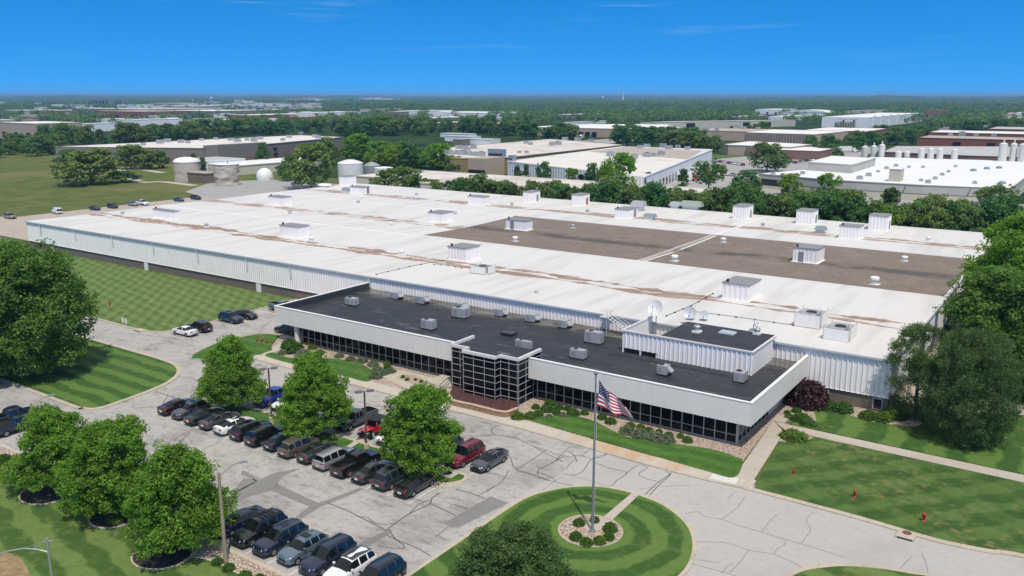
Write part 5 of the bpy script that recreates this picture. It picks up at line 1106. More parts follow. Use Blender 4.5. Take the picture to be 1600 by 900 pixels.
tree('oak', (-137, 62., .1), 15., 'oak behind the huge dark oak at the left frame edge', 4.4, .8)
tree_px('locust', 800, 985, 838, 104, 'dark fine-leaved tree rising from the bottom frame edge beside the round lawn', rz=1.)
tree_px('pine2', 1428, 655, 503, 50, 'dark pine standing against the right front corner of the warehouse', rz=.4); tree_px('pine', 1512, 690, 515, 78, 'broad dark pine on the east lawn right of the corner pine', rz=2.)
tree_px('tall', 1548, 612, 420, 82, 'big dark green tree behind the broad pine at the right', rz=1.); tree_px('edge', 1585, 545, 330, 80, 'tall bright green tree at the right frame edge, above the others', rz=2.); tree_px('tall', 1618, 620, 455, 70, 'dark tree cut by the right frame edge below the bright green one', rz=3.)
tree_px('edge', 1640, 540, 350, 70, 'bright green tree mostly outside the right frame edge', rz=.7); tree_px('tall', 1560, 520, 385, 55, 'dark tree beside the right wall of the warehouse below the bright green one', rz=4.)
# meadow and yard
for a in (('mid2', 143, 288, 236, 50, 'broad spreading tree alone in the meadow left of the stone-coloured tanks'), ('mid3', 196, 285, 266, 20, 'low bush at the right foot of the spreading meadow tree'), ('mid2', 205, 264, 228, 26, 'dark tree behind the spreading meadow tree, nearer it'), ('mid1', 232, 264, 232, 24, 'dark tree just left of the domed stone-coloured tank'), ('mid3', 252, 262, 236, 12, 'small tree touching the domed stone-coloured tank on its left'), ('mid2', 110, 262, 236, 22, 'tree at the left end of the brown warehouse behind the spreading meadow tree'),
          ('conif', 304, 272, 239, 8, 'dark ragged conifer just right of the domed tank'), ('conif', 318, 271, 245, 9, 'dense dark conifer left of the wavy-walled tank'), ('mid2', 487, 294, 229, 40, 'big dark oak at the back left corner of the white warehouse'), ('mid2', 455, 282, 245, 20, 'dark tree left of the big oak at the back corner'),
          ('mid1', 412, 262, 224, 11, 'tree against the brown brick wall right of its projecting bay'), ('lime', 481, 255, 226, 15, 'yellow-green tree in front of the brown warehouse side'), ('mid1', 513, 255, 216, 16, 'grey-green tree at the right end of the brown warehouse'), ('mid3', 380, 241, 243-12, 6, 'small tree in front of the brown bay'),
          ('bright', 558, 252, 208, 27, 'tall bright green tree right of the brown warehouse end'), ('bright', 592, 258, 220, 24, 'bright green tree between the tall bright tree and the lime yellow one'), ('lime', 616, 262, 226, 17, 'lime yellow tree among the bright green ones behind the grey silo'), ('lime', 592, 262, 240, 13, 'low pale lime tree just behind the grey cone-roofed silo'),
          ('mid1', 640, 262, 222, 22, 'dark green tree right of the lime yellow tree'), ('bright', 655, 262, 238, 14, 'small bright tree at the left end of the weathered flat roof'), ('bright', 683, 264, 224, 28, 'rounded bright green tree left of the mustard walled building'), ('mid2', 708, 272, 245, 19, 'dark tree in front of the mustard wall'), ('mid3', 737, 272, 250, 11, 'small dark tree in the middle of the mustard wall'),
          ('conif', 808, 288, 258, 9, 'brownish conifer at the left end of the ribbed white building'), ('conif', 822, 288, 256, 9, 'dark conifer right of the brownish one by the ribbed white building'), ('mid1', 848, 290, 254, 12, 'ragged dark tree in front of the ribbed white wall'), ('bright', 893, 296, 262, 11, 'small green tree left of the oval sign on the ribbed white wall'), ('mid1', 925, 300, 256, 13, 'dark tree just right of the oval wall sign'),
          ('bright', 967, 318, 238, 30, 'tall yellow-tipped tree in front of the white building corner'), ('mid2', 945, 306, 262, 17, 'green tree left of the yellow-tipped tree'), ('conif', 1012, 303, 268, 11, 'narrow conical tree beside the loading docks'), ('conif', 1067, 300, 263, 13, 'second narrow conical tree beside the red truck'), ('umb', 1107, 298, 254, 30, 'wide umbrella-shaped tree right of the red truck'),
          ('mid2', 1198, 268, 226, 30, 'big dark rounded tree behind the low white factory wing'), ('lime', 1233, 305, 272, 19, 'yellow-lime tree in front of the white factory wing'), ('bright', 1292, 318, 271, 20, 'bright green tree in front of the factory wall right of the yellow-lime one'), ('umb', 1553, 332, 290, 32, 'umbrella-shaped tree alone at the right end of the factory wall'),
          ('mid1', 1265, 240, 218, 13, 'dark tree between the brown-finned building and the car park beyond the factory'), ('mid2', 1292, 245, 212, 15, 'dark tree in front of the pale end of the finned building'), ('mid1', 1308, 248, 232, 9, 'small tree left of the factory silos'), ('mid1', 1335, 212, 200, 10, 'tree at the corner of the tan and brick building'),
          ('mid2', 1150, 325, 285, 24, 'tree behind the roof between the umbrella tree and the factory'), ('mid2', 603, 300, 266, 24, 'dark bush behind the roof corner right of the white annex'), ('mid1', 640, 304, 262, 26, 'big dark bush at the left end of the worn flat roof'), ('mid3', 672, 304, 278, 16, 'low bush before the cream wall of the worn-roofed building'), ('mid1', 1165, 300, 268, 22, 'dark tree left of the low white factory wing')):
    tree_px(*a)
ORD = ['first', 'second', 'third', 'fourth', 'fifth', 'sixth', 'seventh', 'eighth', 'ninth', 'tenth', 'eleventh', 'twelfth', 'thirteenth', 'fourteenth', 'fifteenth', 'sixteenth', 'seventeenth', 'eighteenth', 'nineteenth', 'twentieth']
TENS = {20: 'twenty', 30: 'thirty', 40: 'forty', 50: 'fifty', 60: 'sixty', 70: 'seventy'}
def ordw(i):
    i += 1
    if i <= 20: return ORD[i-1]
    t, u = i//10*10, i % 10
    return (TENS[t][:-1]+'ieth') if u == 0 else TENS[t]+'-'+ORD[u-1]
def belt(pts, where, group, kinds, wide=(.85, 1.2)):
    """pts = [(X, Y, h)]; labelled by their order from the left of the picture"""
    pts = sorted(pts, key=lambda q: PJ((q[0], q[1], q[2]/2))[0])
    for i, (x, y, h) in enumerate(pts):
        tree(kinds[rng.integers(len(kinds))], (x, y, 0), h, ordw(i)+' tree from the left '+where, None, rng.uniform(*wide), group)
P_ = []
for i in range(40):
    x = -186+i*3.0+rng.uniform(-1.2, 1.2); P_.append((x, rng.uniform(225.5, 233), rng.uniform(9.2, 11.6)+(1.2 if x > -130 else 0)))
belt(P_, 'in the belt behind the left half of the white roof', 'trees in the belt along the left half of the back edge', ('mid1', 'mid2', 'mid3', 'mid3', 'mid4'), (.62, .9))
P_ = []
for i in range(50):
    x = -62+i*1.75+rng.uniform(-1.2, 1.2); P_.append((x, rng.uniform(228, 256) if i % 2 else rng.uniform(225, 233), rng.uniform(9.6, 13)))
for i in range(12): P_.append((-90+i*2.6, rng.uniform(226, 245), rng.uniform(9.5, 12)))
for i in range(14): P_.append((4+i*2.2, rng.uniform(190, 250), rng.uniform(10, 13)))
belt(P_, 'in the belt behind the right half of the white roof', 'trees in the belt along the right half of the back edge', ('mid1', 'mid2', 'mid3', 'mid2', 'mid4', 'mid4', 'umb', 'bright'), (.6, .95))
KEEP = []
def blocked(x, y, pad=4):
    return any(a-pad < x < b_+pad and c-pad < y < d+pad for a, b_, c, d in KEEP)
# ------------------------------------------------------------------ shrubs
def shrub_kind(nm, r, h, mat, n, m, cr, leaf, seed, trim=.9):
    g_ = np.random.default_rng(seed); d = g_.normal(size=(n, 3)); d /= np.linalg.norm(d, axis=1)[:, None]; d[:, 2] = np.abs(d[:, 2])
    rr = g_.uniform(trim-.25, trim, n)[:, None]; P = d*rr*np.array([r, r, h]); P[:, 2] = P[:, 2]*.93+.05
    t = thing(nm, nm, 'shrub'); quads_obj('foliage', leaves(P, np.full(n, cr), m, leaf, .2, .9, seed), mat, t)
    k = MB(); k.tube([(0, 0, -.05), (.02, .02, h*.3), (0, .03, h*.7)], [.07, .05, .02], 6); k.build('stem', M['bark'], t, loc=1); return t
SK = dict(ball=shrub_kind('clipped_shrub', 1., 1.25, LM['shrub'], 260, 14, .14, .075, 3), grey=shrub_kind('grey_shrub', 1., .75, LM['grey'], 170, 16, .2, .085, 4, 1.), rough=shrub_kind('leafy_shrub', 1., .95, LM['oak'], 160, 16, .24, .10, 5, 1.), plum=shrub_kind('purple_shrub', 1., 1.6, LM['plum'], 220, 18, .26, .10, 6, 1.))
SU = set()
def shrub(kind, p, r, label, hs=1., z=.1, group=None, sx=1.):
    if kind not in SU: SU.add(kind); c = SK[kind]; c.location = (p[0], p[1], z); c['label'] = label
    else: c = dup(SK[kind], (p[0], p[1], z), rng.uniform(0, 6.28) if sx == 1 else 0, label=label)
    c.scale = (r*sx, r, r*hs)
    if group: c['group'] = group
    elif 'group' in c: del c['group']
def shrub_px(kind, px, py, wpx, label, hs=1., group=None, sx=1.):
    p = G(px, py, .1); dep = -p.x*sin(PSI)+p.y*cos(PSI); sc_ = F/(dep*cos(PITCH)+CAMH*sin(PITCH)); shrub(kind, p, wpx*.6/sc_, label, hs, .1, group, sx)
# px of the middle of the foot, width
gA = 'rounded shrubs in front of the office windows'
for px, py, w_, lab in ((809, 655, 21, 'largest round shrub at the left front of the bed right of the glass tower'), (829, 654, 19, 'round shrub just right of the largest one, at the lawn tip'), (837, 639, 13, 'small round shrub nearest the glass tower side'), (841, 650, 16, 'round shrub between the small tower-side one and the tallest one'), (855, 643, 20, 'big round shrub behind the lawn tip'), (859, 634, 17, 'round shrub closest to the windows right of the tower'), (873, 640, 15, 'yellowish round shrub right of the big round pair'),
    (870, 648, 13, 'brownish round shrub in front of the yellowish one'), (887, 641, 13, 'flat round shrub near the windows left of the big dark one'), (896, 649, 19, 'big dark round shrub above the middle of the front lawn'), (913, 648, 13, 'low brownish round shrub left of the flagpole in the picture'), (941, 655, 15, 'round shrub first right of the flagpole near the windows'), (954, 662, 17, 'big round shrub second right of the flagpole, by the lawn edge'), (985, 668, 15, 'round shrub above the left end of the grey shrubs'), (1001, 670, 13, 'low round shrub near the windows behind the grey shrubs'),
    (1013, 676, 15, 'round shrub in the middle behind the grey shrubs'), (1030, 677, 11, 'small low round shrub near the windows right of the middle one'), (1045, 683, 14, 'round shrub above the right end of the grey shrubs'), (1063, 684, 12, 'brownish round shrub second from the right end of the bed'), (1074, 691, 16, 'round shrub at the right end of the planted bed')):
    shrub_px('ball', px, py-1, w_, lab, .82, gA)
for px, py, w_, lab in ((858, 652, 10, 'small grey-brown tuft between round shrubs near the lawn tip'), (880, 650, 12, 'pale grey shrub left of the big dark round one'), (980, 676, 22, 'left one of the low grey-green shrubs by the lawn'), (1000, 682, 24, 'second of the low grey-green shrubs by the lawn'), (1022, 686, 26, 'third of the low grey-green shrubs by the lawn'), (1042, 690, 22, 'right one of the low grey-green shrubs by the lawn')):
    shrub_px('grey', px, py, w_, lab, 1., 'grey shrubs along the front lawn')
for px, py, w_, kind, lab in ((460, 550, 29, 'ball', 'large rounded bush by the office column, the front one of two'), (452, 543, 24, 'ball', 'large rounded bush behind the front one by the office column'), (442, 553, 14, 'grey', 'grey shrub left of the two large rounded bushes'), (474, 556, 22, 'grey', 'grey shrub right of the two large rounded bushes'), (488, 545, 13, 'ball', 'round green shrub at the windows behind the middle maple top'), (500, 552, 11, 'rough', 'leafy shrub at the windows hidden by the middle maple top'),
    (530, 558, 13, 'grey', 'first grey shrub above the oval lawn'), (548, 563, 14, 'grey', 'second grey shrub above the oval lawn'), (565, 566, 16, 'grey', 'third grey shrub above the oval lawn'), (583, 571, 15, 'grey', 'fourth grey shrub above the oval lawn, near its right tip'), (590, 580, 17, 'grey', 'grey shrub at the right tip of the oval lawn'), (587, 590, 18, 'grey', 'lowest grey shrub next to the sidewalk at the oval lawn tip'), (598, 585, 16, 'grey', 'grey shrub beside the entrance walk corner'), (606, 577, 13, 'ball', 'round green shrub among grey shrubs near the entrance walk'), (610, 582, 15, 'grey', 'grey shrub right of the round green one near the entrance walk'),
    (606, 570, 11, 'rough', 'dark shrub at the window foot behind the round green one')):
    shrub_px(kind, px, py, w_, lab, .9 if kind == 'ball' else 1.)
for i, (px, py, w_) in enumerate(((629.5, 590, 7), (636.5, 594, 7), (649.5, 594, 5.5), (658.5, 597.5, 6.8), (668, 598.5, 7.5), (677.5, 602, 7), (685, 603, 7.2))):
    shrub_px('ball', px, py, w_, ordw(i)+' small ball shrub from the left in the rock triangle by the entrance', .95, 'small ball shrubs by the entrance')
for px, py, w_, kind, hs, lab in ((1261, 632, 52, 'plum', .8, 'purple-leaved shrub at the right back corner of the office'), (1296, 640, 26, 'ball', .85, 'left half of the clipped hedge left of the small low window'), (1317, 643, 28, 'ball', .85, 'right half of the clipped hedge left of the small low window'), (1356, 654, 26, 'ball', .8, 'left rounded bush of the pair right of the small low window'), (1378, 657, 28, 'ball', .8, 'right rounded bush of the pair right of the small low window'), (1398, 652, 30, 'rough', .9, 'dark bush at the foot of the corner pine'),
    (1240, 684, 34, 'rough', .6, 'low leafy shrub in the rock bed between the walk and the east lawn'), (1252, 657, 24, 'rough', .8, 'leafy shrub right of the office corner nearest the lawn'), (1262, 663, 22, 'rough', .8, 'leafy shrub in the rock bed at the lawn edge below the purple shrub'), (1233, 652, 12, 'rough', .8, 'small dark shrub in front of a yellowish one at the office corner'), (1230, 646, 10, 'ball', .8, 'small yellowish shrub at the office corner'), (1244, 644, 15, 'ball', .8, 'pale green shrub below the purple one')):
    shrub_px(kind, px, py, w_, lab, hs)
for i, (px, py, w_) in enumerate(((905, 820, 18), (929, 815, 15), (953, 829, 22), (951, 842, 18), (936, 849, 20), (916, 851, 20), (900, 842, 20))):
    shrub_px('ball', px, py, w_, ordw(i)+' clockwise of the round shrubs ringing the flagpole, from the back left one', .92, 'round shrubs ringing the flagpole')
for px, py, w_, kind, lab in ((357, 890, 19, 'ball', 'first round bush right of the wooden light pole in the bottom bed'), (340, 881, 18, 'ball', 'round bush left of the wooden light pole'), (383, 902, 20, 'ball', 'second round bush from the light pole along the bottom bed'), (406, 907, 19, 'ball', 'third round bush from the light pole at the bottom frame edge'), (6, 724, 26, 'ball', 'round bush at the left frame edge below the covered pickup'), (24, 728, 20, 'ball', 'second round bush at the left frame edge below the covered pickup'),
    (145, 800, 18, 'rough', 'shaded shrub between the left and the second bottom maple'), (180, 815, 22, 'rough', 'shaded dark shrub under the middle bottom maple'), (236, 838, 20, 'grey', 'grey shrub at the rock patch between two bottom maples')):
    shrub_px(kind, px, py, w_, lab, .85)
# mulch rings
for x, y, rx in ((-79.8, 37.0, 2.5), (-60.6, 36.6, 2.5), (-70, 37.9, 2.1)):
    g = MB(); g.prism([(x+rx*cos(t*pi/12), y+rx*.9*sin(t*pi/12)) for t in range(24)], None, .166+.002*rx); struct('mulch_bed', g, M['mulch'])
    g = MB(); g.ribbon([(x+(rx+.06)*cos(t*pi/12), y+(rx*.9+.06)*sin(t*pi/12)) for t in range(24)], .13, .1, .22, closed=True); struct('bed_edging', g, M['kerb'])
# ------------------------------------------------------------------ flagpole, lamps, hydrants, small site things
fp = G(925.6, 830, .14); ftop = topz(fp, 586)
t = thing('flagpole', 'tall grey metal flagpole standing in the ring of round shrubs', 'flagpole', fp)
M['pole'] = simple('pole_metal', (.28, .28, .29), .45, metal=.4, var=.15, scale=2.)
g = MB(); g.cyl((fp.x, fp.y), .13, .14, ftop, .07, 12); g.build('pole', M['pole'], t)
g = MB(); g.cyl((fp.x, fp.y), .32, .13, .3, .24, 14); g.build('base', M['pole'], t)
g = MB(); g.lathe((fp.x, fp.y, ftop), [(.03, 0), (.14, .04), (.19, .18), (.14, .32), (.02, .37)], 12); g.build('finial', M['pole'], t)
g = MB(); g.tube([(fp.x+.2, fp.y, 1.2), (fp.x+.16, fp.y, ftop-.3)], .012, 4); g.build('halyard', M['white'], t)
def flag_mat():
    m, nt, b = newmat('flag_cloth'); uv = N(nt, 'ShaderNodeUVMap'); x, y, _ = sepx(nt, uv.outputs[0])
    row = vmath(nt, 'FLOOR', vmath(nt, 'MULTIPLY', y, 13.)); odd = vmath(nt, 'MODULO', row, 2.)
    red, white, blue = (.42, .008, .035), (.80, .78, .78), (.014, .022, .11)
    c = mixc(nt, odd, red, white)
    can = vmath(nt, 'MULTIPLY', vmath(nt, 'LESS_THAN', x, .4), vmath(nt, 'GREATER_THAN', y, 6/13))
    # nine rows of stars, 6 and 5 in turn
    cx = vmath(nt, 'MULTIPLY', vmath(nt, 'DIVIDE', x, .4), 12.); cy = vmath(nt, 'MULTIPLY', vmath(nt, 'DIVIDE', vmath(nt, 'SUBTRACT', y, 6/13), 7/13), 10.)
    ix = vmath(nt, 'ROUND', cx); iy = vmath(nt, 'ROUND', cy)
    dx = vmath(nt, 'SUBTRACT', cx, ix); dy = vmath(nt, 'MULTIPLY', vmath(nt, 'SUBTRACT', cy, iy), 1.05)
    rr = vmath(nt, 'SQRT', vmath(nt, 'ADD', vmath(nt, 'MULTIPLY', dx, dx), vmath(nt, 'MULTIPLY', dy, dy)))
    ev = vmath(nt, 'LESS_THAN', vmath(nt, 'MODULO', vmath(nt, 'ADD', ix, iy), 2.), .5)
    ins = vmath(nt, 'MULTIPLY', vmath(nt, 'MULTIPLY', vmath(nt, 'GREATER_THAN', ix, .5), vmath(nt, 'LESS_THAN', ix, 11.5)), vmath(nt, 'MULTIPLY', vmath(nt, 'GREATER_THAN', iy, .5), vmath(nt, 'LESS_THAN', iy, 9.5)))
    star = vmath(nt, 'MULTIPLY', vmath(nt, 'MULTIPLY', vmath(nt, 'LESS_THAN', rr, .30), ev), ins)
    cc = mixc(nt, star, blue, white); c = mixc(nt, can, c, cc)
    L(nt, c, b.inputs['Base Color']); b.inputs['Roughness'].default_value = .7
    tr = N(nt, 'ShaderNodeBsdfTranslucent'); L(nt, c, tr.inputs['Color']); ms = N(nt, 'ShaderNodeMixShader', i_0=.12); L(nt, b.outputs[0], ms.inputs[1]); L(nt, tr.outputs[0], ms.inputs[2]); L(nt, ms.outputs[0], nt.nodes['Material Output'].inputs['Surface'])
    return m
# drooping flag: hoist from photo 929,592 to 928,632; the fly hangs down to the right
nx, ny = 40, 20; hoist = 2.35; fly = 3.5; zt_ = topz(fp, 593); V = []; UV = []
ux = Vector((cos(PSI), sin(PSI), 0)); uy = Vector((-sin(PSI), cos(PSI), 0))
for j in range(ny+1):
    for i in range(nx+1):
        u, v = i/nx, j/ny                       # v 0 at the bottom edge
        drop = (1-(1-u)**1.25)
        hx_ = 3.15*u*(.80+.20*(1-v))+.10*sin(u*9+v*2.); dz = -1.72*drop*(.35+.65*v)-.62*drop*(1-v)
        vv = v*(1-.30*u)
        z = zt_-hoist+vv*hoist+dz*(.98)
        w_ = .26*sin(u*10.5+v*2.2)*min(1, u*2.5)+.12*sin(u*21-v*3)*u
        V.append(Vector((fp.x, fp.y, 0))+ux*(.18+hx_)+uy*w_+Vector((0, 0, z))); UV.append((u, v))
g = MB(); g.add(V, [(j*(nx+1)+i, j*(nx+1)+i+1, (j+1)*(nx+1)+i+1, (j+1)*(nx+1)+i) for j in range(ny) for i in range(nx)], 0, True)
fo = g.build('flag', flag_mat()); tag(fo, 'red, white and blue stars and stripes flag drooping from the flagpole', 'flag')
ul = fo.data.uv_layers.new(name='UVMap')
for lp in fo.data.loops: ul.data[lp.index].uv = UV[lp.vertex_index]
M['lpole'] = simple('brown_lamp_pole', (.10, .085, .075), .5)
M['lhead'] = simple('lamp_head', (.16, .155, .15), .5)
M['cbase'] = simple('lamp_base_concrete', (.45, .38, .29), .9, var=.1, scale=4.)
for px, py, lab, h in ((425, 662, 'brown twin-head light pole on a concrete base at the left of the middle island', 6.9), (573, 704, 'brown twin-head light pole on a concrete base beside the red off-roader', 6.9)):
    p = G(px, py, .14); t = thing('light_pole', lab, 'light pole', p, 0, 'light poles on the middle island')
    g = MB(); g.cyl((p.x, p.y), .3, .12, .95, n=16); g.build('base', M['cbase'], t)
    g = MB(); g.box(p.x-.07, p.x+.07, p.y-.07, p.y+.07, .95, h); g.build('pole', M['lpole'], t)
    for s_ in (1, -1):
        g = MB(); u = Vector((cos(PSI+.35), sin(PSI+.35))); n_ = Vector((-u.y, u.x))
        g.obox((p.x+u.x*.62*s_, p.y+u.y*.62*s_), u, n_, .36, .2, h-.12, h+.1); g.obox((p.x+u.x*.17*s_, p.y+u.y*.17*s_), u, n_, .14, .04, h-.06, h); g.build('lamp_head', M['lhead'], t)
p = G(353, 878, .1); h = topz(p, 738); t = thing('light_pole', 'weathered wooden light pole with a curved arm at the left end of the bottom row', 'light pole', p)
M['wood'] = simple('weathered_wood', (.30, .24, .17), .85, var=.2, scale=2.)
g = MB(); g.cyl((p.x, p.y), .17, .05, h, .12, 12); g.build('pole', M['wood'], t)
ud = Vector((cos(PSI+.4), sin(PSI+.4), 0))
g = MB(); g.tube([Vector((p.x, p.y, h-.4)), Vector((p.x, p.y, h-.1))+ud*.35, Vector((p.x, p.y, h+.45))+ud*1.1, Vector((p.x, p.y, h+.6))+ud*1.7], .045, 6); g.build('arm', M['wood'], t)
g = MB(); c_ = Vector((p.x, p.y, 0))+ud*1.95; g.obox(c_, ud, Vector((-ud.y, ud.x, 0)), .3, .13, h+.5, h+.66); g.build('lamp_head', M['galv'], t)
p = G(60, 720, .1); h = topz(p, 630); t = thing('light_pole', 'wooden light pole with a curved arm rising behind the leftmost maple', 'light pole', p)
g = MB(); g.cyl((p.x, p.y), .17, .05, h, .12, 12); g.build('pole', M['wood'], t)
g = MB(); g.tube([Vector((p.x, p.y, h-.5)), Vector((p.x, p.y, h-.1))+ud*.4, Vector((p.x, p.y, h+.4))+ud*1.1, Vector((p.x, p.y, h+.6))+ud*1.7], .045, 6); g.build('arm', M['wood'], t)
g = MB(); c_ = Vector((p.x, p.y, 0))+ud*1.95; g.obox(c_, ud, Vector((-ud.y, ud.x, 0)), .3, .13, h+.5, h+.66); g.build('lamp_head', M['galv'], t)
# grey steel street light at the lower left corner
p = G(92, 985, 0); h = topz(p, 841); t = thing('street_light', 'grey steel street light with a long trussed arm in the bottom left corner', 'street light', p)
g = MB(); g.cyl((p.x, p.y), .13, 0, h, .08, 12); g.build('pole', M['galv'], t)
ul_ = Vector((-cos(PSI), -sin(PSI), 0)); q = Vector((p.x, p.y, 0)); hz = topz(p, 863)
g = MB(); g.tube([q+Vector((0, 0, hz)), q+ul_*.7+Vector((0, 0, hz+.22)), q+ul_*1.7+Vector((0, 0, hz+.3)), q+ul_*2.8+Vector((0, 0, hz+.1)), q+ul_*4.4+Vector((0, 0, hz-.45))], .055, 7); g.build('arm', M['galv'], t)
g = MB(); g.tube([q+Vector((0, 0, h-.15)), q+ul_*1.75+Vector((0, 0, hz+.31))], .015, 4); g.tube([q+Vector((0, 0, h-.35)), q+ul_*1.2+Vector((0, 0, hz+.27))], .012, 4); g.build('stay', M['galv'], t)
g = MB(); g.obox(q-ul_*.1, ul_, Vector((-ul_.y, ul_.x, 0)), .34, .05, h-.28, h-.18); g.build('bracket', M['galv'], t)
# hydrants and red posts
hy = simple('hydrant_red', (.38, .022, .02), .5)
def hydrant(px, py, lab, s=1.):
    p = G(px, py, .12); t = thing('fire_hydrant', lab, 'fire hydrant', p, 0, 'red hydrants on the lawns')
    g = MB(); g.lathe((p.x, p.y, .1), [(.2*s, 0), (.2*s, .06), (.13*s, .08), (.13*s, .62*s), (.19*s, .63*s), (.19*s, .7*s), (.14*s, .8*s), (.05*s, .9*s), (.03*s, .96*s)], 12); g.build('barrel', hy, t)
    for a in (0, pi/2, pi):
        g = MB(); d = Vector((cos(a-.9), sin(a-.9), 0)); g.tube([Vector((p.x, p.y, .1+.5*s)), Vector((p.x, p.y, .1+.5*s))+d*.24*s], .08*s, 8); g.build('nozzle', hy, t)
hydrant(1443, 814, 'red fire hydrant on the east lawn above the storm drain', .95); hydrant(1335, 777, 'red fire hydrant in the middle of the east lawn', .9); hydrant(1240, 741, 'red valve post near the walk on the east lawn', .7); hydrant(172, 478, 'red hydrant on the checkered lawn right of the huge oak', .95)
for i, (px, py) in enumerate(((402, 535), (409, 536), (417, 537.5))): hydrant(px, py, ['left', 'middle', 'right'][i]+' one of three red valve posts on the small lawn left of the office', .8)
p = G(1417, 834, .13); t = thing('storm_drain', 'concrete storm drain inlet with a round rusty lid at the east kerb', 'storm drain', p)
g = MB(); g.box(p.x-.75, p.x+.75, p.y-1.0, p.y+.55, 0, .2); g.build('slab', M['kerb'], t)
g = MB(); g.cyl((p.x, p.y+.05), .38, .202, .23, n=18); g.build('lid', simple('rusty_lid', (.13, .07, .05), .8), t); g = MB(); g.box(p.x-.6, p.x+.6, p.y-1.03, p.y-1.001, .03, .15); g.build('opening', M['black'], t)
p = G(700, 739, .14); t = thing('manhole', 'round manhole lid in a concrete collar at the foot of the right-hand island maple', 'manhole', p)
g = MB(); g.box(p.x-1., p.x+1., p.y-.8, p.y+.8, .1, .165); g.build('collar', M['conc2'], t); g = MB(); g.cyl((p.x, p.y), .42, .166, .19, n=18); g.build('lid', M['dark'], t)
p = G(552, 690, .14); t = thing('parking_sign', 'small blue and white parking sign in front of the red off-roader', 'sign', p); p = G(584.5, 696, .14); t.location = p
g = MB(); g.cyl((p.x, p.y), .03, .1, 1.6, n=6); g.build('post', M['galv'], t); g = MB(); g.box(p.x-.16, p.x+.16, p.y-.05, p.y-.035, 1.1, 1.6); g.build('panel', simple('sign_blue', (.25, .45, .5), .5), t)
p = G(219, 516, .1); t = thing('storm_drain', 'concrete storm drain inlet at the kerb of the checkered lawn', 'storm drain', p)
g = MB(); g.box(p.x-1., p.x+1., p.y-.6, p.y+.6, 0, .19); g.build('slab', M['kerb'], t); g = MB(); g.box(p.x-.7, p.x+.7, p.y-.63, p.y-.601, .03, .15); g.build('opening', M['black'], t)
for i, (px, py) in enumerate(((192, 504), (197, 505.5))):
    p = G(px, py, .1); t = thing('utility_pedestal', ['left', 'right'][i]+' one of two small white utility posts at the checkered lawn edge', 'utility post', p); g = MB(); g.box(p.x-.15, p.x+.15, p.y-.12, p.y+.12, .1, .9); g.build('body', M['white'], t); g = MB(); g.box(p.x-.17, p.x+.17, p.y-.14, p.y+.14, .902, .97); g.build('cap', M['trim'], t)
# ------------------------------------------------------------------ buildings beyond the warehouse
M['b_tan'] = simple('tan_concrete', (.42, .33, .25), .8, var=.06, scale=.2)
M['b_beige'] = simple('beige_concrete', (.47, .43, .36), .8, var=.06, scale=.2)
M['b_brown'] = simple('brown_panel', (.20, .17, .15), .7, var=.08, scale=.2)
M['b_brownr'] = simple('red_brown_band', (.22, .13, .10), .8, var=.1, scale=.4)
M['b_brick'] = simple('red_brick', (.22, .085, .06), .85, var=.12, scale=.6)
M['b_gold'] = simple('mustard_panel', (.24, .19, .075), .65, var=.08, scale=.3)
M['b_white'] = simple('white_metal_wall', (.72, .73, .74), .5, var=.04, scale=.3)
M['b_grey'] = simple('light_grey_wall', (.46, .45, .41), .7, var=.05, scale=.2)
M['b_cream'] = simple('cream_wall', (.56, .52, .41), .8, var=.05, scale=.3)
M['b_glass'] = simple('far_dark_glass', (.012, .016, .02), .1)
M['r_white'] = simple('white_flat_roof', (.72, .71, .69), .7, var=.07, scale=.08)
M['r_grey'] = simple('grey_flat_roof', (.42, .42, .42), .8, var=.1, scale=.08)
def worn_roof(name, base, dirt, amt):
    m, nt, b = newmat(name); p = pos(nt)
    n1 = noise(nt, mapping(nt, p, R(-8), (.04, .25, 1)), 1., 7., .75); n2 = noise(nt, p, .05, 5., .65)
    c = mixc(nt, vmath(nt, 'MULTIPLY', ramp(nt, n1, .48, .62), amt), base, dirt); c = mixc(nt, vmath(nt, 'MULTIPLY', ramp(nt, n2, .5, .7), amt*.6), c, dirt)
    L(nt, c, b.inputs['Base Color']); b.inputs['Roughness'].default_value = .85; return m
M['r_worn'] = worn_roof('worn_pale_roof', (.62, .58, .54), (.32, .26, .22), .75)
M['r_tan'] = worn_roof('tan_gravel_roof', (.42, .36, .31), (.27, .21, .18), .6)
M['r_off'] = worn_roof('off_white_roof', (.66, .63, .59), (.42, .38, .34), .5)
def bld(label, cat, poly, z, wall, roof, lip=.35, band=None, name='building', group=None):
    cx = sum(p[0] for p in poly)/len(poly); cy = sum(p[1] for p in poly)/len(poly)
    t = thing(name, label, cat, (cx, cy, 0), 0, group)
    xs = [p[0] for p in poly]; ys = [p[1] for p in poly]; KEEP.append((min(xs), max(xs), min(ys), max(ys)))
    g = MB(); g.prism(poly, 0, z-.12); g.build('wall', wall, t)
    g = MB(); k = .985; g.prism([(cx+(x-cx)*k, cy+(y-cy)*k) for x, y in poly], None, z-.08); g.build('roof', roof, t)
    g = MB(); g.ribbon(poly, .5, z-lip, z+.06, closed=True); g.build('coping', wall if lip < .5 else M['b_grey'], t)
    if band: g = MB(); g.prism([(cx+(x-cx)*1.0015, cy+(y-cy)*1.0015) for x, y in poly], 0, band[0]); g.build('base_band', band[1], t)
    return t
def rect(x0, x1, y0, y1): return [(x0, y0), (x1, y0), (x1, y1), (x0, y1)]
def face_boxes(t, name, boxes, mat, sep=True):
    for b_ in boxes: g = MB(); g.box(*b_); g.build(name, mat, t)
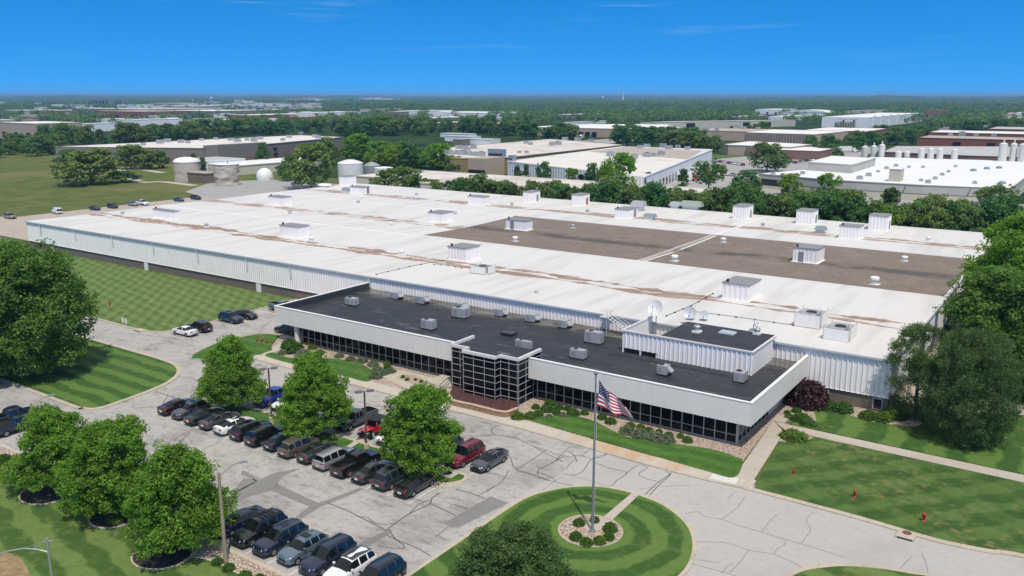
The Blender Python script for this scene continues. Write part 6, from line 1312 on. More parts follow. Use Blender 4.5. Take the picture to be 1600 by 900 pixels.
UN = thing('rooftop_unit', 'x', 'rooftop unit'); g = MB(); g.box(-1.1, 1.1, -.9, .9, .2, 1.5); g.build('cabinet', M['hvac'], UN, loc=1); g = MB(); g.box(-1.2, 1.2, -1., 1., 0, .198); g.build('curb', M['r_grey'], UN, loc=1)
g = MB(); g.cyl((0, 0), .6, 1.502, 1.62, n=10); g.build('fan', M['dark'], UN, loc=1)
UNF = [0]
def units(pts, z, label, group, s=1., rz=0):
    for px, py in pts:
        p = G(px, py, z); kk = s*rng.uniform(.8, 1.25)
        if not UNF[0]: UNF[0] = 1; c = UN; c.location = p
        else: c = dup(UN, p)
        c.rotation_euler = (0, 0, rz); c.scale = (kk, kk, kk*.9); c['label'] = label; c['group'] = group
# brown long warehouse at the left
zB = 9.
t = bld('long brown warehouse with a pale flat roof at the left beyond the meadow', 'warehouse', [(-494, 257.7), (-411.5, 296.5), (-414, 337), (-441.8, 433.3), (-489.4, 436.6)], zB, M['b_brown'], M['r_off'], band=(2.6, M['b_brownr']))
bz = MB(); pb = [(-412.3, 296.9), (-407.5, 303.), (-409.5, 338.5), (-414.2, 338.0), (-414.6, 312)]; bz.prism(pb, 0, zB+1.4, 0); bz.build('projecting_bay', M['b_brown'], t)
g = MB(); g.prism([(x+.25, y) for x, y in pb], 0, 3.0); g.build('base_band', M['b_brownr'], t)
for yy, zz in ((352, 5.2), (352, 2.), (392, 5.4)):
    x = -414-(yy-337)/(433.3-337)*27.8; g = MB(); g.box(x+.1, x+.6, yy-1.6, yy+1.6, zz, zz+1.1); g.build('window', M['b_glass'], t)
units(((224, 226.8), (250, 224), (283, 223), (294, 223.5), (262, 221.8), (315, 219.5), (337, 218), (360, 219.5), (371, 221.5), (386, 219.5), (397, 221), (407, 217.5), (442, 219.5), (452, 215), (470, 209.5), (492, 214), (497, 216)), zB, 'small grey rooftop unit on the pale roof of the long brown warehouse', 'units on the brown warehouse roof', 1.3)
# low white building, ball tank
t = bld('low white metal building behind the wavy-walled tank', 'shed', rect(-366, -342, 262.5, 320), 4.6, M['b_cream'], M['r_white'])
for xx in (-362, -356, -350): g = MB(); g.box(xx, xx+3.2, 262.3, 262.49, .1, 3.2); g.build('door', M['b_grey'], t)
bld('small white shed between the two stone-coloured tanks', 'shed', rect(-385, -362, 262, 285), 6., M['b_white'], M['r_grey'])
p = G(414, 281, 0); t = thing('dome_tank', 'white ball-shaped dome tank at the yard edge', 'dome tank', p)
g = MB(); g.lathe((p.x, p.y, 0), [(3.6, -.1), (3.8, 1.2), (3.7, 2.3), (3.2, 3.6), (2.3, 4.6), (1.2, 5.2), (.1, 5.4)], 20); g.build('shell', M['b_white'], t)
g = MB(); g.box(p.x+3.2, p.x+5.2, p.y-.5, p.y+.8, 0, 1.6); g.build('pump', M['b_grey'], t)
# two big stone-coloured tanks with the brown pump house
M['stone'] = worn_roof('stained_concrete', (.47, .42, .355), (.31, .265, .22), .7)
def dented(px, py, r, h, label, dome, amp, seed):
    p = G(px, py); y = p.y+r*.8; x = p.x-r*.35; t = thing('storage_tank', label, 'storage tank', (x, y, 0)); n, k = 56, 22; g_ = np.random.default_rng(seed)
    bumps = [(g_.uniform(0, 6.28), g_.uniform(0, h), g_.uniform(.9, 2.2), g_.choice([-1.6, -1., 1.1])) for q in range(70)]; V = []
    for j in range(k+1):
        z = h*j/k
        for i in range(n):
            a = 2*pi*i/n; d = sum(s2*math.exp(-((((a-a2+pi) % (2*pi))-pi)*r/w2)**2-((z-z2)/(w2*.55))**2) for a2, z2, w2, s2 in bumps)*amp*min(1, j/3, (k-j)/2)
            V.append((x+(r+d)*cos(a), y+(r+d)*sin(a), z))
    g = MB(); g.add(V, [(j*n+i, j*n+(i+1) % n, (j+1)*n+(i+1) % n, (j+1)*n+i) for j in range(k) for i in range(n)], 0, True); g.build('wall', M['stone'], t)
    g = MB(); g.lathe((x, y, h), [(r+.15, -.05), (r+.15, .12)]+[(r*cos(q*pi/16), .12+dome*sin(q*pi/16)) for q in range(1, 8)]+[(.2, .12+dome)], 40); g.build('roof', M['r_white'], t)
    g = MB(); g.cyl((x+1, y), .15, h+dome*.9, h+dome+.9, n=6); g.build('vent', M['dark'], t)
dented(284, 284.5, 5.6, 8.6, 'stone-coloured round tank with a white domed roof at the meadow edge', 2., .05, 3)
dented(347, 291, 5.3, 9., 'stone-coloured round tank with a wavy dented wall and flat white top', .2, .26, 8)
p = G(304, 287); t = thing('pump_house', 'low brown pump house between the two stone-coloured tanks', 'shed', (p.x, p.y+4, 0))
a0 = G(286, 284); a1 = G(323, 287); g = MB(); u = (a1-a0).normalized(); n_ = Vector((-u.y, u.x, 0)); ln = (a1-a0).length; c_ = (a0+a1)/2+n_*3.2; g.obox(c_, u, n_, ln/2, 3.2, 0, 4.2); g.build('wall', M['brown'], t)
g = MB(); g.obox(c_, u, n_, ln/2+.3, 3.5, 4.202, 4.6); g.build('roof', M['r_tan'], t); g = MB(); c2 = a0+u*ln*.17-n_*.05; g.obox(c2, u, n_, .75, .06, .05, 2.4); g.build('door', M['b_tan'], t)
# white water tank, silo with grey cone, low tank
def tank(px, py, wpx, ty, label, wall, roofm, cone, grp=None, name='storage_tank', cat='storage tank', z0=0., dia=None):
    p = G(px, py, z0); dep = -p.x*sin(PSI)+p.y*cos(PSI); r = wpx/2*(dep*cos(PITCH)+CAMH*sin(PITCH))/F; fw = Vector((-sin(PSI), cos(PSI), 0)); c = p+fw*r*.9; h = topz(c, ty)-z0
    t = thing(name, label, cat, (c.x, c.y, z0), 0, grp)
    g = MB(); g.cyl((c.x, c.y), r, z0, z0+h, n=28, cap=False); g.build('wall', wall, t)
    g = MB(); g.lathe((c.x, c.y, z0+h), [(r+.08, -.03), (r*.75, cone*.45), (r*.3, cone*.9), (.15, cone)], 28); g.build('roof', roofm, t)
    return t, c, r, h
def speck():
    m, nt, b = newmat('peeling_white_paint'); p = pos(nt); c = mixc(nt, ramp(nt, noise(nt, p, .9, 5., .7), .66, .70), (.66, .66, .67), (.10, .09, .10)); c = mixc(nt, ramp(nt, noise(nt, p, .2, 4.), .5, .7, 0, .4), c, (.5, .5, .52)); L(nt, c, b.inputs['Base Color']); b.inputs['Roughness'].default_value = .6; return m
M['peel'] = speck()
tank(545, 283, 40, 254.5, 'big white water tank with peeling paint and a low domed roof', M['peel'], M['peel'], 1.6)
tank(580, 279, 25, 258.5, 'grey metal silo with a grey cone roof right of the peeling white tank', M['galv'], M['hoodg'], 1.7)
tank(598, 284, 30, 262, 'low pale green-white tank in front of the cone-roofed silo', M['r_white'], M['r_white'], .5)
# low weathered building behind the belt, and its small annex
B4 = [(-252, 279), (-213, 247), (-175, 250.5), (-156.3, 255.6), (-120, 262), (-118, 296), (-154, 288), (-245.2, 292.2)]
t = bld('long low tan building with a worn patchy white roof behind the tree belt', 'warehouse', [(-213, 248), (-112, 252), (-112, 290), (-250, 290), (-250, 279)], 5.2, M['b_cream'], M['r_worn'])
for x in (-196, -170, -150): g = MB(); g.box(x, x+1.6, 248.2, 248.9, 2.4, 3.6); g.build('window', M['b_glass'], t)
t = bld('small cream annex with a dark window below the peeling white tank', 'shed', rect(-262, -234, 262, 276), 4.2, M['b_cream'], M['r_off']); g = MB(); g.box(-245, -243.6, 261.8, 261.99, 1.4, 2.6); g.build('window', M['b_glass'], t)
# ribbed white building with docks
M['rib2'] = simple('white_rib_wall', (.74, .75, .76), .45, var=.03, scale=.3)
zz = 8.; t = thing('warehouse', 'ribbed white metal building with loading docks on its right side', 'warehouse', (-188, 330, 0)); KEEP.append((-245, -140, 285, 470))
ca, cb, cc, cd = G(793, 252, zz), G(1005, 277, zz), G(1113, 233.5, zz), G(971, 229, zz); A = [(-235, 318), (-143, 286), (-186, 462), (-238, 456)]
A = [(ca.x, ca.y), (cb.x, cb.y), (cc.x, cc.y), (cd.x, cd.y)]
g = MB(); g.prism(A, 0, zz-.1); g.build('wall', M['rib2'], t)
g = MB(); cxx = sum(a[0] for a in A)/4; cyy = sum(a[1] for a in A)/4; g.prism([(cxx+(x-cxx)*.985, cyy+(y-cyy)*.985) for x, y in A], None, zz-.06); g.build('roof', M['r_off'], t)
g = MB(); q = [Vector(A[3])*.62+Vector(A[0])*.38+Vector((3, 0)), Vector(A[2])*.55+Vector(A[1])*.45, Vector(A[2])*.93+Vector(A[1])*.07+Vector((-4, 0)), Vector(A[3])*.95+Vector(A[2])*.05]; g.prism([tuple(v) for v in q], None, zz); g.build('gravel_roof', M['r_tan'], t)
g = MB(); fu = (Vector(A[1])-Vector(A[0])); fl_ = fu.length; fu /= fl_; fn = Vector((fu.y, -fu.x))
for i in range(int(fl_/1.9)): c = Vector(A[0])+fu*(i*1.9+.9)+fn*.05; g.obox(c, fu, fn, .28, .14, .3, zz-.2)
g.build('wall_ribs', M['b_white'], t)
g = MB(); g.ribbon(A, .5, zz-.25, zz+.12, closed=True); g.build('coping', M['b_white'], t)
su = (Vector(A[2])-Vector(A[1])); sl_ = su.length; su /= sl_; sn = Vector((su.y, -su.x))
for i in range(8):
    c = Vector(A[1])+su*(sl_*(.10+.04*i))+sn*.06; g = MB(); g.obox(c, su, sn, 1.5, .08, 1.1, 4.3); g.build('dock_door', M['b_glass'], t)
for i in range(4):
    c = Vector(A[1])+su*(sl_*(.60+.045*i))+sn*.06; g = MB(); g.obox(c, su, sn, 1.4, .08, 1.1, 4.4); g.build('dock_door', M['b_grey'], t)
g = MB(); c = Vector(A[0])+fu*fl_*.60+fn*.22; V = [(c.x+fu.x*2.*cos(q*pi/10), c.y+fu.y*2.*cos(q*pi/10), 5.2+1.15*sin(q*pi/10)) for q in range(20)]; g.add(V, [tuple(range(20)), tuple(range(20))[::-1]]); g.build('wall_sign', simple('dark_sign', (.03, .02, .03), .4), t)
g = MB(); c = Vector(A[1])+su*3.2+sn*.2; V = [(c.x+su.x*1.5*cos(q*pi/10), c.y+su.y*1.5*cos(q*pi/10), 6.2+1.1*sin(q*pi/10)) for q in range(20)]; g.add(V, [tuple(range(20)), tuple(range(20))[::-1]]); g.build('wall_sign', simple('dark_sign', (.03, .02, .03), .4), t)
units(((991, 247), (1011, 245), (1021, 244), (1033, 242.5), (1000, 231), (1011, 230), (1036, 229.5), (1045, 233), (1059, 230.5), (1074, 233.5), (954, 244)), zz, 'grey rooftop unit on the roof of the ribbed white dock building', 'units on the dock building roof', 1.25)
g = MB(); g.prism([(-172, 340), (-136, 300), (-118, 300), (-112, 420), (-150, 530), (-186, 530), (-196, 480), (-186, 465)], None, .02); struct('yard', g, M['yard'])
# mustard walled building
t = bld('mustard walled building with a big pale roof left of the ribbed white one', 'warehouse', [(-259.8, 324.7), (-242.1, 331.7), (-239.4, 344), (-243.1, 475.7), (-318.6, 509.9), (-316.4, 385.5)], 8., M['b_gold'], M['r_worn'])
pb = [(G(760, 247, 8).x, G(760, 247, 8).y), (G(791, 247, 8).x, G(791, 247, 8).y)]
g = MB(); g.box(-249, -239.2, 324.9, 341, 0, 8.5); g.build('tan_bay', M['b_tan'], t); g = MB(); g.box(-248.6, -239.0, 324.6, 324.88, 0, 3.1); g.build('loading_dock', M['b_glass'], t)
for px in (811.5, 823): tank(px, 263, 6.5, 235.5, 'tan silo against the mustard wall, '+('left' if px < 815 else 'right')+' one of the pair', M['b_tan'], M['b_tan'], .2, 'tan silos', 'silo', 'silo')
for px, py, lx, rx, ty, lab in ((786, 246, 762, 791, 233.5, 'large blue-grey louvred cooling block on the corner of the mustard building'), (801, 252, 794, 807, 243, 'smaller blue-grey cooling block beside the tan silos')):
    x0, x1, ya, yb, zt = fit(px, py, lx, rx, ty, 8.); t = thing('cooling_block', lab, 'cooling unit', ((x0+x1)/2, ya, 8.)); g = MB(); g.box(x0, x1, ya, yb, 8.3, zt); g.build('cabinet', M['hood'], t); g = MB(); g.box(x0+.5, x1-.5, ya-.05, ya-.002, 8.6, 8.3+(zt-8.3)*.4); g.build('louvre', M['dark'], t); g = MB(); g.box(x0-.2, x1+.2, ya-.2, yb+.2, 7.9, 8.29); g.build('curb', M['r_grey'], t)
units(((700, 241), (714, 241), (723, 242), (735, 242.5), (743, 243), (752, 243.5), (717, 232), (725, 232.5), (740, 231.5), (730, 235), (822, 224), (829, 226), (872, 226), (863, 227), (883, 219), (903, 220), (924, 221)), 8., 'grey rooftop unit on the pale roof of the mustard walled building', 'units on the mustard building roof', 1.4)
# white stepped trailers beyond it
for i, (x0, x1, yt, yb) in enumerate(((688, 732, 209.5, 215.5), (695, 738, 213.5, 222), (708, 720, 218, 227.5), (720, 768, 218, 227))):
    p = G(x1, yb); a = solve(lambda d: PJ((p.x-d, p.y, 0))[0]-x0, 0, 200); h = topz(p, yt); t = bld(['white trailer row farthest back', 'white trailer row in the middle', 'short grey trailer', 'white long shed nearest'][i]+' beyond the mustard walled building', 'trailer', rect(p.x-a, p.x, p.y, p.y+12), h, M['b_white'] if i != 2 else M['b_brown'], M['r_grey'])
# tan and beige long buildings
p0, p1 = G(822, 198, 8), G(995, 195, 8)
t = bld('long tan dock building with a white roof beyond the mustard building', 'warehouse', [(-462.9, 696.5), (-340, 700), (-330, 760), (-380, 840), (-452, 800)], 8., M['b_tan'], M['r_white']); 
for x in (-412, -405, -398, -391): g = MB(); g.box(x, x+4.6, 697.2, 698.3, .8, 4.6); g.build('dock_door', M['b_glass'], t)
t = bld('very long beige building with dark entrance bays behind a green belt', 'warehouse', [(G(1000, 191, 8).x, G(1000, 191, 8).y), (G(1210, 188, 8).x, G(1210, 188, 8).y), (-322, 1090), (-425, 930)], 8., M['b_beige'], M['r_off'])
a, b_ = Vector(G(1000, 191, 8)[:2]), Vector(G(1210, 188, 8)[:2]); u = (b_-a).normalized(); n_ = Vector((u.y, -u.x))
for f_, w_ in ((.1, 3), (.36, 6), (.78, 5), (.92, 2.5), (.96, 2.5)): g = MB(); c = a+u*(b_-a).length*f_+n_*.2; g.obox(c, u, n_, w_, .3, .2, 6.2); g.build('entrance_bay', M['b_glass'], t)
t = bld('flat tan-roofed building between the green belt and the tan finned one', 'warehouse', rect(-303, -237, 708, 770), 8., M['b_tan'], M['r_tan'])
units(((1090, 203), (1105, 203.5), (1120, 204), (1150, 200.5), (1163, 201.5), (1185, 202)), 8., 'grey rooftop unit on the flat tan-roofed building', 'units on the tan flat roof', 1.6)
t = bld('tan building with brown vertical fins right of the belt', 'warehouse', [(-237, 668), (-181, 661.7), (-174.7, 736.9), (-237, 742)], 9., M['b_tan'], M['r_white'])
for i in range(24): g = MB(); x = -235.5+i*2.3; y = 668-(i*2.3)/56*6.3; g.box(x, x+1.1, y-.6, y+.1, 0, 8.4); g.build('fin', M['b_brown'], t)
t = bld('brick and tan building with a white roof behind the finned one', 'warehouse', rect(-215, -163, 752, 830), 8.6, M['b_brick'], M['r_white'])
t = bld('small hexagonal tan building with a white roof on a green lawn', 'building', [(-205, 541), (-200.5, 537), (-188.5, 536.8), (-160, 536), (-158, 575), (-205, 590)], 6.4, M['b_tan'], M['r_white'])
g = MB(); g.box(-188.3, -160.2, 535.6, 536.3, .3, 5.2); g.build('brick_front', M['b_brownr'], t)
for i in range(6): g = MB(); x = -186+i*4; g.box(x, x+1.6, 535.4, 535.58, 1., 2.4); g.build('window', M['b_glass'], t)
t = bld('flat white-roofed brick building left of the factory car park', 'building', rect(-165, -138, 520, 560), 5.5, M['b_brownr'], M['r_white'])
g = MB(); g.prism([(-235, 505), (-120, 505), (-120, 536), (-235, 536)], None, .0); struct('lawn', g, LAWN['ee'])
# white modern building
t = bld('long white modern warehouse with a stepped white facade near the horizon', 'warehouse', [(-285, 1071), (-233, 1076), (-226, 1385), (-285, 1390)], 12.2, M['b_white'], M['r_white'])
g = MB(); g.box(-268, -246, 1071.2, 1072.2, 1., 7.5); g.build('grey_panel', M['b_grey'], t)
for i in range(7): g = MB(); g.box(-232.8+i*.8, -231.5+i*.8, 1095+i*42, 1108+i*42, 0, 13.4); g.build('facade_step', M['b_white'], t)
for i in range(8): tree('conif', (-267+i*2.9, 1064, 0), rng.uniform(5.5, 7.5), ordw(i)+' small conifer from the left before the white modern warehouse front', None, .8, 'small conifers before the modern warehouse')
for x in (-261, -249): g = MB(); g.box(x, x+2, 1070.2, 1071.19, 7.7, 9.2); g.build('dark_vent', M['b_glass'], t)
g = MB()
for i in range(24):
    if i in (5, 6, 11, 12, 18): continue
    x = -266+i*.95; g.box(x, x+.6, 1070.8, 1071.19, 9.4, 10.3)
g.build('wall_letters', simple('letter_grey', (.25, .25, .26), .5), t)
# red brick pair
t = bld('long low red brick building with a tan roof, nearer of the brick pair', 'warehouse', rect(-116, 30, 700, 745), 7., M['b_brick'], M['r_tan'])
for x in (-92, -70): g = MB(); g.box(x, x+5, 699.5, 699.99, .5, 4.5); g.build('dock_door', M['b_glass'], t)
t = bld('red brick building with a white roof behind the nearer brick one', 'warehouse', rect(-124, 20, 795, 850), 7.5, M['b_brick'], M['r_white'])
t = bld('grey-roofed brick building at the right frame edge behind the brick pair', 'warehouse', rect(-90, 60, 890, 960), 8., M['b_brick'], M['r_grey'])
units(((1485, 212), (1503, 211.5), (1525, 212.5), (1553, 213), (1470, 203.5), (1478, 203), (1540, 198.5)), 7., 'grey rooftop unit on the red brick buildings', 'units on the brick buildings', 1.7)
# white factory at the right
zf = 5.8
def Gz(px, py): q = G(px, py, zf); return (q.x, q.y)
fa_, fb_ = Gz(1183, 270), Gz(1578, 294)
t = thing('factory', 'large white-roofed factory with pale grey walls at the right', 'factory', (-70, 345, 0)); KEEP.append((-130, 0, 335, 500))
P4 = [Gz(1186, 271), Gz(1300, 281), Gz(1443, 289), Gz(1578, 294.5), Gz(1612, 270), Gz(1612, 252), Gz(1360, 245), Gz(1295, 262)]
g = MB(); g.prism(P4, 0, zf-.1); g.build('wall', M['b_grey'], t); g = MB(); g.prism(P4, None, zf-.04); g.build('roof', simple('bright_white_roof', (.74, .735, .72), .6, var=.04, scale=.05), t)
g = MB(); g.ribbon(P4[:5], .4, zf-.2, zf+.05); g.build('coping', M['b_grey'], t)
cxx = sum(a[0] for a in P4)/8; cyy = sum(a[1] for a in P4)/8
g = MB(); g.prism([(cxx+(x-cxx)*1.003, cyy+(y-cyy)*1.003) for x, y in P4], 0, 2.4); g.build('base_band', M['b_cream'], t); g = MB(); g.ribbon(P4[:4], .5, 2.41, 2.55); g.build('dark_band', M['brown'], t)
p = Gz(1180, 281); q = Gz(1230, 281); g = MB(); a = Vector(P4[0]); b_ = Vector(P4[1]); u = (b_-a).normalized(); n_ = Vector((u.y, -u.x)); L0 = (b_-a).length; g.obox(a+u*L0*.24+n_*.1, u, n_, L0*.2, .1, 1.2, 3.8); g.build('window_band', M['b_glass'], t)
for px in (1400, 1512): 
    c = Vector(P4[2] if px < 1450 else P4[3]); 
    q = G(px, 300, 4.); g = MB(); yy = np.interp(q.x, [P4[1][0], P4[2][0], P4[3][0]], [P4[1][1], P4[2][1], P4[3][1]]); g.tube([(q.x, yy-.4, 2.6), (q.x+.8, yy-.4, 5.2)], .12, 6); g.build('pipe', M['dark'], t)
t2 = bld('raised pale block on the left part of the white factory roof', 'building', [Gz(1262, 266), Gz(1330, 271), Gz(1367, 259), Gz(1300, 255)], 9.4, M['b_grey'], M['r_white'])
x0, x1, ya, yb, zt = fit(1406, 284, 1388, 1411, 265, zf); t = thing('roof_penthouse', 'square cream stair tower standing on the front edge of the factory roof', 'roof box', ((x0+x1)/2, ya, zf)); g = MB(); g.box(x0, x1, ya, yb, zf-.1, zt); g.build('wall', M['b_beige'], t); g = MB(); g.box(x0-.2, x1+.2, ya-.2, yb+.2, zt+.002, zt+.2); g.build('top', M['r_white'], t)
units(((1254, 272), (1343, 280), (1357, 275), (1372, 269), (1385, 264), (1400, 260), (1450, 286), (1461, 280), (1472, 274), (1482, 269), (1493, 261), (1361, 259), (1439, 283), (1523, 287), (1208, 272), (1442, 262), (1420, 262)), zf, 'small grey rooftop unit on the white factory roof', 'units on the factory roof', .75)
for px, py, lab in ((1566, 287, 'blue-grey low roof hood near the front right corner of the factory roof'), (1542, 264, 'blue-grey roof hood farther back on the factory roof'), (1561, 263, 'blue-grey roof hood by the dark-edged recess of the factory roof'), (1521, 267, 'dark low vent on the factory roof')):
    q = G(px, py, zf); t = thing('roof_hood', lab, 'roof hood', q); g = MB(); g.lathe((q.x, q.y, zf), [(1.2, 0), (1.3, .5), (.9, .9), (.2, 1.05)], 12); g.build('hood', M['hood'], t); g = MB(); g.box(q.x-1, q.x+1, q.y-1, q.y+1, zf-.1, zf+.01); g.build('curb', M['r_grey'], t)
M['silo'] = simple('silo_white', (.62, .61, .56), .5, var=.05, scale=.5)
for i, (px, py, w_, ty) in enumerate(((1349.5, 244.5, 9.5, 230), (1363.5, 245, 9, 229), (1376, 246, 9, 227), (1403, 247, 9.5, 238), (1416, 247, 9, 238), (1439, 248.5, 9.5, 233), (1453.5, 249, 9.5, 233), (1468, 249.5, 9.5, 233.5), (1491, 250, 9.5, 234.5), (1567, 253, 12, 225), (1583, 253, 10, 225.5), (1600, 254, 14, 226))):
    q = G(px, py, 5.8); px, py = PJ((q.x, q.y+4, 0)); t, c, r, h = tank(px, py, w_, ty, ordw(i)+' white silo from the left behind the white factory', M['silo'], M['silo'], .8, 'silos behind the white factory', 'silo', 'silo', z0=0)
    g = MB(); g.tube([(c.x, c.y-.2, h+.6), (c.x, c.y-.2, h+(2.2 if i > 8 or i < 3 else 1.2))], .35 if i > 8 or i in (1, 2) else .12, 8); g.build('vent_pipe', M['silo'], t)
t = bld('wide grey low-roofed building behind the factory silos', 'warehouse', [(G(1378, 237, 5)).to_2d()[:], (G(1512, 243, 5)).to_2d()[:], (G(1620, 246, 5)).to_2d()[:], (G(1620, 229, 5)).to_2d()[:], (G(1400, 228, 5)).to_2d()[:]], 5., M['b_brownr'], M['r_grey'])
bld('low blue-grey shed below the umbrella-shaped tree at the right', 'shed', rect(-34, -19, 300, 318), 3.2, M['b_tan'], M['hood'])
bld('low white-roofed shed at the right frame edge beside the factory end', 'shed', rect(-20, 4, 352, 372), 4.2, M['b_tan'], M['r_white'])
bld('low white-roofed shed behind the roof left of the factory wing', 'shed', rect(-112, -98, 280, 294), 3.4, M['b_tan'], M['r_white']); bld('small grey-roofed shed seen through the belt in front of the docks', 'shed', rect(-150, -138, 262, 274), 3., M['b_grey'], M['r_grey'])
# far car parks and trucks
def pav(pts, m): g = MB(); g.prism(PP(pts), None, .03); struct('parking_lot', g, m)
pav([(1000, 300), (1110, 275), (1225, 268), (1215, 330), (1060, 345)], M['yard']); pav([(1112, 262), (1150, 246), (1225, 246), (1262, 244), (1300, 232), (1345, 222), (1370, 216), (1385, 232), (1330, 250), (1255, 268), (1130, 275)], M['yard']); pav([(1300, 318), (1600, 342), (1700, 342), (1700, 312), (1580, 320), (1340, 305)], M['yard'])
pav([(672, 240), (742, 226), (770, 226), (700, 246)], M['yard']); pav([(880, 222), (990, 214), (1000, 220), (930, 226)], M['yard'])
def truck(px, py, rz, L_, label, cab, name='truck'):
    p = G(px, py); t = thing(name, label, 'truck', (p.x, p.y, 0), rz)
    g = MB(); g.box(-1.25, 1.25, -L_, 0, 1.1, 3.9); g.build('trailer', M['b_white'], t, loc=1)
    g = MB(); g.box(-1.2, 1.2, .5, 2.2, .6, 3.2); g.box(-1.1, 1.1, 2.2, 3.6, .6, 1.9); g.build('cab', cab, t, loc=1)
    g = MB(); g.box(-1.05, 1.05, 2.2, 2.26, 2., 3.0); g.build('windshield', M['cglass'], t, loc=1)
    for y in (-L_+1, -L_+2.3, .9, 3.):
        for s_ in (1, -1):
            g = MB(); n = 12; g.add([(s_*x, y+.5*cos(2*pi*i/n), .5+.5*sin(2*pi*i/n)) for x in (.85, 1.25) for i in range(n)], [(i, (i+1) % n, n+(i+1) % n, n+i) for i in range(n)]+[tuple(range(n, 2*n))]); g.build('wheel', M['tyre'], t, loc=1)
redc = paint('truck_red', (.45, .03, .02), 0)
truck(1080, 283, R(-60), 13, 'white trailer with a red cab backed to the dock side, nearest one', redc); truck(1012, 283, R(-60), 11, 'white trailer standing at the loading docks left of the red-cabbed one', CP['white'])
truck(1100, 273, R(-60), 12, 'white trailer at the far docks behind the umbrella-shaped tree', redc); truck(1331, 238, R(-75), 13, 'white truck with a pale trailer parked right of the finned building', CP['white']); truck(907, 218, R(-160), 7, 'white box truck in the yard of the tan dock building', CP['white'])
# far parked cars: body and glass only
M['farcar'] = {}
def farcar_mesh():
    t = thing('parked_car', 'x', 'car'); g = MB()
    S = [(-2.3, .35, .85, .8), (-2.2, .3, 1.0, .88), (-1.2, .3, 1.02, .9), (1.0, .3, .98, .9), (2.1, .3, .85, .86), (2.3, .4, .7, .75)]; V = []
    for y, zl, zh, w in S: V += [(-w, y, zl), (w, y, zl), (w, y, zh), (-w, y, zh)]
    g.add(V, [(0, 1, 2, 3), (23, 22, 21, 20)]+[(4*i+k, 4*i+4+k, 4*i+4+(k+1) % 4, 4*i+(k+1) % 4) for i in range(5) for k in range(4)]); g.add([(-.62, -1.2, 1.46), (.62, -1.2, 1.46), (.62, .2, 1.46), (-.62, .2, 1.46)], [(0, 1, 2, 3)]); g.build('body', CP['white'], t, loc=1)
    g = MB(); B_ = [(-.82, -1.9, 1.01), (.82, -1.9, 1.01), (.84, 1., .99), (-.84, 1., .99)]; T_ = [(-.62, -1.2, 1.455), (.62, -1.2, 1.455), (.62, .2, 1.455), (-.62, .2, 1.455)]
    g.add(B_+T_, [(0, 1, 5, 4), (1, 2, 6, 5), (2, 3, 7, 6), (3, 0, 4, 7)]); g.build('window', M['cglass'], t, loc=1)
    for y in (-1.4, 1.4):
        for s_ in (1, -1):
            g = MB(); n = 12; g.add([(s_*x, y+.33*cos(2*pi*i/n), .33+.33*sin(2*pi*i/n)) for x in (.7, .92) for i in range(n)], [(i, (i+1) % n, n+(i+1) % n, n+i) for i in range(n)]+[tuple(range(n, 2*n)), tuple(range(n))]); g.build('wheel', M['tyre'], t, loc=1)
    return t
FC = farcar_mesh(); FCU = [0]
def farcars(px0, py0, px1, py1, n, rz, where, group, cols=('white', 'silver', 'black', 'grey', 'navy', 'white', 'darkred', 'darkgrey'), skip=()):
    a, b_ = G(px0, py0), G(px1, py1)
    for i in range(n):
        if i in skip: continue
        p = a+(b_-a)*(i/max(1, n-1))
        if not FCU[0]: FCU[0] = 1; c = FC; c.location = (p.x, p.y, .03); c.rotation_euler = (0, 0, rz)
        else: c = dup(FC, (p.x, p.y, .03), rz)
        col = cols[int(rng.integers(len(cols)))]; c['label'] = {'darkred': 'dark red', 'darkgrey': 'dark grey'}.get(col, col)+' car, '+ordw(i)+' from the left '+where; c['group'] = group
        for ch in c.children:
            if ch.name.startswith('body'): ch.material_slots[0].link = 'OBJECT'; ch.material_slots[0].material = CP[col]
farcars(1474, 321.5, 1545, 327.5, 6, R(4), 'in the row in front of the factory wall', 'cars in front of the factory')
farcars(979, 288, 1033, 282, 6, R(20), 'in the row at the white dock building corner', 'cars at the dock building corner', ('grey', 'silver', 'black', 'white'))
farcars(1118, 253, 1160, 259, 7, R(40), 'in the row beyond the white dock building', 'cars beyond the dock building', ('darkred', 'white', 'silver', 'white', 'white', 'darkred'))
farcars(1223, 251, 1250, 246, 4, R(40), 'in the car park by the finned building', 'cars by the finned building'); farcars(1232, 257, 1268, 251, 5, R(40), 'in the second row by the finned building', 'cars in the second row by the finned building')
farcars(1340, 222, 1362, 218, 7, R(60), 'in the car park below the modern warehouse', 'cars below the modern warehouse', ('white', 'white', 'silver')); farcars(1345, 228, 1368, 223, 6, R(60), 'in the nearer row below the modern warehouse', 'cars in the nearer row below the modern warehouse', ('white', 'silver', 'grey'))
farcars(643, 228, 668, 227, 5, R(30), 'in the row left of the mustard building roof', 'cars left of the mustard building', ('navy', 'black', 'grey')); farcars(1145, 275, 1151, 274, 1, R(10), 'on the road right of the umbrella tree', 'car right of the umbrella tree', ('silver',))
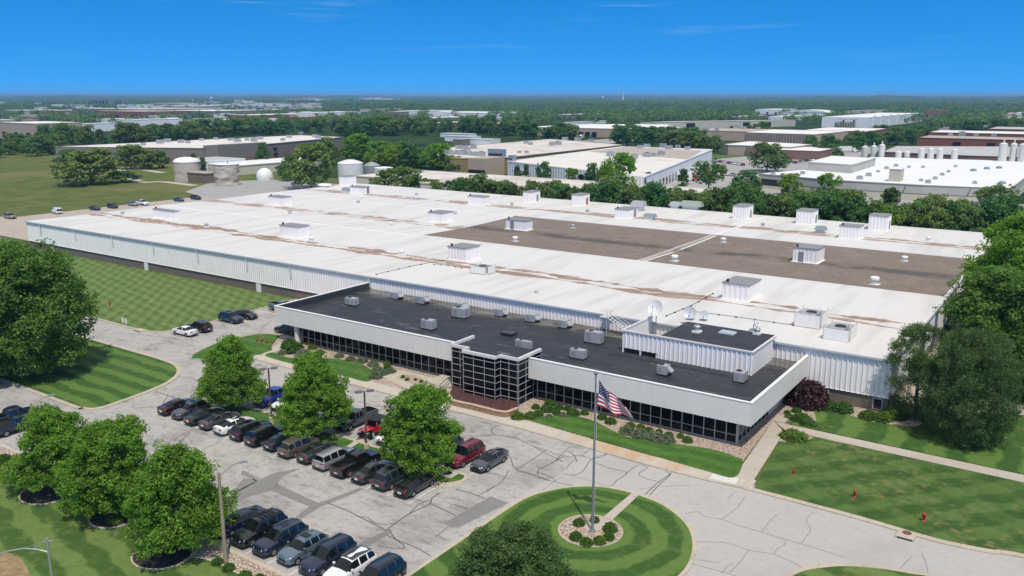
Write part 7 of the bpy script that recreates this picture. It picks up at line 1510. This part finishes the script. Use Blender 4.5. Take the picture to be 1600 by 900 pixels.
# ------------------------------------------------------------------ small far buildings
FARB = [(0, 8, 158.5, 162, 'w', 'white low building at the left horizon edge'), (66, 88, 158.5, 164, 'o', 'brown office block left of the larger brown pair on the horizon'), (143, 170, 155, 164, 'o', 'left block of the brown office pair on the horizon'), (172, 190, 155.6, 163.6, 'o', 'right block of the brown office pair on the horizon'), (183, 191, 163, 168, 'w', 'white cube below the right brown office block'),
    (195, 208, 166, 170, 'w', 'low white shed right of the brown office pair'), (95, 113, 171, 175, 'w', 'low white building left of the wide grey roof'), (0, 32, 172, 179, 'wb', 'white-roofed building at the left edge in the distance'), (113, 222, 170.5, 178, 'gb', 'very wide grey-roofed building in the left distance'), (150, 222, 174.5, 185, 'tk', 'tan-roofed brick building in the left distance'), (0, 15, 180, 187, 'tb', 'beige house-like block at the left edge in the distance'),
    (48, 64, 183, 187, 'wb', 'white-roofed building above the left treeline'), (195, 210, 187, 198, 'ww', 'tall white cube above the left treeline'), (160, 195, 191, 195, 'wb', 'long low white roof left of the tall white cube'), (140, 166, 186, 191, 'wb', 'low white building in front of the brick one at left'), (96, 107, 194, 207, 'ww', 'white wall seen through the left treeline'), (0, 57, 193, 220, 'wt', 'white-roofed building with a tan wall at the left frame edge'),
    (225, 245, 161, 166, 'wb', 'small white houses left of the radio mast'), (247, 262, 160, 166, 'tb', 'pale house cluster left of the radio mast'), (264, 290, 162, 167, 'wb', 'white low houses below the radio mast'), (235, 300, 165.5, 170, 'wb', 'long white roof below the radio mast'), (288, 304, 162.5, 167, 'w', 'white and dark building just below the radio mast'), (200, 300, 169.5, 175, 'gb', 'long grey roof under the radio mast'), (333, 346, 163, 168, 'ww', 'bright white cube right of the radio mast'), (300, 345, 169, 173, 'tb', 'beige long roof right of the radio mast'),
    (366, 377, 155.5, 159, 'w', 'white building on the horizon left of the stadium'), (379, 391, 157, 161, 'w', 'white peaked building on the horizon left of the stadium'), (388, 416, 162, 167, 'ww', 'long white building below the horizon left of the stadium'), (372, 398, 171.5, 175.5, 'wb', 'low white roof in trees left of centre'), (255, 330, 173.5, 183, 'wb', 'white-roofed dark-walled warehouse in the left distance'), (265, 281, 180, 187, 'l', 'blue-grey shed in front of the white-roofed dark-walled warehouse'), (355, 390, 179.5, 187, 'wk', 'white-roofed brick building above the treeline left of centre'), (395, 420, 178, 184, 'wb', 'pale roof right of the white-roofed brick building'), (285, 322, 188, 195, 'wb', 'pale green-white roof seen above the left treeline'),
    (360, 410, 187, 191, 'gb', 'grey roof above the treeline left of centre'), (400, 466, 179.5, 186, 'wk', 'long white roof over brick left of centre'), (433, 470, 182.5, 191, 'tk', 'brick building below the long white roof'), (452, 467, 174.5, 181, 'ww', 'white block behind the long white roof'), (466, 490, 176, 188, 'ww', 'white building with tall walls right of the brick one'), (526, 536, 174.5, 180, 'wb', 'small white building alone in trees left of centre'), (563, 575, 170, 178, 'tb', 'small beige building in trees near the centre'), (602, 622, 174, 182, 'wb', 'white shed left of the white tower block'), (639, 647, 173.5, 183, 'ww', 'slim white tower block near the centre'), (618, 640, 172.5, 181, 'wb', 'white shed touching the slim white tower block'),
    (672, 760, 175.8, 183, 'ww', 'long white warehouse behind the dark cranes'), (643, 678, 183.8, 189, 'wb', 'pale roof in front of the slim white tower block'), (645, 666, 193, 204, 'wk', 'brick building with white bands near the centre'), (711, 749, 194, 200, 'tk', 'low brick building with a tan roof right of centre'), (743, 771, 184, 190, 'wb', 'low white roofs right of the cranes'), (765, 783, 183.5, 190, 'tb', 'tan low building right of the cranes'), (868, 896, 178.5, 185, 'wb', 'white shed in the woods right of centre'), (878, 885, 190.8, 196, 'w', 'tiny white hut behind the tan dock building'),
    (1180, 1220, 170.5, 179, 'ww', 'white metal shed left of the arched hall'), (1200, 1224, 181.5, 190, 'ww', 'white low wing in front of the arched hall'), (1140, 1165, 181.5, 187, 'wb', 'white roofs behind tall trees left of the arched hall'), (1344, 1356, 172, 180, 'tb', 'grey-brown house right of the arched hall'), (1363, 1375, 172, 178, 'tb', 'brown house above the white modern warehouse'), (1322, 1336, 173, 179, 'tb', 'pale house at the wood edge right of the arched hall'), (1443, 1478, 172.5, 186, 'p', 'pinkish building under construction right of the white modern warehouse'), (1566, 1602, 184.5, 191, 'tw', 'white-roofed tan building at the right frame edge'), (1568, 1580, 177, 184, 'tb', 'brown house at the right frame edge'), (1586, 1600, 176, 183, 'w', 'white gabled house at the right frame edge'), (1516, 1526, 182, 187, 'w', 'pale roof alone in the right woods'), (1500, 1518, 156.5, 160.5, 'p', 'reddish roof cluster near the right horizon')]
SEEN = [q[:4] for q in FARB]+[(822, 1000, 194, 212), (1000, 1212, 188, 200), (1284, 1445, 177, 200), (1450, 1600, 202, 228), (1230, 1291, 172, 182), (1190, 1330, 205, 226), (446, 494, 151, 157), (565, 612, 152, 156), (714, 746, 175, 186), (972, 976, 147, 157)]
for x0, x1, yt, yb, k_, lab in FARB:
    p = G(x1, yb); a = solve(lambda d: PJ((p.x-d, p.y, 0))[0]-x0, 0, 900); h = max(2.6, topz(p, yt+ (0 if yb-yt > 9 else .6)))
    dep = max(14, min(110, (p.y/9 if k_[0] in 'wgt' and yb > 165 else 25)))
    W_, R_ = dict(w=('b_white', 'r_white'), o=('b_brown', 'b_brownr'), wb=('b_brown', 'r_white'), gb=('b_brown', 'r_grey'), tk=('b_brick', 'b_tan'), tb=('b_beige', 'r_tan'), ww=('b_white', 'r_white'), wt=('b_tan', 'r_white'), l=('hood', 'r_grey'), wk=('b_brick', 'r_white'), p=('b_brownr', 'b_tan'), tw=('b_tan', 'r_white'))[k_]
    t = bld(lab, 'building', rect(p.x-a, p.x, p.y, p.y+dep), h, M[W_], M[R_], .45)
    if k_ == 'o':
        for q in range(5): g = MB(); w_ = a/5; g.box(p.x-a+q*w_+w_*.2, p.x-a+q*w_+w_*.8, p.y-.6, p.y-.01, h*.2, h*.8); g.build('window', M['b_glass'], t)
    elif yb-yt > 4:
        for q in range(3): g = MB(); w_ = a/3; g.box(p.x-a+q*w_+w_*.3, p.x-a+q*w_+w_*.55, p.y-.4, p.y-.01, h*.1, h*.45); g.build('door', M['b_glass'], t)
for i in range(44):
    for k_ in range(40):
        px = -15+i*11.8+rng.uniform(-5, 5); yb = rng.uniform(161, 197) if px < 420 else rng.uniform(161, 180); p = G(px, yb); w_ = rng.uniform(9, 26)*p.y/900
        if not blocked(p.x, p.y, w_): break
    h = rng.uniform(4.5, 8); dep = rng.uniform(14, 40)*p.y/900
    t = bld('pale low building, '+ordw(i)+' from the left in the strip beyond the left treeline', 'building', rect(p.x-w_, p.x+w_, p.y, p.y+dep), h, M[['b_white', 'b_beige', 'b_brick', 'b_white', 'b_tan', 'b_grey'][i % 6]], M[['r_white', 'r_white', 'r_tan', 'r_white', 'r_grey'][i % 5]], .45, group='pale low buildings beyond the left treeline')
    SEEN.append((px-w_*F/p.length, px+w_*F/p.length, PJ((p.x, p.y, h))[1]-1, yb))
# arched hall, stadium, towers, masts, cranes
p = G(1291, 182); a = solve(lambda d: PJ((p.x-d, p.y, 0))[0]-1230, 0, 900); h = topz(p, 174); t = thing('arched_hall', 'white hall with an arched roof end near the right horizon', 'hall', (p.x-a/2, p.y, 0)); KEEP.append((p.x-a, p.x, p.y, p.y+60))
g = MB(); g.box(p.x-a, p.x, p.y, p.y+60, 0, h*.75); g.build('wall', M['b_white'], t)
g = MB(); n = 12; w_ = a; V = [(p.x-a+w_*(1-cos(pi*i/n))/2, yy, h*.75+h*.5*sin(pi*i/n)) for yy in (p.y-.5, p.y+60) for i in range(n+1)]; g.add(V, [(i, i+1, n+2+i, n+1+i) for i in range(n)]+[tuple(range(n+1))], 0, False); g.build('roof', M['r_white'], t)
p = G(493, 158); a = solve(lambda d: PJ((p.x-d, p.y, 0))[0]-446, 0, 3000); t = thing('stadium', 'stadium with a dark upper stand on the horizon left of centre', 'stadium', (p.x-a/2, p.y, 0)); hh = topz(p, 154.6); h2 = topz(p, 151.6)
g = MB(); g.box(p.x-a, p.x, p.y, p.y+150, 0, hh); g.build('lower_stand', M['b_white'], t); g = MB(); g.box(p.x-a*.80, p.x-a*.45, p.y+2, p.y+150, hh+.1, h2); g.build('upper_stand', M['b_brown'], t); g = MB(); g.box(p.x-a*.95, p.x-a*.2, p.y-4, p.y-.1, hh*.4, hh*.75); g.build('concourse', M['b_glass'], t)
def mast(px, py, ty, w_, label, m='galv', name='mast', cat='mast', head=None):
    p = G(px, py); h = topz(p, ty, 1); t = thing(name, label, cat, p); r = w_/2*p.length/F
    g = MB(); g.cyl((p.x, p.y), r*1.3, 0, h, r*.7, 8); g.build('shaft', M[m], t)
    g = MB()
    if head: rr = head*p.length/F; g.lathe((p.x, p.y, h), [(r, -rr*.7), (rr, -.2*rr), (rr, .4*rr), (r, .8*rr)], 12)
    else: g.cyl((p.x, p.y), r*1.8, h, h+r*3, n=6)
    g.build('head', M[m], t)
for a in ((301.5, 169, 143.5, .8, 'tall slim radio mast above the left horizon'), (59.5, 176, 150, .5, 'slim pale mast in the left distance'), (137.5, 172, 148.5, .5, 'slim pale mast left of the brown office pair'), (206, 168, 152, .5, 'slim pale mast right of the brown office pair'), (553.5, 178, 156, .5, 'slim pale pole in trees left of centre'), (346, 166, 151, .45, 'slim mast right of the tall radio mast'), (35, 178, 162, .45, 'slim pole at the left distance'), (522, 162, 149, .5, 'slim dark mast on the horizon right of the stadium'), (605, 158, 147, .5, 'thin leaning crane mast on the horizon near the centre'), (1533, 178, 166.5, .6, 'pale light pole in the right woods')):
    mast(*a)
mast(973.5, 158, 147, 2., 'tall white concrete tower on the horizon right of centre', 'b_white', 'tower', 'tower'); mast(941.5, 157, 152, 1., 'white water tower with a broad head on the horizon', 'b_white', 'water_tower', 'water tower', 1.7); mast(1003.3, 157, 153.8, .8, 'small white tower right of the tall one on the horizon', 'b_white', 'tower', 'tower'); mast(330.5, 160, 153.5, 1.2, 'white water tower in the left distance', 'b_white', 'water_tower', 'water tower', 1.8)
for px, lab in ((718, 'dark brown crane with a slanted jib in front of the long white warehouse'), (741, 'second dark brown crane right of the slanted one')):
    p = G(px, 187); h = topz(p, 176); t = thing('crane', lab, 'crane', p, 0, 'cranes in front of the long white warehouse'); g = MB(); g.tube([(p.x, p.y, 2), (p.x-(9 if px < 730 else -8), p.y, h)], .9, 6); g.build('jib', M['b_brownr'], t); g = MB(); g.box(p.x-4, p.x+4, p.y-2, p.y+2, 0, 4); g.build('cab', M['b_brownr'], t)
for i in range(16):
    px = rng.uniform(560, 612) if i < 6 else rng.uniform(1290, 1420); yb = 155.8; p = G(px, yb); t = thing('building', ('pale building '+ordw(i)+' from the left in the horizon row near the centre') if i < 6 else ('pale building '+ordw(i-6)+' from the left in the horizon row at the right'), 'building', p, 0, 'pale buildings on the horizon')
    w_ = rng.uniform(18, 60); h = rng.uniform(10, 17); g = MB(); g.box(p.x-w_, p.x+w_, p.y, p.y+60, 0, h); g.build('wall', M['b_white'], t); g = MB(); g.box(p.x-w_, p.x+w_, p.y-1, p.y+61, h+.1, h+1); g.build('roof', M['r_white'], t)
# ------------------------------------------------------------------ individual trees of the middle distance
def band(n, xr, yb, hr, where, group, kinds=('mid1', 'mid2', 'mid3', 'mid1', 'mid2', 'mid4'), wide=(.95, 1.4)):
    out = []; tries = 0
    while len(out) < n and tries < n*30:
        tries += 1; px = rng.uniform(*xr); f_ = (px-xr[0])/(xr[1]-xr[0]); py = yb[0]+(yb[1]-yb[0])*f_+rng.uniform(-yb[2], yb[2]); p = G(px, py)
        if blocked(p.x, p.y, 2): continue
        out.append((p.x, p.y, rng.uniform(*hr)))
    belt(out, where, group, kinds, wide)
band(30, (60, 330), (231, 216, 3), (11, 16), 'in the treeline behind the brown warehouse, left part', 'trees behind the left half of the brown warehouse'); band(26, (320, 560), (212, 203, 3), (11, 16), 'in the treeline behind the brown warehouse, right part', 'trees behind the right half of the brown warehouse')
band(12, (-10, 95), (243, 238, 5), (8, 13), 'in the thicket at the meadow left end', 'trees at the far left of the meadow'); band(8, (-5, 90), (226, 230, 3), (7, 10), 'in front of the tan wall at the left frame edge', 'trees before the tan wall')
band(34, (530, 700), (211, 208, 5), (12, 17), 'in the wood left of the white trailers', 'trees left of the white trailers'); band(26, (690, 830), (205, 208, 6), (11, 16), 'in the wood behind the white trailers', 'trees behind the white trailers')
band(9, (820, 900), (218, 217, 2), (10, 14), 'in the clump before the tan dock building', 'trees before the tan dock building'); band(30, (965, 1130), (222, 232, 6), (9, 14), 'in the green belt left of the hexagonal building', 'trees left of the hexagonal building'); band(8, (1120, 1200), (215, 214, 3), (9, 13), 'behind the hexagonal building', 'trees behind the hexagonal building')
band(34, (1340, 1462), (222, 214, 9), (7, 11), 'in the wood before the red brick buildings', 'trees before the brick buildings'); band(14, (1500, 1600), (205, 204, 3), (9, 14), 'between the two red brick buildings', 'trees between the brick buildings'); band(6, (1240, 1345), (238, 233, 4), (8, 11), 'left of the factory silos', 'trees in the car park left of the silos')
# ------------------------------------------------------------------ far woods: one mass
def woods(name, zones, per, size, mat, seed, up=.45):
    g_ = np.random.default_rng(seed); cs, rs = [], []
    for n, xr, yr, hr, rr in zones:
        k = 0; tries = 0
        while k < n and tries < n*4:
            tries += 1; px = g_.uniform(*xr); u = g_.random(); py = yr[0]+(yr[1]-yr[0])*u; p = G(px, py)
            if blocked(p.x, p.y, 3): continue
            # keep the near sides of the buildings clear
            h = g_.uniform(*hr); r = g_.uniform(*rr); ty_ = PJ((p.x, p.y, h))[1]; hw_ = r*F/p.length*.7
            if any(a-hw_ < px < b_+hw_ and py > d-2 and ty_ < d-.35*(d-c) for a, b_, c, d in SEEN) and g_.random() < .9: continue
            k += 1
            m = per
            for q in range(3):
                a = g_.uniform(0, 6.28); cs.append((p.x+cos(a)*r*.5, p.y+sin(a)*r*.5, h*g_.uniform(.45, .8))); rs.append(r*g_.uniform(.55, .8))
    V = leaves(cs, rs, per, size, up, .75, seed); o = quads_obj(name, V, mat); o['kind'] = 'stuff'; return o
W = [(2600, (520, 1700), (196, 166), (10, 16), (5, 8)), (1100, (-100, 520), (198, 166), (9, 15), (5, 8)), (300, (1450, 1700), (203, 186), (9, 14), (5, 8))]
woods('woodland', W, 26, 1.15, LM['far'], 5)
W2 = [(5200, (440, 1750), (167, 155.2), (12, 19), (7, 13)), (2600, (-150, 440), (167, 155.2), (11, 17), (7, 12))]
woods('far_woodland', W2, 14, 2.4, LM['far'], 6, 1.3)
# canopy ridges towards the horizon
hill = simple('distant_canopy', (.022, .048, .018), .95, var=.4, scale=.012)
def ridge(dist, lo, hi, ang0, ang1, seed, depth):
    g_ = np.random.default_rng(seed); n = 240; a = np.linspace(ang0, ang1, n); hs = np.zeros(n)
    for f_ in (2, 5, 11, 23, 60, 110): hs += np.sin(np.linspace(0, f_*6.28, n)+g_.uniform(0, 6.28))/f_**.55
    hs = lo+(hi-lo)*(hs-hs.min())/(hs.max()-hs.min())
    V = []
    for k_, (dd, f_) in enumerate(((0, 0.), (depth*.1, .72), (depth*.35, 1.), (depth, .85), (depth*1.6, 0))):
        for i in range(n): V.append((-sin(a[i])*(dist+dd), cos(a[i])*(dist+dd), hs[i]*f_+(g_.uniform(-1.5, 1.5) if f_ else 0)))
    g = MB(); g.add(V, [(k_*n+i+1, k_*n+i, (k_+1)*n+i, (k_+1)*n+i+1) for k_ in range(4) for i in range(n-1)], 0, True); struct('hills', g, hill)
c0 = PSI
ridge(9000, 18, 30, c0+.62, c0-.62, 3, 2500); ridge(16000, 30, 52, c0+.62, c0-.62, 4, 4000); ridge(7000, 14, 42, c0-.28, c0-.62, 6, 2500); ridge(8000, 14, 40, c0+.62, c0+.12, 7, 3000)
for k_ in TK:
    if k_ not in TU: print('unused tree', k_)
# ------------------------------------------------------------------ sky, sun, haze, camera
SUN_EL, SUN_AZ = 62., -43.0       # azimuth counted from +X towards +Y
w = bpy.data.worlds.new('World'); sc.world = w; w.use_nodes = True
nt = w.node_tree; bg = nt.nodes['Background']
sky = N(nt, 'ShaderNodeTexSky'); sky.sky_type = 'NISHITA'; sky.sun_disc = False
sky.sun_elevation = R(SUN_EL); sky.sun_rotation = R(90-SUN_AZ)
sky.altitude = 300; sky.air_density = 1.; sky.dust_density = .2; sky.ozone_density = 2.5
gen = N(nt, 'ShaderNodeTexCoord').outputs['Generated']
x, y, z = sepx(nt, gen)
cb = N(nt, 'ShaderNodeCombineXYZ'); L(nt, x, cb.inputs[0]); L(nt, y, cb.inputs[1]); L(nt, vmath(nt, 'ADD', vmath(nt, 'MULTIPLY', z, 2.2), .30), cb.inputs[2])
nv = N(nt, 'ShaderNodeVectorMath', operation='NORMALIZE'); L(nt, cb.outputs[0], nv.inputs[0]); L(nt, nv.outputs[0], sky.inputs['Vector'])
# thin cirrus streaks
cl = noise(nt, mapping(nt, gen, R(35), (2.2, 2.2, 34)), 2.2, 6., .6, .4)
f = vmath(nt, 'MULTIPLY', ramp(nt, cl, .56, .80), ramp(nt, z, .02, .10, 0., .17))
hs = N(nt, 'ShaderNodeHueSaturation', i_Saturation=1.21, i_Value=2.05); L(nt, mixc(nt, 1., sky.outputs[0], (.56, .80, .93), 'MULTIPLY'), hs.inputs['Color'])
c = mixc(nt, f, hs.outputs[0], (7., 7.6, 8.4))
# whitened sky added overhead, out of view, to lift walls and neutralise shadows
overhead_fill = vmath(nt, 'MULTIPLY', ramp(nt, z, .20, .55), ramp(nt, noise(nt, gen, 2.2, 4.), .2, .6, .6, .95))
c = mixc(nt, overhead_fill, c, (4.6, 4.6, 4.7))
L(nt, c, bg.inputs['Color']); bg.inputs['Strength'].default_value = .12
sl = bpy.data.lights.new('sun', 'SUN'); sl.energy = 3.7; sl.angle = R(.5); sl.color = (1., .94, .84)
so = bpy.data.objects.new('sun', sl); C.objects.link(so)
dv = Vector((-cos(R(SUN_EL))*cos(R(SUN_AZ)), -cos(R(SUN_EL))*sin(R(SUN_AZ)), -sin(R(SUN_EL))))
so.rotation_euler = dv.to_track_quat('-Z', 'Y').to_euler(); so.location = (0, 0, 100)
HAZE = True
if HAZE:
    g = MB(); g.box(-26000, 14000, -400, 29000, -1.2, 75); h_ = g.build('haze', None or simple('haze_air', (1, 1, 1))); h_['kind'] = 'stuff'
    m = h_.data.materials[0]; nt2 = m.node_tree; nt2.nodes.clear(); out = nt2.nodes.new('ShaderNodeOutputMaterial'); pv = nt2.nodes.new('ShaderNodeVolumePrincipled')
    pv.inputs['Color'].default_value = (.30, .60, .95, 1); pv.inputs['Density'].default_value = 9e-5; nt2.links.new(pv.outputs[0], out.inputs['Volume'])
cam = bpy.data.cameras.new('camera'); cam.sensor_width = 36; cam.lens = F/1600*36; cam.clip_start = .5; cam.clip_end = 100000
co = bpy.data.objects.new('camera', cam); C.objects.link(co); co.location = (0, 0, CAMH); co.rotation_euler = (pi/2-PITCH, 0, PSI)
sc.camera = co
sc.render.resolution_x = 1024; sc.render.resolution_y = 576
vs = sc.view_settings; vs.view_transform = 'Standard'; vs.look = 'None'; vs.exposure = 0.; vs.gamma = 1.; vs.use_curve_mapping = False
sc.render.engine = 'CYCLES'; sc.cycles.use_denoising = True; sc.cycles.max_bounces = 6; sc.cycles.transparent_max_bounces = 8; sc.cycles.volume_bounces = 0
sc.cycles.diffuse_bounces = 3; sc.cycles.glossy_bounces = 3; sc.cycles.sample_clamp_indirect = 6.
